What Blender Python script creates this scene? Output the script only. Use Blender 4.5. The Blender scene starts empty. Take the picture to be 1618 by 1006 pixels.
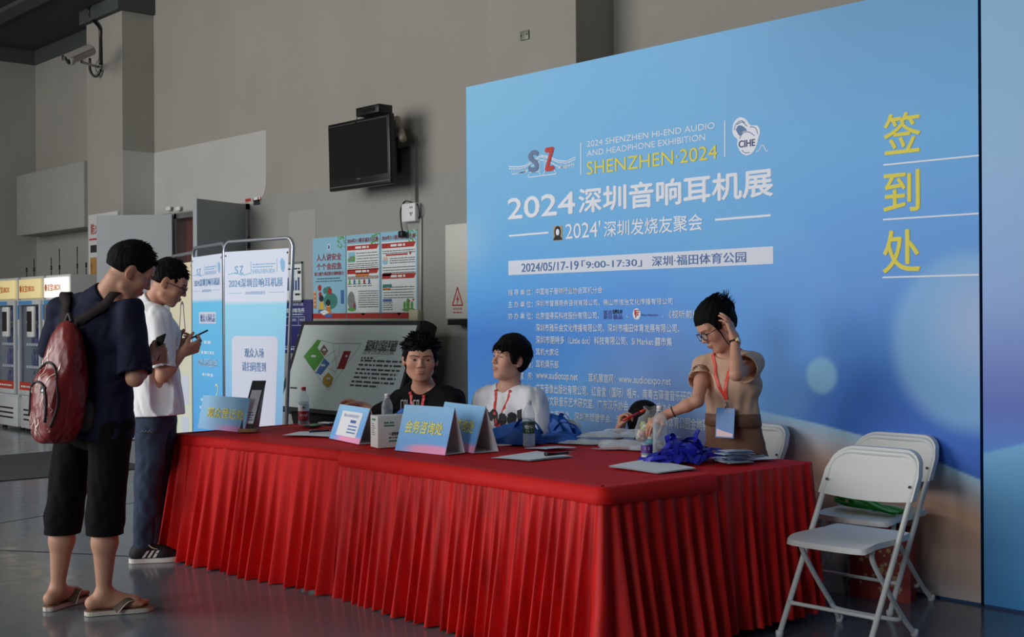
import bpy, bmesh, math, random, time
import numpy as np
from mathutils import Matrix, Vector
T0 = time.time()
SC = bpy.context.scene
COL = SC.collection
PI = math.pi

# ------------------------------------------------------------------ camera
IMG_W, IMG_H, FPX, EYE = 1618, 1006, 2000.0, 1.40
CR = np.array([[0.66551106, 0.74636456, -0.00591360],
               [0.00281275, 0.00541502, 0.99998138],
               [-0.74638269, 0.66551531, -0.00150442]])      # rows: right, up, forward
CC = np.array([0.0, 0.0, EYE])
cam_data = bpy.data.cameras.new('camera')
cam_data.sensor_fit = 'HORIZONTAL'; cam_data.sensor_width = 36.0
cam_data.lens = FPX / IMG_W * 36.0
cam_data.clip_end = 200
cam = bpy.data.objects.new('camera', cam_data); COL.objects.link(cam)
cam.matrix_world = Matrix(((CR[0][0], CR[1][0], -CR[2][0], 0), (CR[0][1], CR[1][1], -CR[2][1], 0),
                           (CR[0][2], CR[1][2], -CR[2][2], EYE), (0, 0, 0, 1)))
SC.camera = cam

# ------------------------------------------------------------------ light and exposure
SC.view_settings.view_transform = 'Standard'; SC.view_settings.look = 'None'
SC.view_settings.gamma = 1; SC.view_settings.use_curve_mapping = False
SC.view_settings.exposure = -0.90
w = bpy.data.worlds.new('World'); SC.world = w; w.use_nodes = True
w.node_tree.nodes['Background'].inputs[0].default_value = (0.62, 0.72, 0.85, 1)
w.node_tree.nodes['Background'].inputs[1].default_value = 0.085
def area(name, loc, target, sx, sy, power, color):
    l = bpy.data.lights.new(name, 'AREA'); l.shape = 'RECTANGLE'; l.size = sx; l.size_y = sy
    l.energy = power; l.color = color
    o = bpy.data.objects.new(name, l); COL.objects.link(o); o.location = loc
    o.rotation_euler = (Vector(target) - Vector(loc)).to_track_quat('-Z', 'Y').to_euler()
    return o
# daylight from the glazed entrance behind the camera, on its left
area('entrance_daylight', (-11.0, -5.5, 3.6), (-6.5, 6.0, 1.2), 7.5, 5.0, 1550, (1.0, 0.985, 0.97))
area('frontal_fill', (-1.5, -8.5, 4.0), (-3.2, 5.6, 0.8), 5.0, 4.5, 800, (0.93, 0.97, 1.0))  # added fill lamp brightening chairs and display wall from the front

# ------------------------------------------------------------------ helpers: where things stand
def ray(px, py):
    return CR.T @ np.array([(px - IMG_W / 2) / FPX, -(py - IMG_H / 2) / FPX, 1.0])
def onY(px, py, Y): d = ray(px, py); return CC + d * (Y / d[1])
def onZ(px, py, Z): d = ray(px, py); return CC + d * ((Z - EYE) / d[2])
def atD(px, py, D): return CC + ray(px, py) * D
def V(*a): return np.array(a, float)
def nrm(v): v = np.asarray(v, float); return v / (np.linalg.norm(v) + 1e-12)

# ------------------------------------------------------------------ materials
def lin(c):
    c = np.asarray(c, float) / 255.0
    return np.where(c <= 0.04045, c / 12.92, ((c + 0.055) / 1.055) ** 2.4)
MATS = {}
def mat(name, rgb=(128, 128, 128), rough=0.6, metal=0.0, noise=0.0, nscale=4.0, bump=0.0, bscale=40.0, sheen=0.0, coat=0.0,
        trans=0.0, ior=1.45, emit=None, estr=1.0, attr=None, spec=0.5, stretch=(1, 1, 1), bdist=0.01):
    if name in MATS: return MATS[name]
    m = bpy.data.materials.new(name); m.use_nodes = True; nt = m.node_tree; N = nt.nodes; L = nt.links
    b = N['Principled BSDF']
    c = lin(rgb); b.inputs['Base Color'].default_value = (*c, 1)
    b.inputs['Roughness'].default_value = rough; b.inputs['Metallic'].default_value = metal
    b.inputs['Specular IOR Level'].default_value = spec
    if sheen: b.inputs['Sheen Weight'].default_value = sheen; b.inputs['Sheen Roughness'].default_value = 0.4
    if sheen: b.inputs['Sheen Tint'].default_value = (*c, 1)
    if coat: b.inputs['Coat Weight'].default_value = coat; b.inputs['Coat Roughness'].default_value = 0.08
    if trans: b.inputs['Transmission Weight'].default_value = trans; b.inputs['IOR'].default_value = ior
    if emit is not None:
        b.inputs['Emission Color'].default_value = (*lin(emit), 1); b.inputs['Emission Strength'].default_value = estr
    src = None
    if attr:
        a = N.new('ShaderNodeVertexColor'); a.layer_name = attr; src = a.outputs['Color']
        L.new(src, b.inputs['Base Color'])
    tc = None
    if noise or bump:
        tc = N.new('ShaderNodeTexCoord'); mp = N.new('ShaderNodeMapping'); mp.inputs['Scale'].default_value = stretch
        L.new(tc.outputs['Object'], mp.inputs['Vector'])
    if noise:
        n = N.new('ShaderNodeTexNoise'); n.inputs['Scale'].default_value = nscale; n.inputs['Detail'].default_value = 5
        L.new(mp.outputs[0], n.inputs['Vector'])
        mr = N.new('ShaderNodeMapRange'); mr.inputs[1].default_value = 0.3; mr.inputs[2].default_value = 0.7
        mr.inputs[3].default_value = 1 - noise; mr.inputs[4].default_value = 1 + noise
        L.new(n.outputs['Fac'], mr.inputs[0])
        mx = N.new('ShaderNodeVectorMath'); mx.operation = 'SCALE'
        if src: L.new(src, mx.inputs[0])
        else: mx.inputs[0].default_value = c
        L.new(mr.outputs[0], mx.inputs['Scale']); L.new(mx.outputs[0], b.inputs['Base Color'])
    if bump:
        n2 = N.new('ShaderNodeTexNoise'); n2.inputs['Scale'].default_value = bscale; n2.inputs['Detail'].default_value = 4
        L.new(mp.outputs[0], n2.inputs['Vector'])
        bp = N.new('ShaderNodeBump'); bp.inputs['Strength'].default_value = bump; bp.inputs['Distance'].default_value = bdist
        L.new(n2.outputs['Fac'], bp.inputs['Height']); L.new(bp.outputs[0], b.inputs['Normal'])
    MATS[name] = m
    return m
def clear_plastic(name, tint=(235, 240, 245), rough=0.08, alpha=0.25, edge=0.55):
    """thin clear film: mostly see-through, with a gloss"""
    if name in MATS: return MATS[name]
    m = bpy.data.materials.new(name); m.use_nodes = True; nt = m.node_tree; N = nt.nodes; L = nt.links
    N.clear()
    out = N.new('ShaderNodeOutputMaterial'); mix = N.new('ShaderNodeMixShader'); tr = N.new('ShaderNodeBsdfTransparent')
    pr = N.new('ShaderNodeBsdfPrincipled'); lw = N.new('ShaderNodeLayerWeight'); lw.inputs['Blend'].default_value = 0.35
    mr = N.new('ShaderNodeMapRange'); mr.inputs[3].default_value = alpha; mr.inputs[4].default_value = min(1, alpha + edge)
    tr.inputs[0].default_value = (0.95, 0.97, 0.98, 1)
    pr.inputs['Base Color'].default_value = (*lin(tint), 1); pr.inputs['Roughness'].default_value = rough
    L.new(lw.outputs['Facing'], mr.inputs[0]); L.new(mr.outputs[0], mix.inputs[0])
    L.new(tr.outputs[0], mix.inputs[1]); L.new(pr.outputs[0], mix.inputs[2]); L.new(mix.outputs[0], out.inputs[0])
    MATS[name] = m
    return m

# ------------------------------------------------------------------ mesh building
class MB:
    """collects shapes, then becomes ONE mesh object"""
    def __init__(s): s.v = []; s.f = []; s.mi = []; s.n = 0; s.sm = []
    def add(s, v, f, mi=0, smooth=False):
        v = np.asarray(v, float).reshape(-1, 3); s.v.append(v)
        for q in f: s.f.append(tuple(int(i) + s.n for i in q)); s.mi.append(mi); s.sm.append(smooth)
        s.n += len(v); return s
    def box(s, lo, hi, mi=0, bev=0.0, xf=None, seg=2):
        lo = np.minimum(lo, hi).astype(float) if True else lo
        hi = np.maximum(np.asarray(lo), np.asarray(hi)).astype(float)
        if bev:
            bm = bmesh.new(); bmesh.ops.create_cube(bm, size=1)
            c = (lo + hi) / 2; d = hi - lo
            for v in bm.verts: v.co = Vector(c + np.array(v.co) * d)
            bmesh.ops.bevel(bm, geom=list(bm.edges), offset=min(bev, min(d) * 0.49), segments=seg, profile=0.5, affect='EDGES')
            vs = np.array([v.co[:] for v in bm.verts]); bm.verts.index_update()
            fs = [[v.index for v in f.verts] for f in bm.faces]; bm.free()
        else:
            x0, y0, z0 = lo; x1, y1, z1 = hi
            vs = np.array([(x0, y0, z0), (x1, y0, z0), (x1, y1, z0), (x0, y1, z0), (x0, y0, z1), (x1, y0, z1), (x1, y1, z1), (x0, y1, z1)])
            fs = [(0, 3, 2, 1), (4, 5, 6, 7), (0, 1, 5, 4), (1, 2, 6, 5), (2, 3, 7, 6), (3, 0, 4, 7)]
        if xf is not None: vs = xf(vs)
        return s.add(vs, fs, mi, bool(bev))
    def tube(s, pts, r, n=10, mi=0, closed=False, caps=True):
        P = np.asarray(pts, float); m = len(P)
        R = np.full(m, r, float) if np.isscalar(r) else np.asarray(r, float)
        if closed: T = np.roll(P, -1, 0) - np.roll(P, 1, 0)
        else: T = np.gradient(P, axis=0)
        T /= (np.linalg.norm(T, axis=1, keepdims=True) + 1e-12)
        u = np.cross(T[0], (0, 0, 1.0))
        if np.linalg.norm(u) < 1e-3: u = np.cross(T[0], (1.0, 0, 0))
        u = nrm(u); vs = []
        for i in range(m):
            u = nrm(u - T[i] * np.dot(u, T[i])); w_ = np.cross(T[i], u)
            a = np.arange(n) * 2 * PI / n
            vs.append(P[i] + R[i] * (np.cos(a)[:, None] * u + np.sin(a)[:, None] * w_))
        vs = np.concatenate(vs); fs = []
        for i in range(m if closed else m - 1):
            j = (i + 1) % m
            for k in range(n):
                k2 = (k + 1) % n; fs.append((i * n + k, i * n + k2, j * n + k2, j * n + k))
        if caps and not closed:
            fs.append(tuple(range(n - 1, -1, -1))); fs.append(tuple((m - 1) * n + k for k in range(n)))
        return s.add(vs, fs, mi, True)
    def lathe(s, prof, c=(0, 0, 0), n=24, mi=0, axis=None, cap=True):
        prof = np.asarray(prof, float); a = np.arange(n) * 2 * PI / n; vs = []
        for r, z in prof: vs.append(np.stack([r * np.cos(a), r * np.sin(a), np.full(n, z)], 1))
        vs = np.concatenate(vs); m = len(prof); fs = []
        for i in range(m - 1):
            for k in range(n):
                k2 = (k + 1) % n; fs.append((i * n + k, i * n + k2, (i + 1) * n + k2, (i + 1) * n + k))
        if cap:
            fs.append(tuple(range(n - 1, -1, -1))); fs.append(tuple((m - 1) * n + k for k in range(n)))
        if axis is not None:
            w_ = nrm(axis); u = np.cross(w_, (0, 0, 1.0)) if abs(w_[2]) < 0.95 else np.cross(w_, (1.0, 0, 0)); u = nrm(u); q = np.cross(w_, u)
            vs = vs[:, :1] * u + vs[:, 1:2] * q + vs[:, 2:3] * w_
        return s.add(vs + np.asarray(c, float), fs, mi, True)
    def grid(s, P, mi=0, smooth=True, closed_u=False):
        P = np.asarray(P, float); a, b = P.shape[:2]; fs = []
        for i in range(a - (0 if closed_u else 1)):
            for j in range(b - 1):
                i2 = (i + 1) % a; fs.append((i * b + j, i2 * b + j, i2 * b + j + 1, i * b + j + 1))
        return s.add(P.reshape(-1, 3), fs, mi, smooth)
    def prism(s, poly, d, mi=0):
        """polygon of 3-D points swept by the vector d"""
        P = np.asarray(poly, float); n = len(P); Q = P + np.asarray(d, float)
        fs = [tuple(range(n - 1, -1, -1)), tuple(range(n, 2 * n))] + [(i, (i + 1) % n, n + (i + 1) % n, n + i) for i in range(n)]
        return s.add(np.concatenate([P, Q]), fs, mi)
    def poly(s, P, mi=0): P = np.asarray(P, float); return s.add(P, [tuple(range(len(P)))], mi)
    def xform(s, fn): s.v = [fn(np.concatenate(s.v))]; return s
    def build(s, name, mats, parent=None, sub=None, col=None):
        me = bpy.data.meshes.new(name)
        v = np.concatenate(s.v) if s.v else np.zeros((0, 3))
        me.from_pydata(v.tolist(), [], s.f)
        for m in (mats if isinstance(mats, (list, tuple)) else [mats]): me.materials.append(m)
        me.polygons.foreach_set('material_index', s.mi); me.polygons.foreach_set('use_smooth', s.sm)
        if col is not None:
            at = me.color_attributes.new('Col', 'FLOAT_COLOR', 'POINT')
            at.data.foreach_set('color', np.concatenate([col, np.ones((len(col), 1))], 1).astype(np.float32).ravel())
        me.update()
        o = bpy.data.objects.new(name, me); COL.objects.link(o)
        if sub:
            md = o.modifiers.new('sub', 'SUBSURF'); md.levels = sub; md.render_levels = sub
        if parent is not None: o.parent = parent
        return o
def tag(o, label=None, cat=None, group=None, kind=None):
    if label: o['label'] = label
    if cat: o['category'] = cat
    if group: o['group'] = group
    if kind: o['kind'] = kind
    return o
def thing(name, label, cat, loc=(0, 0, 0), rotz=0.0, group=None):
    o = bpy.data.objects.new(name, None); COL.objects.link(o); o.empty_display_size = 0.1
    o.location = loc; o.rotation_euler = (0, 0, rotz)
    return tag(o, label, cat, group)
def struct(name, mb, m, parent=None):
    o = mb.build(name, m, parent)
    if parent is None: o['kind'] = 'structure'
    return o
def dup(root, loc, rotz=0.0, label=None, group=None):
    r = root.copy(); COL.objects.link(r); r.location = loc; r.rotation_euler = (0, 0, rotz)
    if label: r['label'] = label
    if group: r['group'] = group
    for ch in list(root.children):
        c = ch.copy(); COL.objects.link(c); c.parent = r
        for g in list(ch.children):
            d = g.copy(); COL.objects.link(d); d.parent = c
    return r
def arc(c, r, a0, a1, n, u, w_):
    c = np.asarray(c, float); u = np.asarray(u, float); w_ = np.asarray(w_, float)
    return [c + r * (math.cos(a) * u + math.sin(a) * w_) for a in np.linspace(a0, a1, n)]
def spline(pts, n=40):
    """Catmull-Rom through points"""
    P = np.asarray(pts, float); P = np.concatenate([[2 * P[0] - P[1]], P, [2 * P[-1] - P[-2]]]); out = []
    m = len(P) - 3
    for t in np.linspace(0, m - 1e-6, n):
        i = int(t); f = t - i; p0, p1, p2, p3 = P[i:i + 4]
        out.append(0.5 * (2 * p1 + (p2 - p0) * f + (2 * p0 - 5 * p1 + 4 * p2 - p3) * f * f + (3 * p1 - p0 - 3 * p2 + p3) * f ** 3))
    return np.array(out)

# ------------------------------------------------------------------ lettering
_TX = {}
def text_raw(t, bold=0.0):
    k = (t, bold)
    if k in _TX: return _TX[k]
    cu = bpy.data.curves.new('t', 'FONT'); cu.body = t; cu.size = 1; cu.offset = bold; cu.resolution_u = 3
    o = bpy.data.objects.new('t', cu)
    me = bpy.data.meshes.new_from_object(o)
    v = np.zeros(len(me.vertices) * 3); me.vertices.foreach_get('co', v); v = v.reshape(-1, 3)[:, :2]
    f = [tuple(p.vertices) for p in me.polygons]
    bpy.data.objects.remove(o); bpy.data.curves.remove(cu); bpy.data.meshes.remove(me)
    _TX[k] = (v, f); return _TX[k]
def text(mb, t, o, ux, uz, w=None, h=None, mi=0, bold=0.0, shear=0.0, align='l'):
    """flat lettering: left-bottom o, along ux, up uz; ink box w wide and h high"""
    v, f = text_raw(t)
    if len(v) == 0: return
    lo = v.min(0); hi = v.max(0); d = np.maximum(hi - lo, 1e-6); q = (v - lo) / d
    if w is None: w = h * d[0] / d[1]
    if h is None: h = w * d[1] / d[0]
    if align == 'c': o = np.asarray(o) - np.asarray(ux) * w / 2
    if bold:
        b = bold * min(h, 0.25)
        nn = nrm(np.cross(ux, uz)) * 0.00035
        for k, (dx, dz) in enumerate(((b, 0), (-b, 0), (0, b * 0.7), (0, -b * 0.7))):
            text(mb, t, np.asarray(o, float) + nn * (k + 1) + dx * np.asarray(ux, float) + dz * np.asarray(uz, float), ux, uz, w, h, mi, 0.0, shear)
    P = np.asarray(o, float) + (q[:, :1] * w + q[:, 1:] * h * shear) * np.asarray(ux, float) + q[:, 1:] * h * np.asarray(uz, float)
    mb.add(P, f, mi)
# ================================================================== THE SETTING
YB, YW, YP = 5.714, 6.856, 6.46           # display wall, back wall, pillar fronts
M_WALL = mat('wall_plaster', (153, 150, 141), 0.85, noise=0.05, nscale=1.3, bump=0.05, bscale=60)
M_WALLLOW = mat('wall_plaster_lower', (150, 150, 145), 0.85, noise=0.04, nscale=1.6, bump=0.05, bscale=60)
M_PATCH = mat('wall_repaint', (182, 180, 175), 0.8, noise=0.03, nscale=3)
M_PILLSIDE = M_WALL
M_DARKCEIL = mat('ceiling_grey', (56, 60, 58), 0.9, noise=0.1, nscale=30)
M_CEILRIB = mat('ceiling_rib_grey', (74, 80, 78), 0.7)
M_BEAM = mat('beam_grey', (66, 72, 70), 0.85)
M_DOOR = mat('door_grey_paint', (150, 157, 160), 0.5, noise=0.02, nscale=5)
M_STEEL = mat('brushed_steel', (170, 172, 172), 0.35, metal=0.9)
M_DARKSTEEL = mat('dark_steel', (60, 60, 60), 0.45, metal=0.6)
M_BLACKPL = mat('black_plastic', (18, 18, 19), 0.35)
M_BLACKMATT = mat('black_matt', (22, 22, 23), 0.8)
M_WHITEPL = mat('white_plastic', (225, 227, 225), 0.4)
M_WHITEPAINT = mat('white_paint', (232, 232, 228), 0.35)
M_PAPER = mat('white_paper', (232, 236, 240), 0.7)
M_REDINK = mat('red_ink', (178, 40, 38), 0.7)
M_BLACKINK = mat('black_ink', (35, 36, 40), 0.7)
M_WHITEINK = mat('white_ink', (235, 236, 240), 0.6)

# floor: grey epoxy, glossy
def floor_mat():
    m = bpy.data.materials.new('epoxy_floor'); m.use_nodes = True; nt = m.node_tree; N = nt.nodes; L = nt.links
    b = N['Principled BSDF']; tc = N.new('ShaderNodeTexCoord')
    n1 = N.new('ShaderNodeTexNoise'); n1.inputs['Scale'].default_value = 0.8; n1.inputs['Detail'].default_value = 6
    n2 = N.new('ShaderNodeTexNoise'); n2.inputs['Scale'].default_value = 9; n2.inputs['Detail'].default_value = 6
    L.new(tc.outputs['Object'], n1.inputs['Vector']); L.new(tc.outputs['Object'], n2.inputs['Vector'])
    cr = N.new('ShaderNodeValToRGB'); cr.color_ramp.elements[0].position = 0.3; cr.color_ramp.elements[1].position = 0.7
    cr.color_ramp.elements[0].color = (*lin((86, 94, 102)), 1); cr.color_ramp.elements[1].color = (*lin((104, 112, 118)), 1)
    L.new(n1.outputs['Fac'], cr.inputs[0]); L.new(cr.outputs[0], b.inputs['Base Color'])
    mr = N.new('ShaderNodeMapRange'); mr.inputs[1].default_value = 0.3; mr.inputs[2].default_value = 0.75
    mr.inputs[3].default_value = 0.10; mr.inputs[4].default_value = 0.24
    L.new(n2.outputs['Fac'], mr.inputs[0]); L.new(mr.outputs[0], b.inputs['Roughness'])
    n3 = N.new('ShaderNodeTexNoise'); n3.inputs['Scale'].default_value = 5; n3.inputs['Detail'].default_value = 2
    L.new(tc.outputs['Object'], n3.inputs['Vector'])
    bp = N.new('ShaderNodeBump'); bp.inputs['Strength'].default_value = 0.08; bp.inputs['Distance'].default_value = 0.01
    L.new(n3.outputs['Fac'], bp.inputs['Height']); L.new(bp.outputs[0], b.inputs['Normal'])
    b.inputs['Specular IOR Level'].default_value = 0.5
    return m
fl = struct('floor', MB().box((-18.2, -8, -0.1), (5, 7.2, 0)), floor_mat())
M_FLOORLINE = mat('floor_line', (52, 55, 58), 0.7)  # thin dark lines across the floor
jb = MB()
for pl in ([(0, 869), (100, 873), (215, 879), (330, 884)], [(0, 826), (120, 806), (240, 790)]):
    pts = [onZ(*p, 0.0008) for p in pl]
    for a, b_ in zip(pts[:-1], pts[1:]):
        n_ = nrm(np.cross(b_ - a, (0, 0, 1))) * (0.012 if pl[0][1] > 850 else 0.008)
        jb.poly([a - n_, b_ - n_, b_ + n_, a + n_][::-1])
struct('floor_line', jb, M_FLOORLINE, fl)

# back wall with the doorway
DX0, DX1, DZ = -13.52, -11.85, 2.61
wb = MB()
ZL = 2.66
for x0, x1, z0, z1, k in ((-18.0, DX0, 0, ZL, 1), (-18.0, DX0, ZL, 8, 0), (DX0, DX1, DZ, ZL, 1), (DX0, DX1, ZL, 8, 0), (DX1, 4.5, 0, ZL, 1), (DX1, 4.5, ZL, 8, 0)):
    wb.box((x0, YW, z0), (x1, YW + 0.2, z1), k)
wall_back = struct('wall_back', wb, [M_WALL, M_WALLLOW])
# repainted patch above the door (rounded corner)
pa = onY(243, 241.7, YW); pb = onY(421, 205.3, YW); pc = onY(421, 300, YW)
pts = [(pa[0], pa[2]), (pa[0], DZ + 0.02), (DX1, DZ + 0.02), (-11.9, 2.60)] + [(pc[0] - 0.22 + 0.22 * math.cos(a), pc[2] + 0.1 + 0.22 * math.sin(a)) for a in np.linspace(-PI / 2, 0, 8)] + [(pb[0], pb[2])]
struct('paint_patch', MB().prism([(x, YW - 0.003, z) for x, z in pts], (0, 0.002, 0)), M_PATCH, wall_back)
q0 = onY(456, 335, YW); q1 = onY(499, 330, YW); q2 = onY(456, 520, YW)
struct('paint_patch', MB().prism([(q0[0], YW - 0.003, q0[2]), (q0[0], YW - 0.003, 1.0), (q1[0], YW - 0.003, 1.0), (q1[0], YW - 0.003, q0[2])], (0, 0.002, 0)), mat('wall_repaint_pale', (163, 161, 157), 0.8), wall_back)
struct('wall_left', MB().box((-18.2, -8, 0), (-17.72, YW, 8)), M_WALL)
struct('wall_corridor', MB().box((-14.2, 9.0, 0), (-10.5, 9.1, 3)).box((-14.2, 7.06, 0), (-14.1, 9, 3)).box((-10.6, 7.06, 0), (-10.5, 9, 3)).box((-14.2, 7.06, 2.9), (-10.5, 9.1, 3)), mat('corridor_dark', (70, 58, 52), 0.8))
struct('ceiling', MB().box((-18.2, -8, 8), (5, 7.2, 8.15)), M_WALL)
# pillars
p1l, p1r = onY(137, 100, YP)[0], onY(243, 100, YW)[0]
p2l, p2r = onY(770, 100, YP)[0], onY(910, 50, YP)[0]
pil = struct('pillar_1', MB().box((p1l, YP, 0), (p1r, YW - 0.001, 8)), M_WALL)
struct('paint_patch', MB().box((p1r, YP + 0.001, 2.4), (p1r + 0.002, YW - 0.001, pa[2])), M_PATCH, pil)
struct('pillar_2', MB().box((p2l, YP, 0), (p2r, YW - 0.001, 8)), M_WALL)
# lowered ceiling with ribs over the vending corner, and its edge beams
ZC = onY(57, 80, YW)[2]; ZS = onY(57, 103, YW)[2]
bx = p1r + 0.05
bz0 = onY(189, 18, YP)[2]
sb = MB().box((-17.72, 2.0, ZC), (p1r - 0.25, YW, ZC + 0.12))
soffit = struct('ceiling_soffit', sb, M_DARKCEIL)
for yy in (5.6, 4.6, 3.4):
    struct('ceiling_rib', MB().box((-17.72, yy, ZC - 0.05), (p1r - 0.25, yy + 0.22, ZC - 0.001)), M_CEILRIB, soffit)
struct('beam_1', MB().box((-17.7, YW - 0.02, ZS), (p1l, YW - 0.001, ZC - 0.001)).box((-17.72, 2, ZS), (-17.70, YW - 0.02, ZC - 0.001)), M_BEAM)
struct('beam_2', MB().box((p1l - 0.05, YP - 0.07, bz0), (bx, YW - 0.001, bz0 + 0.9), bev=0.0), M_BEAM)
# boxed-in duct hung on the back wall
d0 = onY(26, 278, 6.5); d1 = onY(132, 256, 6.5); d2 = onY(26, 373, 6.5)
dk = MB().box((d0[0], 6.5, d2[2]), (d1[0], YW - 0.001, d0[2]), bev=0.01)
duct = struct('bulkhead', dk, M_WALLLOW)
duct['kind'] = 'structure'
pp = MB(); px_ = d1[0] + 0.06
pp.tube([(px_ - 0.02, 6.62, d0[2] + 0.02), (px_, 6.55, d0[2] - 0.05), (px_, 6.55, d2[2] + 0.06), (px_ + 0.03, 6.62, d2[2] + 0.01)], 0.022, 10)
tag(pp.build('drain_pipe', mat('pipe_grey', (150, 150, 145), 0.5)), 'thin grey pipe between the boxed duct and the tall pillar', 'pipe')

# the double door
dr = thing('door_1', None, None, (0, 0, 0)); dr['kind'] = 'structure'
def leaf(a, b_, name, parent, m):
    a = np.array(a); b_ = np.array(b_); u = nrm(b_ - a); n_ = np.array([-u[1], u[0]]) * 0.025
    mb = MB(); mb.prism([(*(a - n_), 0.01), (*(b_ - n_), 0.01), (*(b_ + n_), 0.01), (*(a + n_), 0.01)], (0, 0, DZ - 0.02))
    return mb.build(name, m, parent)
lf = leaf((-13.50, 6.80), (-14.16, 6.19), 'door_leaf', dr, M_DOOR)
rf = leaf((-11.86, 6.79), (-11.57, 6.07), 'door_leaf', dr, M_DOOR)
fr = MB().box((DX0, YW - 0.03, 0), (DX0 + 0.06, YW + 0.2, DZ)).box((DX1 - 0.06, YW - 0.03, 0), (DX1, YW + 0.2, DZ)).box((DX0, YW - 0.03, DZ - 0.06), (DX1, YW + 0.2, DZ))
fr.build('door_frame', M_STEEL, dr)
MB().box((DX0 + 0.06, YW + 0.1, 0), (DX0 + 0.34, YW + 0.15, DZ - 0.06)).build('side_panel', mat('door_red_wood', (92, 52, 46), 0.6), dr)
cl = MB(); cl.box((-11.95, 6.50, 2.47), (-11.87, 6.74, 2.53), bev=0.01); cl.build('door_closer', M_STEEL, dr)
for z in (0.4, 1.3, 2.2):
    MB().lathe([(0.012, -0.06), (0.012, 0.06)], (-11.84, 6.83, z), 10).build('hinge', M_DARKSTEEL, dr)
for px in (268, 283):
    p = onY(px, 329, YW - 0.03)
    MB().box((p[0] - 0.05, YW - 0.06, p[2] - 0.03), (p[0] + 0.05, YW - 0.03, p[2] + 0.02), bev=0.01).build('door_holder', M_WHITEPL, dr)

# ================================================================== DISPLAY WALL (printed, joined panels)
K_ART = 1.62
def artcol(c):
    v = lin(c) * K_ART
    return v * min(1.0, 0.88 / v.max())
def pxw(px, py): p = onY(px, py, YB); return p[0], p[2]
BX0, BX1, BZ1 = pxw(736.5, 138)[0], -3.033, 3.02
def smooth(a, b, x): t = np.clip((x - a) / (b - a), 0, 1); return t * t * (3 - 2 * t)
def ramp(z, stops):
    zs = [s[0] for s in stops]; cs = np.array([artcol(s[1]) for s in stops])
    return np.stack([np.interp(z, zs, cs[:, i]) for i in range(3)], -1)
def art(x, z):
    u = (x - BX0) / (BX1 - BX0)
    L_ = ramp(z, [(0, (70, 120, 175)), (0.55, (80, 128, 178)), (0.75, (60, 122, 178)), (1.0, (46, 108, 180)), (1.25, (38, 102, 178)), (1.6, (68, 140, 198)), (2.1, (96, 160, 203)), (3.0, (112, 167, 200))])
    C_ = ramp(z, [(0, (110, 120, 165)), (0.55, (105, 118, 165)), (0.72, (84, 146, 196)), (1.0, (68, 138, 196)), (1.25, (56, 120, 188)), (1.5, (62, 126, 194)), (1.85, (86, 152, 202)), (2.3, (96, 158, 202)), (3.0, (100, 156, 196))])
    R_ = ramp(z, [(0, (44, 92, 172)), (0.7, (40, 88, 172)), (0.95, (44, 96, 176)), (1.2, (60, 116, 188)), (1.55, (74, 128, 192)), (1.9, (78, 138, 196)), (2.3, (86, 150, 198)), (3.0, (86, 136, 176))])
    a = smooth(0.0, 0.45, u)[..., None]; b_ = smooth(0.5, 0.85, u)[..., None]
    c = (L_ * (1 - a) + C_ * a) * (1 - b_) + R_ * b_
    # pale glow at the left edge
    g = np.exp(-(((x - BX0 - 0.02) / 0.22) ** 2 + ((z - 1.93) / 0.2) ** 2))[..., None] * 0.45
    c = c * (1 - g) + artcol((150, 190, 215)) * g
    # soft disc at the right, small disc
    def disc(c, px, py, r, col, soft, amt):
        x0, z0 = pxw(px, py); d = np.sqrt((x - x0) ** 2 + (z - z0) ** 2)
        m = (1 - smooth(r - soft, r + soft, d))[..., None] * amt
        return c * (1 - m) + artcol(col) * m
    c = disc(c, 1183, 505, 0.62, (110, 172, 212), 0.05, 0.14)
    c = disc(c, 1536, 540, 0.43, (116, 165, 206), 0.06, 0.8)
    c = disc(c, 1556, 515, 0.22, (150, 160, 190), 0.18, 0.6)
    c = disc(c, 1298, 593, 0.095, (132, 188, 222), 0.02, 0.85)
    c = disc(c, 1040, 690, 0.55, (118, 122, 168), 0.4, 0.55)
    # sweeping wave
    wp = np.array([pxw(*p) for p in ((880, 672), (1000, 655), (1100, 640), (1200, 648), (1290, 668), (1380, 692), (1470, 724), (1549, 757), (1618, 790))])
    zw = np.interp(x, wp[:, 0], wp[:, 1])
    dz = zw - z
    xl = (x - pxw(1100, 640)[0])
    vis = smooth(-0.6, 0.5, xl)
    below = np.stack([np.interp(dz, [0, 0.05, 0.2, 0.5, 0.85, 1.2], [artcol(k)[i] for k in ((138, 180, 205), (150, 166, 180), (182, 146, 122), (180, 156, 142), (138, 160, 174), (112, 150, 176))]) for i in range(3)], -1)
    left = np.stack([np.interp(dz, [0, 0.15, 0.5, 1.2], [artcol(k)[i] for k in ((98, 150, 192), (122, 116, 160), (120, 120, 160), (90, 120, 165))]) for i in range(3)], -1)
    t = smooth(0.2, 1.0, xl)[..., None]
    bl = left * (1 - t) + below * t
    m = (smooth(-0.004, 0.008, dz) * vis)[..., None]
    c = c * (1 - m) + bl * m
    # blue bulb low on the print
    x0, z0 = pxw(1230, 905); d = np.sqrt(((x - x0) / 0.42) ** 2 + ((z - z0) / 0.55) ** 2)
    m = (1 - smooth(0.85, 1.0, d))[..., None] * 0.75
    return c * (1 - m) + artcol((92, 140, 178)) * m
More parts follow.
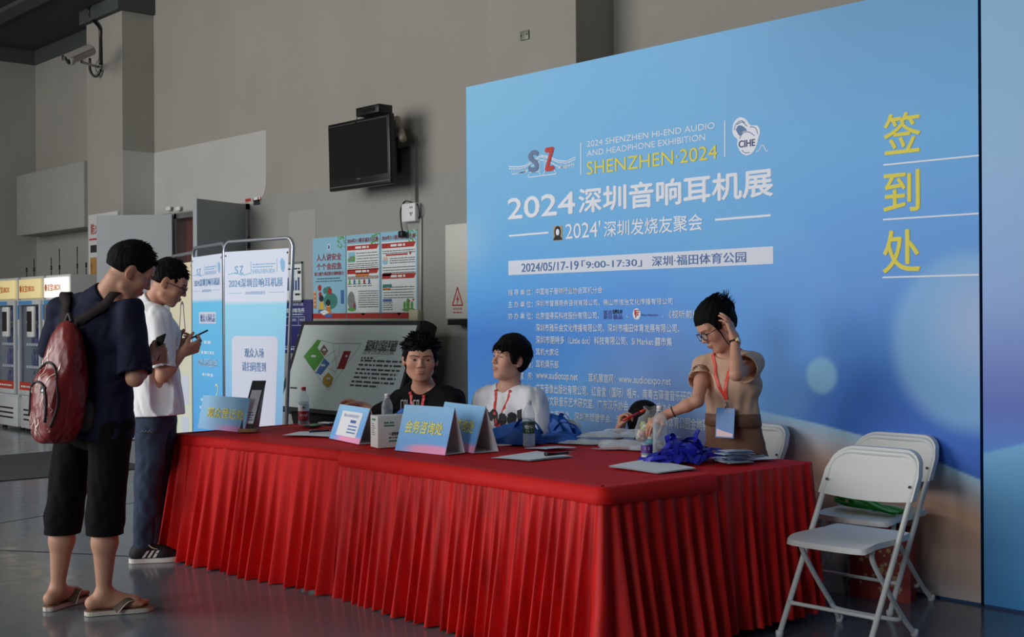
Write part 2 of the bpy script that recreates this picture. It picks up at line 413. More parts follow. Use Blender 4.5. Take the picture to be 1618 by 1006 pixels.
def art2(x, z):
    c = ramp(z, [(0, (64, 132, 188)), (0.55, (70, 138, 192)), (0.7, (66, 120, 190)), (0.95, (78, 98, 168)), (1.1, (92, 110, 172)), (1.5, (120, 150, 196)), (2.1, (124, 160, 195)), (3, (112, 155, 185))])
    zw = np.interp(x, [-3.03, -2.6, -1.8], [0.73, 0.86, 1.05])
    m = smooth(-0.01, 0.01, zw - z)[..., None]
    return c * (1 - m) + ramp(z, [(0, (62, 130, 186)), (1, (104, 160, 196))]) * m
def printed_panel(name, x0, x1, z0, z1, y, fn, m, parent, step=0.009):
    xs = np.linspace(x0, x1, int((x1 - x0) / step) + 2); zs = np.linspace(z0, z1, int((z1 - z0) / step) + 2)
    X, Z = np.meshgrid(xs, zs, indexing='ij')
    P = np.stack([X, np.full_like(X, y), Z], -1)
    mb = MB().grid(P[:, ::-1] if False else P, 0, True)
    mb.f = [f[::-1] for f in mb.f] if False else mb.f
    return mb.build(name, m, parent, col=np.clip(fn(X, Z), 0, 1).reshape(-1, 3))
M_ART = mat('printed_fabric', attr='Col', rough=0.55, bump=0.03, bscale=8)
M_ARTEDGE = mat('panel_edge_blue', (40, 80, 130), 0.6)
bd = thing('display_wall', 'large printed blue display wall announcing the exhibition behind the table', 'display wall', (BX0, YB, 0))
bd.location = (0, 0, 0)
printed_panel('printed_face', BX0, BX1 - 0.006, 0.012, BZ1, YB, art, M_ART, bd)
bk = MB().box((BX0, YB + 0.002, 0.0), (BX1 - 0.006, YB + 0.06, BZ1)); bk.build('panel_core', M_ARTEDGE, bd)
for x in (-6.2, -4.9, -3.6):
    MB().tube([(x, YB + 0.06, 2.2), (x, YB + 0.55, 0.02)], 0.02, 8).build('brace', M_STEEL, bd)
bd2 = thing('display_wall', 'neighbouring blue printed panel past the dark seam at the right edge', 'display wall', (0, 0, 0))
printed_panel('printed_face', BX1 + 0.012, -1.75, 0.012, BZ1, YB - 0.004, art2, M_ART, bd2)
MB().box((BX1 + 0.012, YB - 0.002, 0), (-1.75, YB + 0.06, BZ1)).build('panel_core', M_ARTEDGE, bd2)

# ---- lettering on it: pixel pairs give left-bottom and right-top of the ink
EX, EZ = V(1, 0, 0), V(0, 0, 1)
YL = YB - 0.0015
M_LW = mat('print_white', (240, 243, 252), 0.6); M_LY = mat('print_yellow', (236, 222, 80), 0.6)
M_LBLUE = mat('print_blue', (72, 118, 178), 0.6); M_LRED = mat('print_red', (196, 62, 60), 0.6); M_LSLATE = mat('print_slate', (92, 130, 175), 0.6)
M_LNAVY = mat('print_navy', (48, 66, 130), 0.6); M_LPALE = mat('print_pale_blue', (218, 230, 244), 0.6)
def T(mb, t, lb, rt, bold=0.0, mi=0):
    x0, z0 = pxw(*lb); x1, z1 = pxw(*rt)
    text(mb, t, (x0, YL, z0), EX, EZ, x1 - x0, z1 - z0, mi, bold)
def R_(mb, p0, p1, hw=0.004, mi=0, y=None):
    y = YL if y is None else y
    (x0, z0), (x1, z1) = pxw(*p0), pxw(*p1); u = nrm((x1 - x0, z1 - z0)); n_ = (-u[1] * hw, u[0] * hw)
    mb.poly([(x0 - n_[0], y, z0 - n_[1]), (x1 - n_[0], y, z1 - n_[1]), (x1 + n_[0], y, z1 + n_[1]), (x0 + n_[0], y, z0 + n_[1])], mi)
a = MB(); Zf = lambda x, y: (780 + x / 3.371, 170 + y / 3.371); If = lambda x, y: (780 + x / 3.725, 430 + y / 3.725)
T(a, '2024 SHENZHEN HI-END AUDIO', Zf(498, 210), Zf(1178, 76)); T(a, 'AND HEADPHONE EXHIBITION', Zf(498, 260), Zf(1128, 138))
R_(a, Zf(465, 186), Zf(465, 357), 0.004); R_(a, Zf(1232, 70), Zf(1232, 262), 0.004)
a.build('small_heading_lettering', M_LW, bd)
a = MB(); T(a, 'SHENZHEN·2024', Zf(498, 358), Zf(1192, 196), 0.005); a.build('yellow_heading_lettering', M_LY, bd)
a = MB(); T(a, '2024', Zf(78, 595), Zf(433, 447), 0.035); T(a, '深圳音响耳机展', Zf(456, 562), Zf(1487, 318), 0.036); a.build('title_lettering', M_LW, bd)
a = MB(); R_(a, Zf(82, 683), Zf(293, 665), 0.006); R_(a, Zf(1180, 597), Zf(1476, 573), 0.006); T(a, "2024'", Zf(385, 700), Zf(570, 602), 0.01); T(a, '深圳发烧友聚会', Zf(590, 690), Zf(1113, 563), 0.014)
a.build('subtitle_lettering', M_LW, bd)
a = MB(); (x0, z0), (x1, z1) = pxw(803.7, 434.6), pxw(1222, 389); a.poly([(x0, YL, z0), (x1, YL, z0), (x1, YL, z1), (x0, YL, z1)]); a.build('date_bar', mat('print_bar', (226, 232, 246), 0.6), bd)
YL -= 0.0012
a = MB(); T(a, '2024/05/17-19', Zf(150, 875), Zf(453, 815), 0.006); T(a, '「9:00-17:30」', Zf(470, 860), Zf(790, 797), 0.006); T(a, '深圳·福田体育公园', Zf(845, 845), Zf(1345, 765), 0.008)
a.build('date_lettering', M_LBLUE, bd); YL += 0.0012
# portrait stamp, a plain generic figure
a = MB(); (x0, z0), (x1, z1) = pxw(*Zf(318, 710)), pxw(*Zf(366, 628)); a.poly([(x0, YL, z0), (x1, YL, z0), (x1, YL, z1), (x0, YL, z1)], 0)
cx, cz = (x0 + x1) / 2, z0 + (z1 - z0) * 0.58
for r, k, dy in ((0.034, 1, 0.0006), (0.018, 2, 0.0012)):
    a.poly([(cx + r * 0.9 * math.cos(t), YL - dy, cz + r * 1.2 * math.sin(t)) for t in np.linspace(0, 2 * PI, 20, endpoint=False)], k)
a.poly([(cx - 0.045, YL - 0.0005, z0 + 0.004), (cx + 0.045, YL - 0.0005, z0 + 0.004), (cx + 0.02, YL - 0.0005, cz - 0.02), (cx - 0.02, YL - 0.0005, cz - 0.02)], 1)
a.build('portrait_stamp', [mat('print_tan', (176, 160, 120), 0.6), M_BLACKINK, M_LW], bd)
# bridge emblem
a = MB(); B_ = lambda x, y: Zf(x, y)
crv = [(82, 313), (130, 316), (170, 308), (210, 280), (255, 254), (300, 262), (345, 282), (390, 285), (438, 262)]
for off in (0, 12, 40):
    pts = [(x, y + off * (0.6 + 0.4 * abs(x - 260) / 180)) for x, y in crv][(0 if off < 30 else 1):(None if off < 30 else -1)]
    for p, q in zip(pts[:-1], pts[1:]): R_(a, B_(*p), B_(*q), 0.0028)
for x in list(range(98, 180, 12)) + list(range(345, 432, 12)): R_(a, B_(x, 318 - (x > 300) * 26), B_(x, 352 - (x > 300) * 30), 0.0016)
for p, q in (((98, 355), (180, 340)), ((345, 322), (432, 300)), ((180, 372), (335, 352)), ((195, 345), (240, 338)), ((275, 335), (320, 328)), ((180, 372), (195, 345)), ((335, 352), (320, 328)), ((240, 338), (252, 362)), ((262, 360), (275, 335)), ((228, 300), (245, 296)), ((245, 262), (245, 340)), ((272, 258), (272, 335))): R_(a, B_(*p), B_(*q), 0.0025)
a.build('bridge_emblem', M_LW, bd)
YL -= 0.001
a = MB(); T(a, 'S', Zf(191, 342), Zf(238, 228), 0.08, 0); T(a, 'Z', Zf(279, 334), Zf(318, 214), 0.08, 1); a.build('emblem_initials', [mat('print_grey_blue', (108, 130, 165), 0.6), M_LRED], bd)
YL += 0.001
# headphone emblem
a = MB()
def blob(mb, pts, mi, y, n=48):
    P = spline(list(pts) + [pts[0]], n)[:-1]; mb.poly([(pxw(*Zf(*p))[0], y, pxw(*Zf(*p))[1]) for p in P][::-1], mi)
blob(a, [(1272, 125), (1280, 80), (1310, 52), (1345, 62), (1370, 95), (1405, 95), (1420, 125), (1412, 160), (1402, 200), (1380, 240), (1345, 254), (1315, 235), (1298, 195), (1300, 170), (1280, 150)], 0, YL)
blob(a, [(1290, 118), (1305, 96), (1330, 100), (1350, 122), (1330, 128), (1312, 150)], 1, YL - 0.0006)
for pts in ([(1282, 120), (1292, 88), (1318, 70), (1340, 80)], [(1310, 165), (1330, 135), (1360, 130), (1392, 150)], [(1296, 90), (1325, 78), (1352, 100)], [(1365, 102), (1395, 108), (1408, 140)], [(1322, 225), (1340, 240), (1365, 238)]):
    S_ = spline(pts, 14)
    for p, q in zip(S_[:-1], S_[1:]): R_(a, Zf(*p), Zf(*q), 0.0022, 1, YL - 0.0007)
S_ = spline([(1400, 235), (1415, 225), (1428, 202), (1440, 205), (1450, 228), (1462, 230)], 24)
for p, q in zip(S_[:-1], S_[1:]): R_(a, Zf(*p), Zf(*q), 0.0025, 0, YL)
a.build('headphone_emblem', [M_LW, M_LSLATE], bd)
YL -= 0.001; a = MB(); T(a, 'CIHE', Zf(1307, 214), Zf(1393, 166), 0.03); a.build('emblem_lettering', M_LNAVY, bd); YL += 0.001
# list of organisers
a = MB(); b1 = 0.018
for t, p, q in (('指 导 单 位：', (88, 137), (232, 97)), ('主 办 单 位：', (88, 208), (232, 168)), ('协 办 单 位：', (88, 276), (232, 237)),
                ('中国电子音响行业协会耳机分会', (250, 132), (641, 83)), ('深圳市音展商务咨询有限公司、佛山市淮治文化传播有限公司', (250, 201), (1055, 150)),
                ('北京值得买科技股份有限公司、', (250, 276), (622, 232)), ('、', (782, 268), (792, 254)), ('、', (992, 268), (1002, 254)), ('《视听前线》', (1032, 270), (1232, 222)),
                ('深圳市雅乐会文化传播有限公司、深圳市福田体育发展有限公司、', (250, 348), (1095, 304)),
                ('深圳市丽特多（Little dot）科技有限公司、Sí Market·囍市集', (250, 420), (1052, 382)),
                ('网 络 支 持：', (88, 487), (232, 452)), ('耳机大家坛', (250, 487), (384, 450)), ('论 坛 支 持：', (88, 558), (232, 520)), ('耳机俱乐部', (250, 560), (384, 520)),
                ('官    网：', (160, 628), (232, 590)), ('www.audiotop.net', (252, 637), (497, 592)), ('耳机展官网：', (560, 645), (718, 600)), ('www.audioexpo.net', (738, 662), (1045, 618)),
                ('支 持 单 位：', (88, 700), (232, 660)), ('广东音像出版社有限公司、红音堂（国际）唱片、南粤古驿道音乐研究院、', (250, 708), (1215, 703)),
                ('广东省文联音乐艺术研究室、广东汉乐协会、深圳市潮乐协会、', (250, 778), (1065, 775)),
                ('深圳市古筝学会、深圳市琵琶学会、芳岭琴院、', (250, 850), (860, 850)), ('福田体育公园金地赛车场', (965, 910), (1330, 868))):
    T(a, t, If(*p), If(*q), b1)
a.build('organiser_lettering', M_LPALE, bd)
a = MB(); T(a, '影音', If(648, 275), If(697, 222), 0.02, 0); T(a, 'SUPER AV', If(702, 243), If(758, 220), 0.03, 1); T(a, '极品', If(704, 276), If(758, 246), 0.03, 0)
a.build('sponsor_lettering', [mat('print_indigo', (74, 82, 160), 0.6), M_BLACKINK], bd)
a = MB(); (x0, z0), (x1, z1) = pxw(*If(820, 278)), pxw(*If(865, 212)); cx, cz = (x0 + x1) / 2, (z0 + z1) / 2
a.poly([(cx + (x1 - x0) / 2 * math.cos(t), YL, cz + (z1 - z0) / 2 * math.sin(t)) for t in np.linspace(0, 2 * PI, 28, endpoint=False)], 0)
YL -= 0.001; T(a, 'F', If(831, 250), If(858, 222), 0.06, 1); T(a, 'P', If(836, 268), If(852, 240), 0.04, 1); T(a, 'View·Horizon', If(868, 258), If(966, 243), 0.0, 2); YL += 0.001
a.build('sponsor_emblem', [M_LW, M_LRED, M_LNAVY], bd)
a = MB(); Sf = lambda x, y: (1300 + x / 3.047, 130 + y / 3.047)
for t, p, q in (('签', (297, 350), (471, 135)), ('到', (296, 628), (466, 418)), ('处', (291, 918), (469, 705))): T(a, t, Sf(*p), Sf(*q), 0.016)
a.build('sign_in_lettering', M_LY, bd)
a = MB()
for p, q in (((292, 398), (752, 352)), ((290, 661), (752, 631)), ((288, 939), (752, 926))): R_(a, Sf(*p), Sf(*q), 0.004)
a.build('sign_in_rules', M_LW, bd)
# ================================================================== TABLES AND RED CLOTHS
ZT = 0.72
M_RED = mat('red_cloth', (200, 22, 19), 0.7, sheen=0.1, spec=0.25, bump=0.06, bscale=300, noise=0.05, nscale=18)
M_REDDEEP = mat('red_cloth_deep', (188, 20, 20), 0.75, sheen=0.08, spec=0.2, bump=0.06, bscale=300, noise=0.08, nscale=14)  # slightly deeper red for cloth tops and the left hem band
M_REDSAT = mat('red_satin_cloth', (194, 20, 19), 0.55, sheen=0.08, spec=0.28, noise=0.28, nscale=26, stretch=(1, 1, 0.16))
M_TABLETOP = mat('table_laminate', (200, 198, 190), 0.5)
rng = np.random.RandomState(7)
def folding_table(label, x0, x1, y0, y1, foot=None):
    c = ((x0 + x1) / 2, (y0 + y1) / 2, 0); t = thing('folding_table', label, 'table', c)
    hx, hy = (x1 - x0) / 2, (y1 - y0) / 2
    MB().box((-hx, -hy, ZT - 0.045), (hx, hy, ZT - 0.012), bev=0.006).build('tabletop', M_TABLETOP, t)
    for sx in (-1, 1):
        for sy in (-1, 1):
            x, y = sx * (hx - 0.10), sy * (hy - 0.07)
            l = MB().tube([(x, y, 0.02), (x, y, ZT - 0.045)], 0.014, 10).build('leg', M_STEEL, t)
            MB().lathe([(0.017, 0), (0.018, 0.04), (0.014, 0.045)], (x, y, 0), 12).build('foot', foot or M_BLACKPL, l)
        MB().tube([(sx * (hx - 0.10), -hy + 0.07, 0.16), (sx * (hx - 0.10), hy - 0.07, 0.16)], 0.011, 8).build('crossbar', M_STEEL, t)
    return t
def skirt(path, z0, zb, amp, wl, flare, seed, top_amp=0.004, rows=26, step=0.006, zvar=0.008):
    """hanging cloth with pleats along a polyline path; outward side is on the right of travel"""
    r = np.random.RandomState(seed); P = np.asarray(path, float)
    seg = np.linalg.norm(np.diff(P, axis=0), axis=1); S = np.concatenate([[0], np.cumsum(seg)]); n = int(S[-1] / step)
    s = np.linspace(0, S[-1], n); X = np.interp(s, S, P[:, 0]); Y = np.interp(s, S, P[:, 1])
    k = 9; ker = np.ones(k) / k
    tx = np.gradient(X); ty = np.gradient(Y)
    tx = np.convolve(np.pad(tx, k, 'edge'), ker, 'same')[k:-k]; ty = np.convolve(np.pad(ty, k, 'edge'), ker, 'same')[k:-k]
    l = np.hypot(tx, ty); nx, ny = ty / l, -tx / l
    cuts = [0.0]
    while cuts[-1] < S[-1] + wl: cuts.append(cuts[-1] + wl * r.uniform(0.65, 1.5))
    cuts = np.array(cuts); ph = np.interp(s, cuts, np.arange(len(cuts))) * 2 * PI
    amps = np.interp(s, cuts, r.uniform(0.6, 1.25, len(cuts)))
    cuts2 = np.sort(r.uniform(0, S[-1], int(S[-1] / (wl * 0.45)))); 
    ph2 = np.interp(s, cuts2, np.arange(len(cuts2))) * 2 * PI
    dr = np.interp(s, cuts, r.uniform(-0.5, 0.5, len(cuts)))
    zb_s = zb + zvar * np.interp(s, cuts[::2], r.uniform(-1, 1, len(cuts[::2])))
    G = np.zeros((n, rows, 3))
    for j, t in enumerate(np.linspace(0, 1, rows)):
        a = top_amp + (amp - top_amp) * t ** 0.8
        f = np.sin(ph + dr * 2 * t); f = 1.5 * (1 - np.abs(np.sin((ph + dr * 2 * t) / 2)) ** 1.6 * 1.7) * (0.6 + 0.4 * t) + 0.35 * f
        g = 0.28 * np.sin(ph2 * 1.0 + 1.3 * t) * (0.25 + 0.75 * math.exp(-2.0 * t))
        d = 0.008 + flare * t + a * amps * (f + g)
        sh = 0.012 * t * np.cos(ph + dr)                       # sideways roll of each pleat
        G[:, j, 0] = X + nx * d + tx / l * sh; G[:, j, 1] = Y + ny * d + ty / l * sh
        G[:, j, 2] = z0 + (zb_s - z0) * t
    return G
def rounded(poly, r=0.02, n=5):
    P = [np.array(p, float) for p in poly]; out = [P[0]]
    for a, b_, c in zip(P[:-2], P[1:-1], P[2:]):
        u = nrm(a - b_); w_ = nrm(c - b_); p0, p1 = b_ + u * r, b_ + w_ * r
        for t in np.linspace(0, 1, n): out.append((1 - t) ** 2 * p0 + 2 * t * (1 - t) * b_ + t * t * p1)
    out.append(P[-1]); return out
def top_sheet(poly, z, h=0.02, nz=0.0025, bevel=0.012):
    """soft cloth top over a polygon (counter-clockwise)"""
    mb = MB(); P = np.array(poly, float); c = P.mean(0)
    n = 40
    # subdivided quad: poly must have 4 corners
    U, W_ = np.meshgrid(np.linspace(0, 1, n), np.linspace(0, 1, n), indexing='ij')
    Q = (1 - U)[..., None] * (1 - W_)[..., None] * P[0] + U[..., None] * (1 - W_)[..., None] * P[1] + U[..., None] * W_[..., None] * P[2] + (1 - U)[..., None] * W_[..., None] * P[3]
    e = np.minimum(np.minimum(U, 1 - U), np.minimum(W_, 1 - W_))
    Z = z - 0.006 * np.exp(-e * 60) + nz * (np.sin(Q[..., 0] * 9 + 2 * np.sin(Q[..., 1] * 5)) * np.sin(Q[..., 1] * 11 + Q[..., 0] * 3)) * np.clip(e * 12, 0, 1)
    mb.grid(np.concatenate([Q, Z[..., None]], -1)); return mb
def cloth(name, label, quad, edges, z, band, m_top, m_skirt, zb, amp, wl, flare, seed, loc, group='red tablecloths on the registration tables', band_out=0.014, top_amp=0.007, m_band=None):
    """quad: four corners; edges: path of the hanging side"""
    t = thing(name, label, 'tablecloth', loc, 0, group); off = np.array(loc)
    top = top_sheet(quad, z); top.xform(lambda v: v - off); top.build('cloth_top', m_top, t)
    if band:
        pth = np.array(rounded(edges, 0.03)); S = np.concatenate([[0], np.cumsum(np.linalg.norm(np.diff(pth, axis=0), axis=1))]); n = int(S[-1] / 0.02)
        s = np.linspace(0, S[-1], n); X = np.interp(s, S, pth[:, 0]); Y = np.interp(s, S, pth[:, 1]); tx, ty = np.gradient(X), np.gradient(Y); l = np.hypot(tx, ty)
        G = np.zeros((n, 9, 3))
        for j, (d, dz) in enumerate(((-0.05, 0.003), (-0.012, 0.003), (0.002, 0.0), (0.009, -0.010), (band_out, -0.03), (band_out + 0.001, -band * 0.6), (band_out, -band * 0.96), (band_out - 0.003, -band), (0.0, -band))):
            wv = 0.0025 * np.sin(s * 14 + seed) * (j > 3)
            G[:, j, 0] = X + ty / l * (d + wv); G[:, j, 1] = Y - tx / l * (d + wv); G[:, j, 2] = z + dz + (0.006 * np.sin(s * 2.1 + seed) if j > 5 else 0)
        mb = MB().grid(G); mb.xform(lambda v: v - off); mb.build('hem_band', m_band or m_top, t)
    G = skirt(rounded(edges, 0.03), z - (band * 0.9 if band else 0.004), zb, amp, wl, flare, seed, top_amp)
    mb = MB().grid(G); mb.xform(lambda v: v - off); mb.build('skirt', m_skirt, t)
    return t
A0, A1, A2, A3 = (-6.93, 3.475), (-5.37, 3.635), (-5.37, 4.46), (-6.99, 4.46)
B0, B1, B2, B3 = (-5.40, 3.635), (-3.475, 3.572), (-3.465, 4.24), (-5.40, 4.44)
C0, C1, C2, C3 = (-5.06, 4.20), (-3.465, 4.22), (-3.46, 4.95), (-5.06, 4.97)
folding_table('folding table under the left red cloth beside the white-shirted visitor', -6.88, -5.42, 3.69, 4.38)
folding_table('folding table under the front red cloth at the near corner', -5.36, -3.56, 3.68, 4.20)
folding_table('folding table under the rear red cloth where the woman stands', -5.0, -3.53, 4.28, 4.90, mat('green_rubber_foot', (40, 150, 60), 0.5))
cloth('tablecloth', 'red pleated tablecloth on the left table, with even box pleats', (A0, A1, A2, A3), [A3, A0, A1], ZT, 0.055, M_REDDEEP, M_RED, 0.006, 0.036, 0.098, 0.085, 3, (-6.2, 4.0, 0))
cloth('tablecloth', 'red tablecloth wrapping the near corner, flat hem above its skirt', (B0, B1, B2, B3), [(B0[0], B0[1] + 0.10), B0, B1, B2], ZT + 0.003, 0.068, M_REDDEEP, M_REDSAT, 0.004, 0.031, 0.070, 0.068, 11, (-4.4, 4.0, 0), band_out=0.022, m_band=M_RED)
cloth('tablecloth', 'shiny red tablecloth at the right rear, falling without a hem band', (C0, C1, C2, C3), [(-3.60, 4.225), C1, C2, C3], ZT - 0.001, 0.0, M_REDDEEP, M_REDSAT, 0.045, 0.027, 0.075, 0.045, 23, (-4.2, 4.6, 0), top_amp=0.003)
# ================================================================== THINGS ON AND BY THE WALLS
def pz(px, py, Y): return onY(px, py, Y)
# ---- television with its bracket
tvL, tvR = pz(520, 196, 6.5)[0], pz(617, 181, 6.5)[0]
tvT, tvB = pz(520, 196, 6.46)[2], pz(521, 306, 6.6)[2]
tv = thing('television', 'black flat television tilted down on a wall arm', 'television', ((tvL + tvR) / 2, 6.52, (tvT + tvB) / 2))
W_, H_ = tvR - tvL, tvT - tvB; tilt = 0.02
def tl(v): c, s = math.cos(tilt), math.sin(tilt); v = np.asarray(v, float); return np.stack([v[:, 0], v[:, 1] * c - v[:, 2] * s, v[:, 1] * s + v[:, 2] * c], 1)
M_GLOSSBLACK = mat('gloss_black', (10, 10, 11), 0.12)
mb = MB().box((-W_ / 2, -0.03, -H_ / 2), (W_ / 2, 0.03, H_ / 2), bev=0.012).box((-W_ / 2 + 0.03, 0.03, -H_ / 2 + 0.05), (W_ / 2 - 0.03, 0.075, H_ / 2 - 0.05), bev=0.02)
mb.xform(tl); mb.build('casing', M_BLACKPL, tv)
mb = MB().box((-W_ / 2 + 0.03, -0.034, -H_ / 2 + 0.095), (W_ / 2 - 0.03, -0.029, H_ / 2 - 0.035)); mb.xform(tl); mb.build('screen', mat('tv_screen', (6, 8, 8), 0.08), tv)
mb = MB()
for a, b_ in (((-W_ / 2 + 0.022, -0.033, H_ / 2 - 0.03), (W_ / 2 - 0.022, -0.031, H_ / 2 - 0.026)), ((-W_ / 2 + 0.005, -0.033, -H_ / 2 + 0.028), (W_ / 2 - 0.005, -0.031, -H_ / 2 + 0.036)), ((W_ / 2 - 0.03, -0.033, -H_ / 2 + 0.08), (W_ / 2 - 0.022, -0.031, H_ / 2 - 0.026)), ((-0.03, -0.033, -H_ / 2 + 0.075), (0.03, -0.031, -H_ / 2 + 0.085))): mb.box(a, b_)
mb.xform(tl); mb.build('bezel_strip', mat('grey_trim', (120, 122, 120), 0.3, metal=0.6), tv)
mb = MB().box((-0.12, 0.06, -0.1), (0.12, 0.10, 0.1)).box((-0.03, 0.09, -0.04), (0.03, 0.30, 0.04)).box((-0.15, 0.30, -0.16), (0.15, 0.333, 0.16)); mb.build('wall_bracket', M_DARKSTEEL, tv)
arm0 = pz(627, 188, 6.75) - np.array(tv.location); arm1 = pz(637, 220, 6.62) - np.array(tv.location)
mb = MB().tube([arm0, arm1], 0.035, 8); mb.build('bracket_arm', mat('beige_metal', (140, 132, 118), 0.5), tv)
c = pz(591, 178, 6.45)
sbx = thing('set_top_box', 'small black box perched on top of the television', 'set-top box', (c[0], 6.46, tvT - 0.005))
MB().box((-0.19, -0.07, 0.0), (0.15, 0.08, 0.075), bev=0.006).build('case', M_BLACKPL, sbx)
MB().box((-0.08, -0.073, 0.02), (0.10, -0.069, 0.05)).build('display_window', M_GLOSSBLACK, sbx)
MB().tube([(-0.19, 0, 0.04), (-0.23, -0.03, 0.0), (-0.24, -0.04, -0.05)], 0.004, 6).build('cable', M_BLACKPL, sbx)
# ---- trunking, socket box and drop pipe
a, b_, d = pz(630, 228, YW), pz(657, 222, YW), pz(657, 325, YW)
mb = MB().box((a[0], YW - 0.035, b_[2] - 0.045), (b_[0] + 0.03, YW - 0.001, b_[2] + 0.03)).box((b_[0] - 0.035, YW - 0.035, d[2]), (b_[0] + 0.03, YW - 0.001, b_[2] - 0.045))
tag(mb.build('cable_trunking', mat('trunking_grey', (134, 133, 129), 0.6)), 'grey cable trunking bending down the wall from the television', 'trunking')
s0, s1 = pz(646, 344, YW), pz(666, 327, YW); sx, szz = (s0[0] + s1[0]) / 2, (s0[2] + s1[2]) / 2
so = thing('socket_box', 'white wall socket box with a dangling black plug', 'socket', (sx, YW - 0.002, szz))
MB().box((-0.11, -0.07, -0.085), (0.09, 0, 0.08), bev=0.01).build('housing', M_WHITEPL, so)
mb = MB()
for x, z in ((0.02, 0.03), (0.045, 0.03), (0.02, -0.02), (0.03, -0.035), (0.045, -0.02)): mb.box((x, -0.073, z), (x + 0.008, -0.069, z + 0.018))
mb.build('socket_holes', M_BLACKPL, so)
mb = MB().tube(spline([(0.02, -0.03, 0.08), (-0.06, -0.06, 0.10), (-0.13, -0.06, 0.03), (-0.14, -0.05, -0.09), (-0.12, -0.05, -0.16)], 24), 0.007, 6).tube(spline([(0.03, -0.03, 0.08), (0.1, -0.05, 0.06), (0.12, -0.04, -0.02), (0.08, -0.02, -0.07)], 20), 0.007, 6)
cb = mb.build('cord', M_BLACKPL, so)
MB().box((-0.15, -0.08, -0.22), (-0.09, -0.03, -0.16), bev=0.01).build('plug', M_BLACKPL, cb)
t0, t1 = pz(667, 345, YW), pz(667, 500, YW)
dp = MB().tube([(t0[0], YW - 0.012, t0[2]), (t1[0], YW - 0.012, t1[2])], 0.011, 8).build('conduit_pipe', mat('pipe_white', (190, 188, 180), 0.5)); tag(dp, 'thin pale conduit running down beside the posters', 'conduit')
y0, y1 = pz(654, 503, YW), pz(666, 489, YW)
yb = MB().box((y0[0], YW - 0.06, y0[2] - 0.02), (y1[0] + 0.02, YW - 0.001, y1[2]), bev=0.008).build('junction_box', mat('cream_plastic', (205, 200, 170), 0.5)); tag(yb, 'cream junction box at the foot of the thin conduit', 'junction box')
# ---- three safety posters
XP = [pz(495, 440, YW)[0], pz(548, 440, YW)[0], pz(602.5, 440, YW)[0], pz(661.5, 440, YW)[0]]; PZ0, PZ1 = 1.392, 2.18
M_SKY = mat('poster_sky', (142, 192, 214), 0.6); M_PWHITE = mat('poster_white', (222, 230, 230), 0.6); M_PRED = mat('poster_red', (172, 44, 38), 0.6); M_PGREEN = mat('poster_green', (92, 160, 74), 0.6)
M_PORANGE = mat('poster_orange', (206, 122, 50), 0.6); M_PTEAL = mat('poster_teal', (60, 130, 118), 0.6); M_PBLUE = mat('poster_blue', (66, 104, 168), 0.6); M_PSKIN = mat('poster_skin', (222, 180, 148), 0.6); M_PGREY = mat('poster_grey', (130, 134, 138), 0.6)
def rect(mb, x0, z0, x1, z1, y, mi=0): mb.poly([(x0, y, z0), (x1, y, z0), (x1, y, z1), (x0, y, z1)], mi)
def disc_(mb, cx, cz, rx, rz, y, mi=0, n=20): mb.poly([(cx + rx * math.cos(t), y, cz + rz * math.sin(t)) for t in np.linspace(0, 2 * PI, n, endpoint=False)], mi)
def dashes(mb, x0, x1, z, h, y, seed=0, mi=0):
    r = np.random.RandomState(seed); x = x0
    while x < x1: 
        w_ = r.uniform(0.5, 2.2) * h * 2.2; rect(mb, x, z, min(x + w_, x1), z + h, y, mi); x += w_ + h * 0.8
def leaves(mb, x, z, y, mi, r, n=16, s=1):
    for k in range(n):
        a, b_ = r.uniform(-0.13, 0.0), r.uniform(-0.12, 0.02)
        if a * a + b_ * b_ > 0.025: continue
        disc_(mb, x + a, min(z - 0.008, z + b_), r.uniform(0.008, 0.018), r.uniform(0.005, 0.009), y - 0.0002 * k / n, mi, 8)
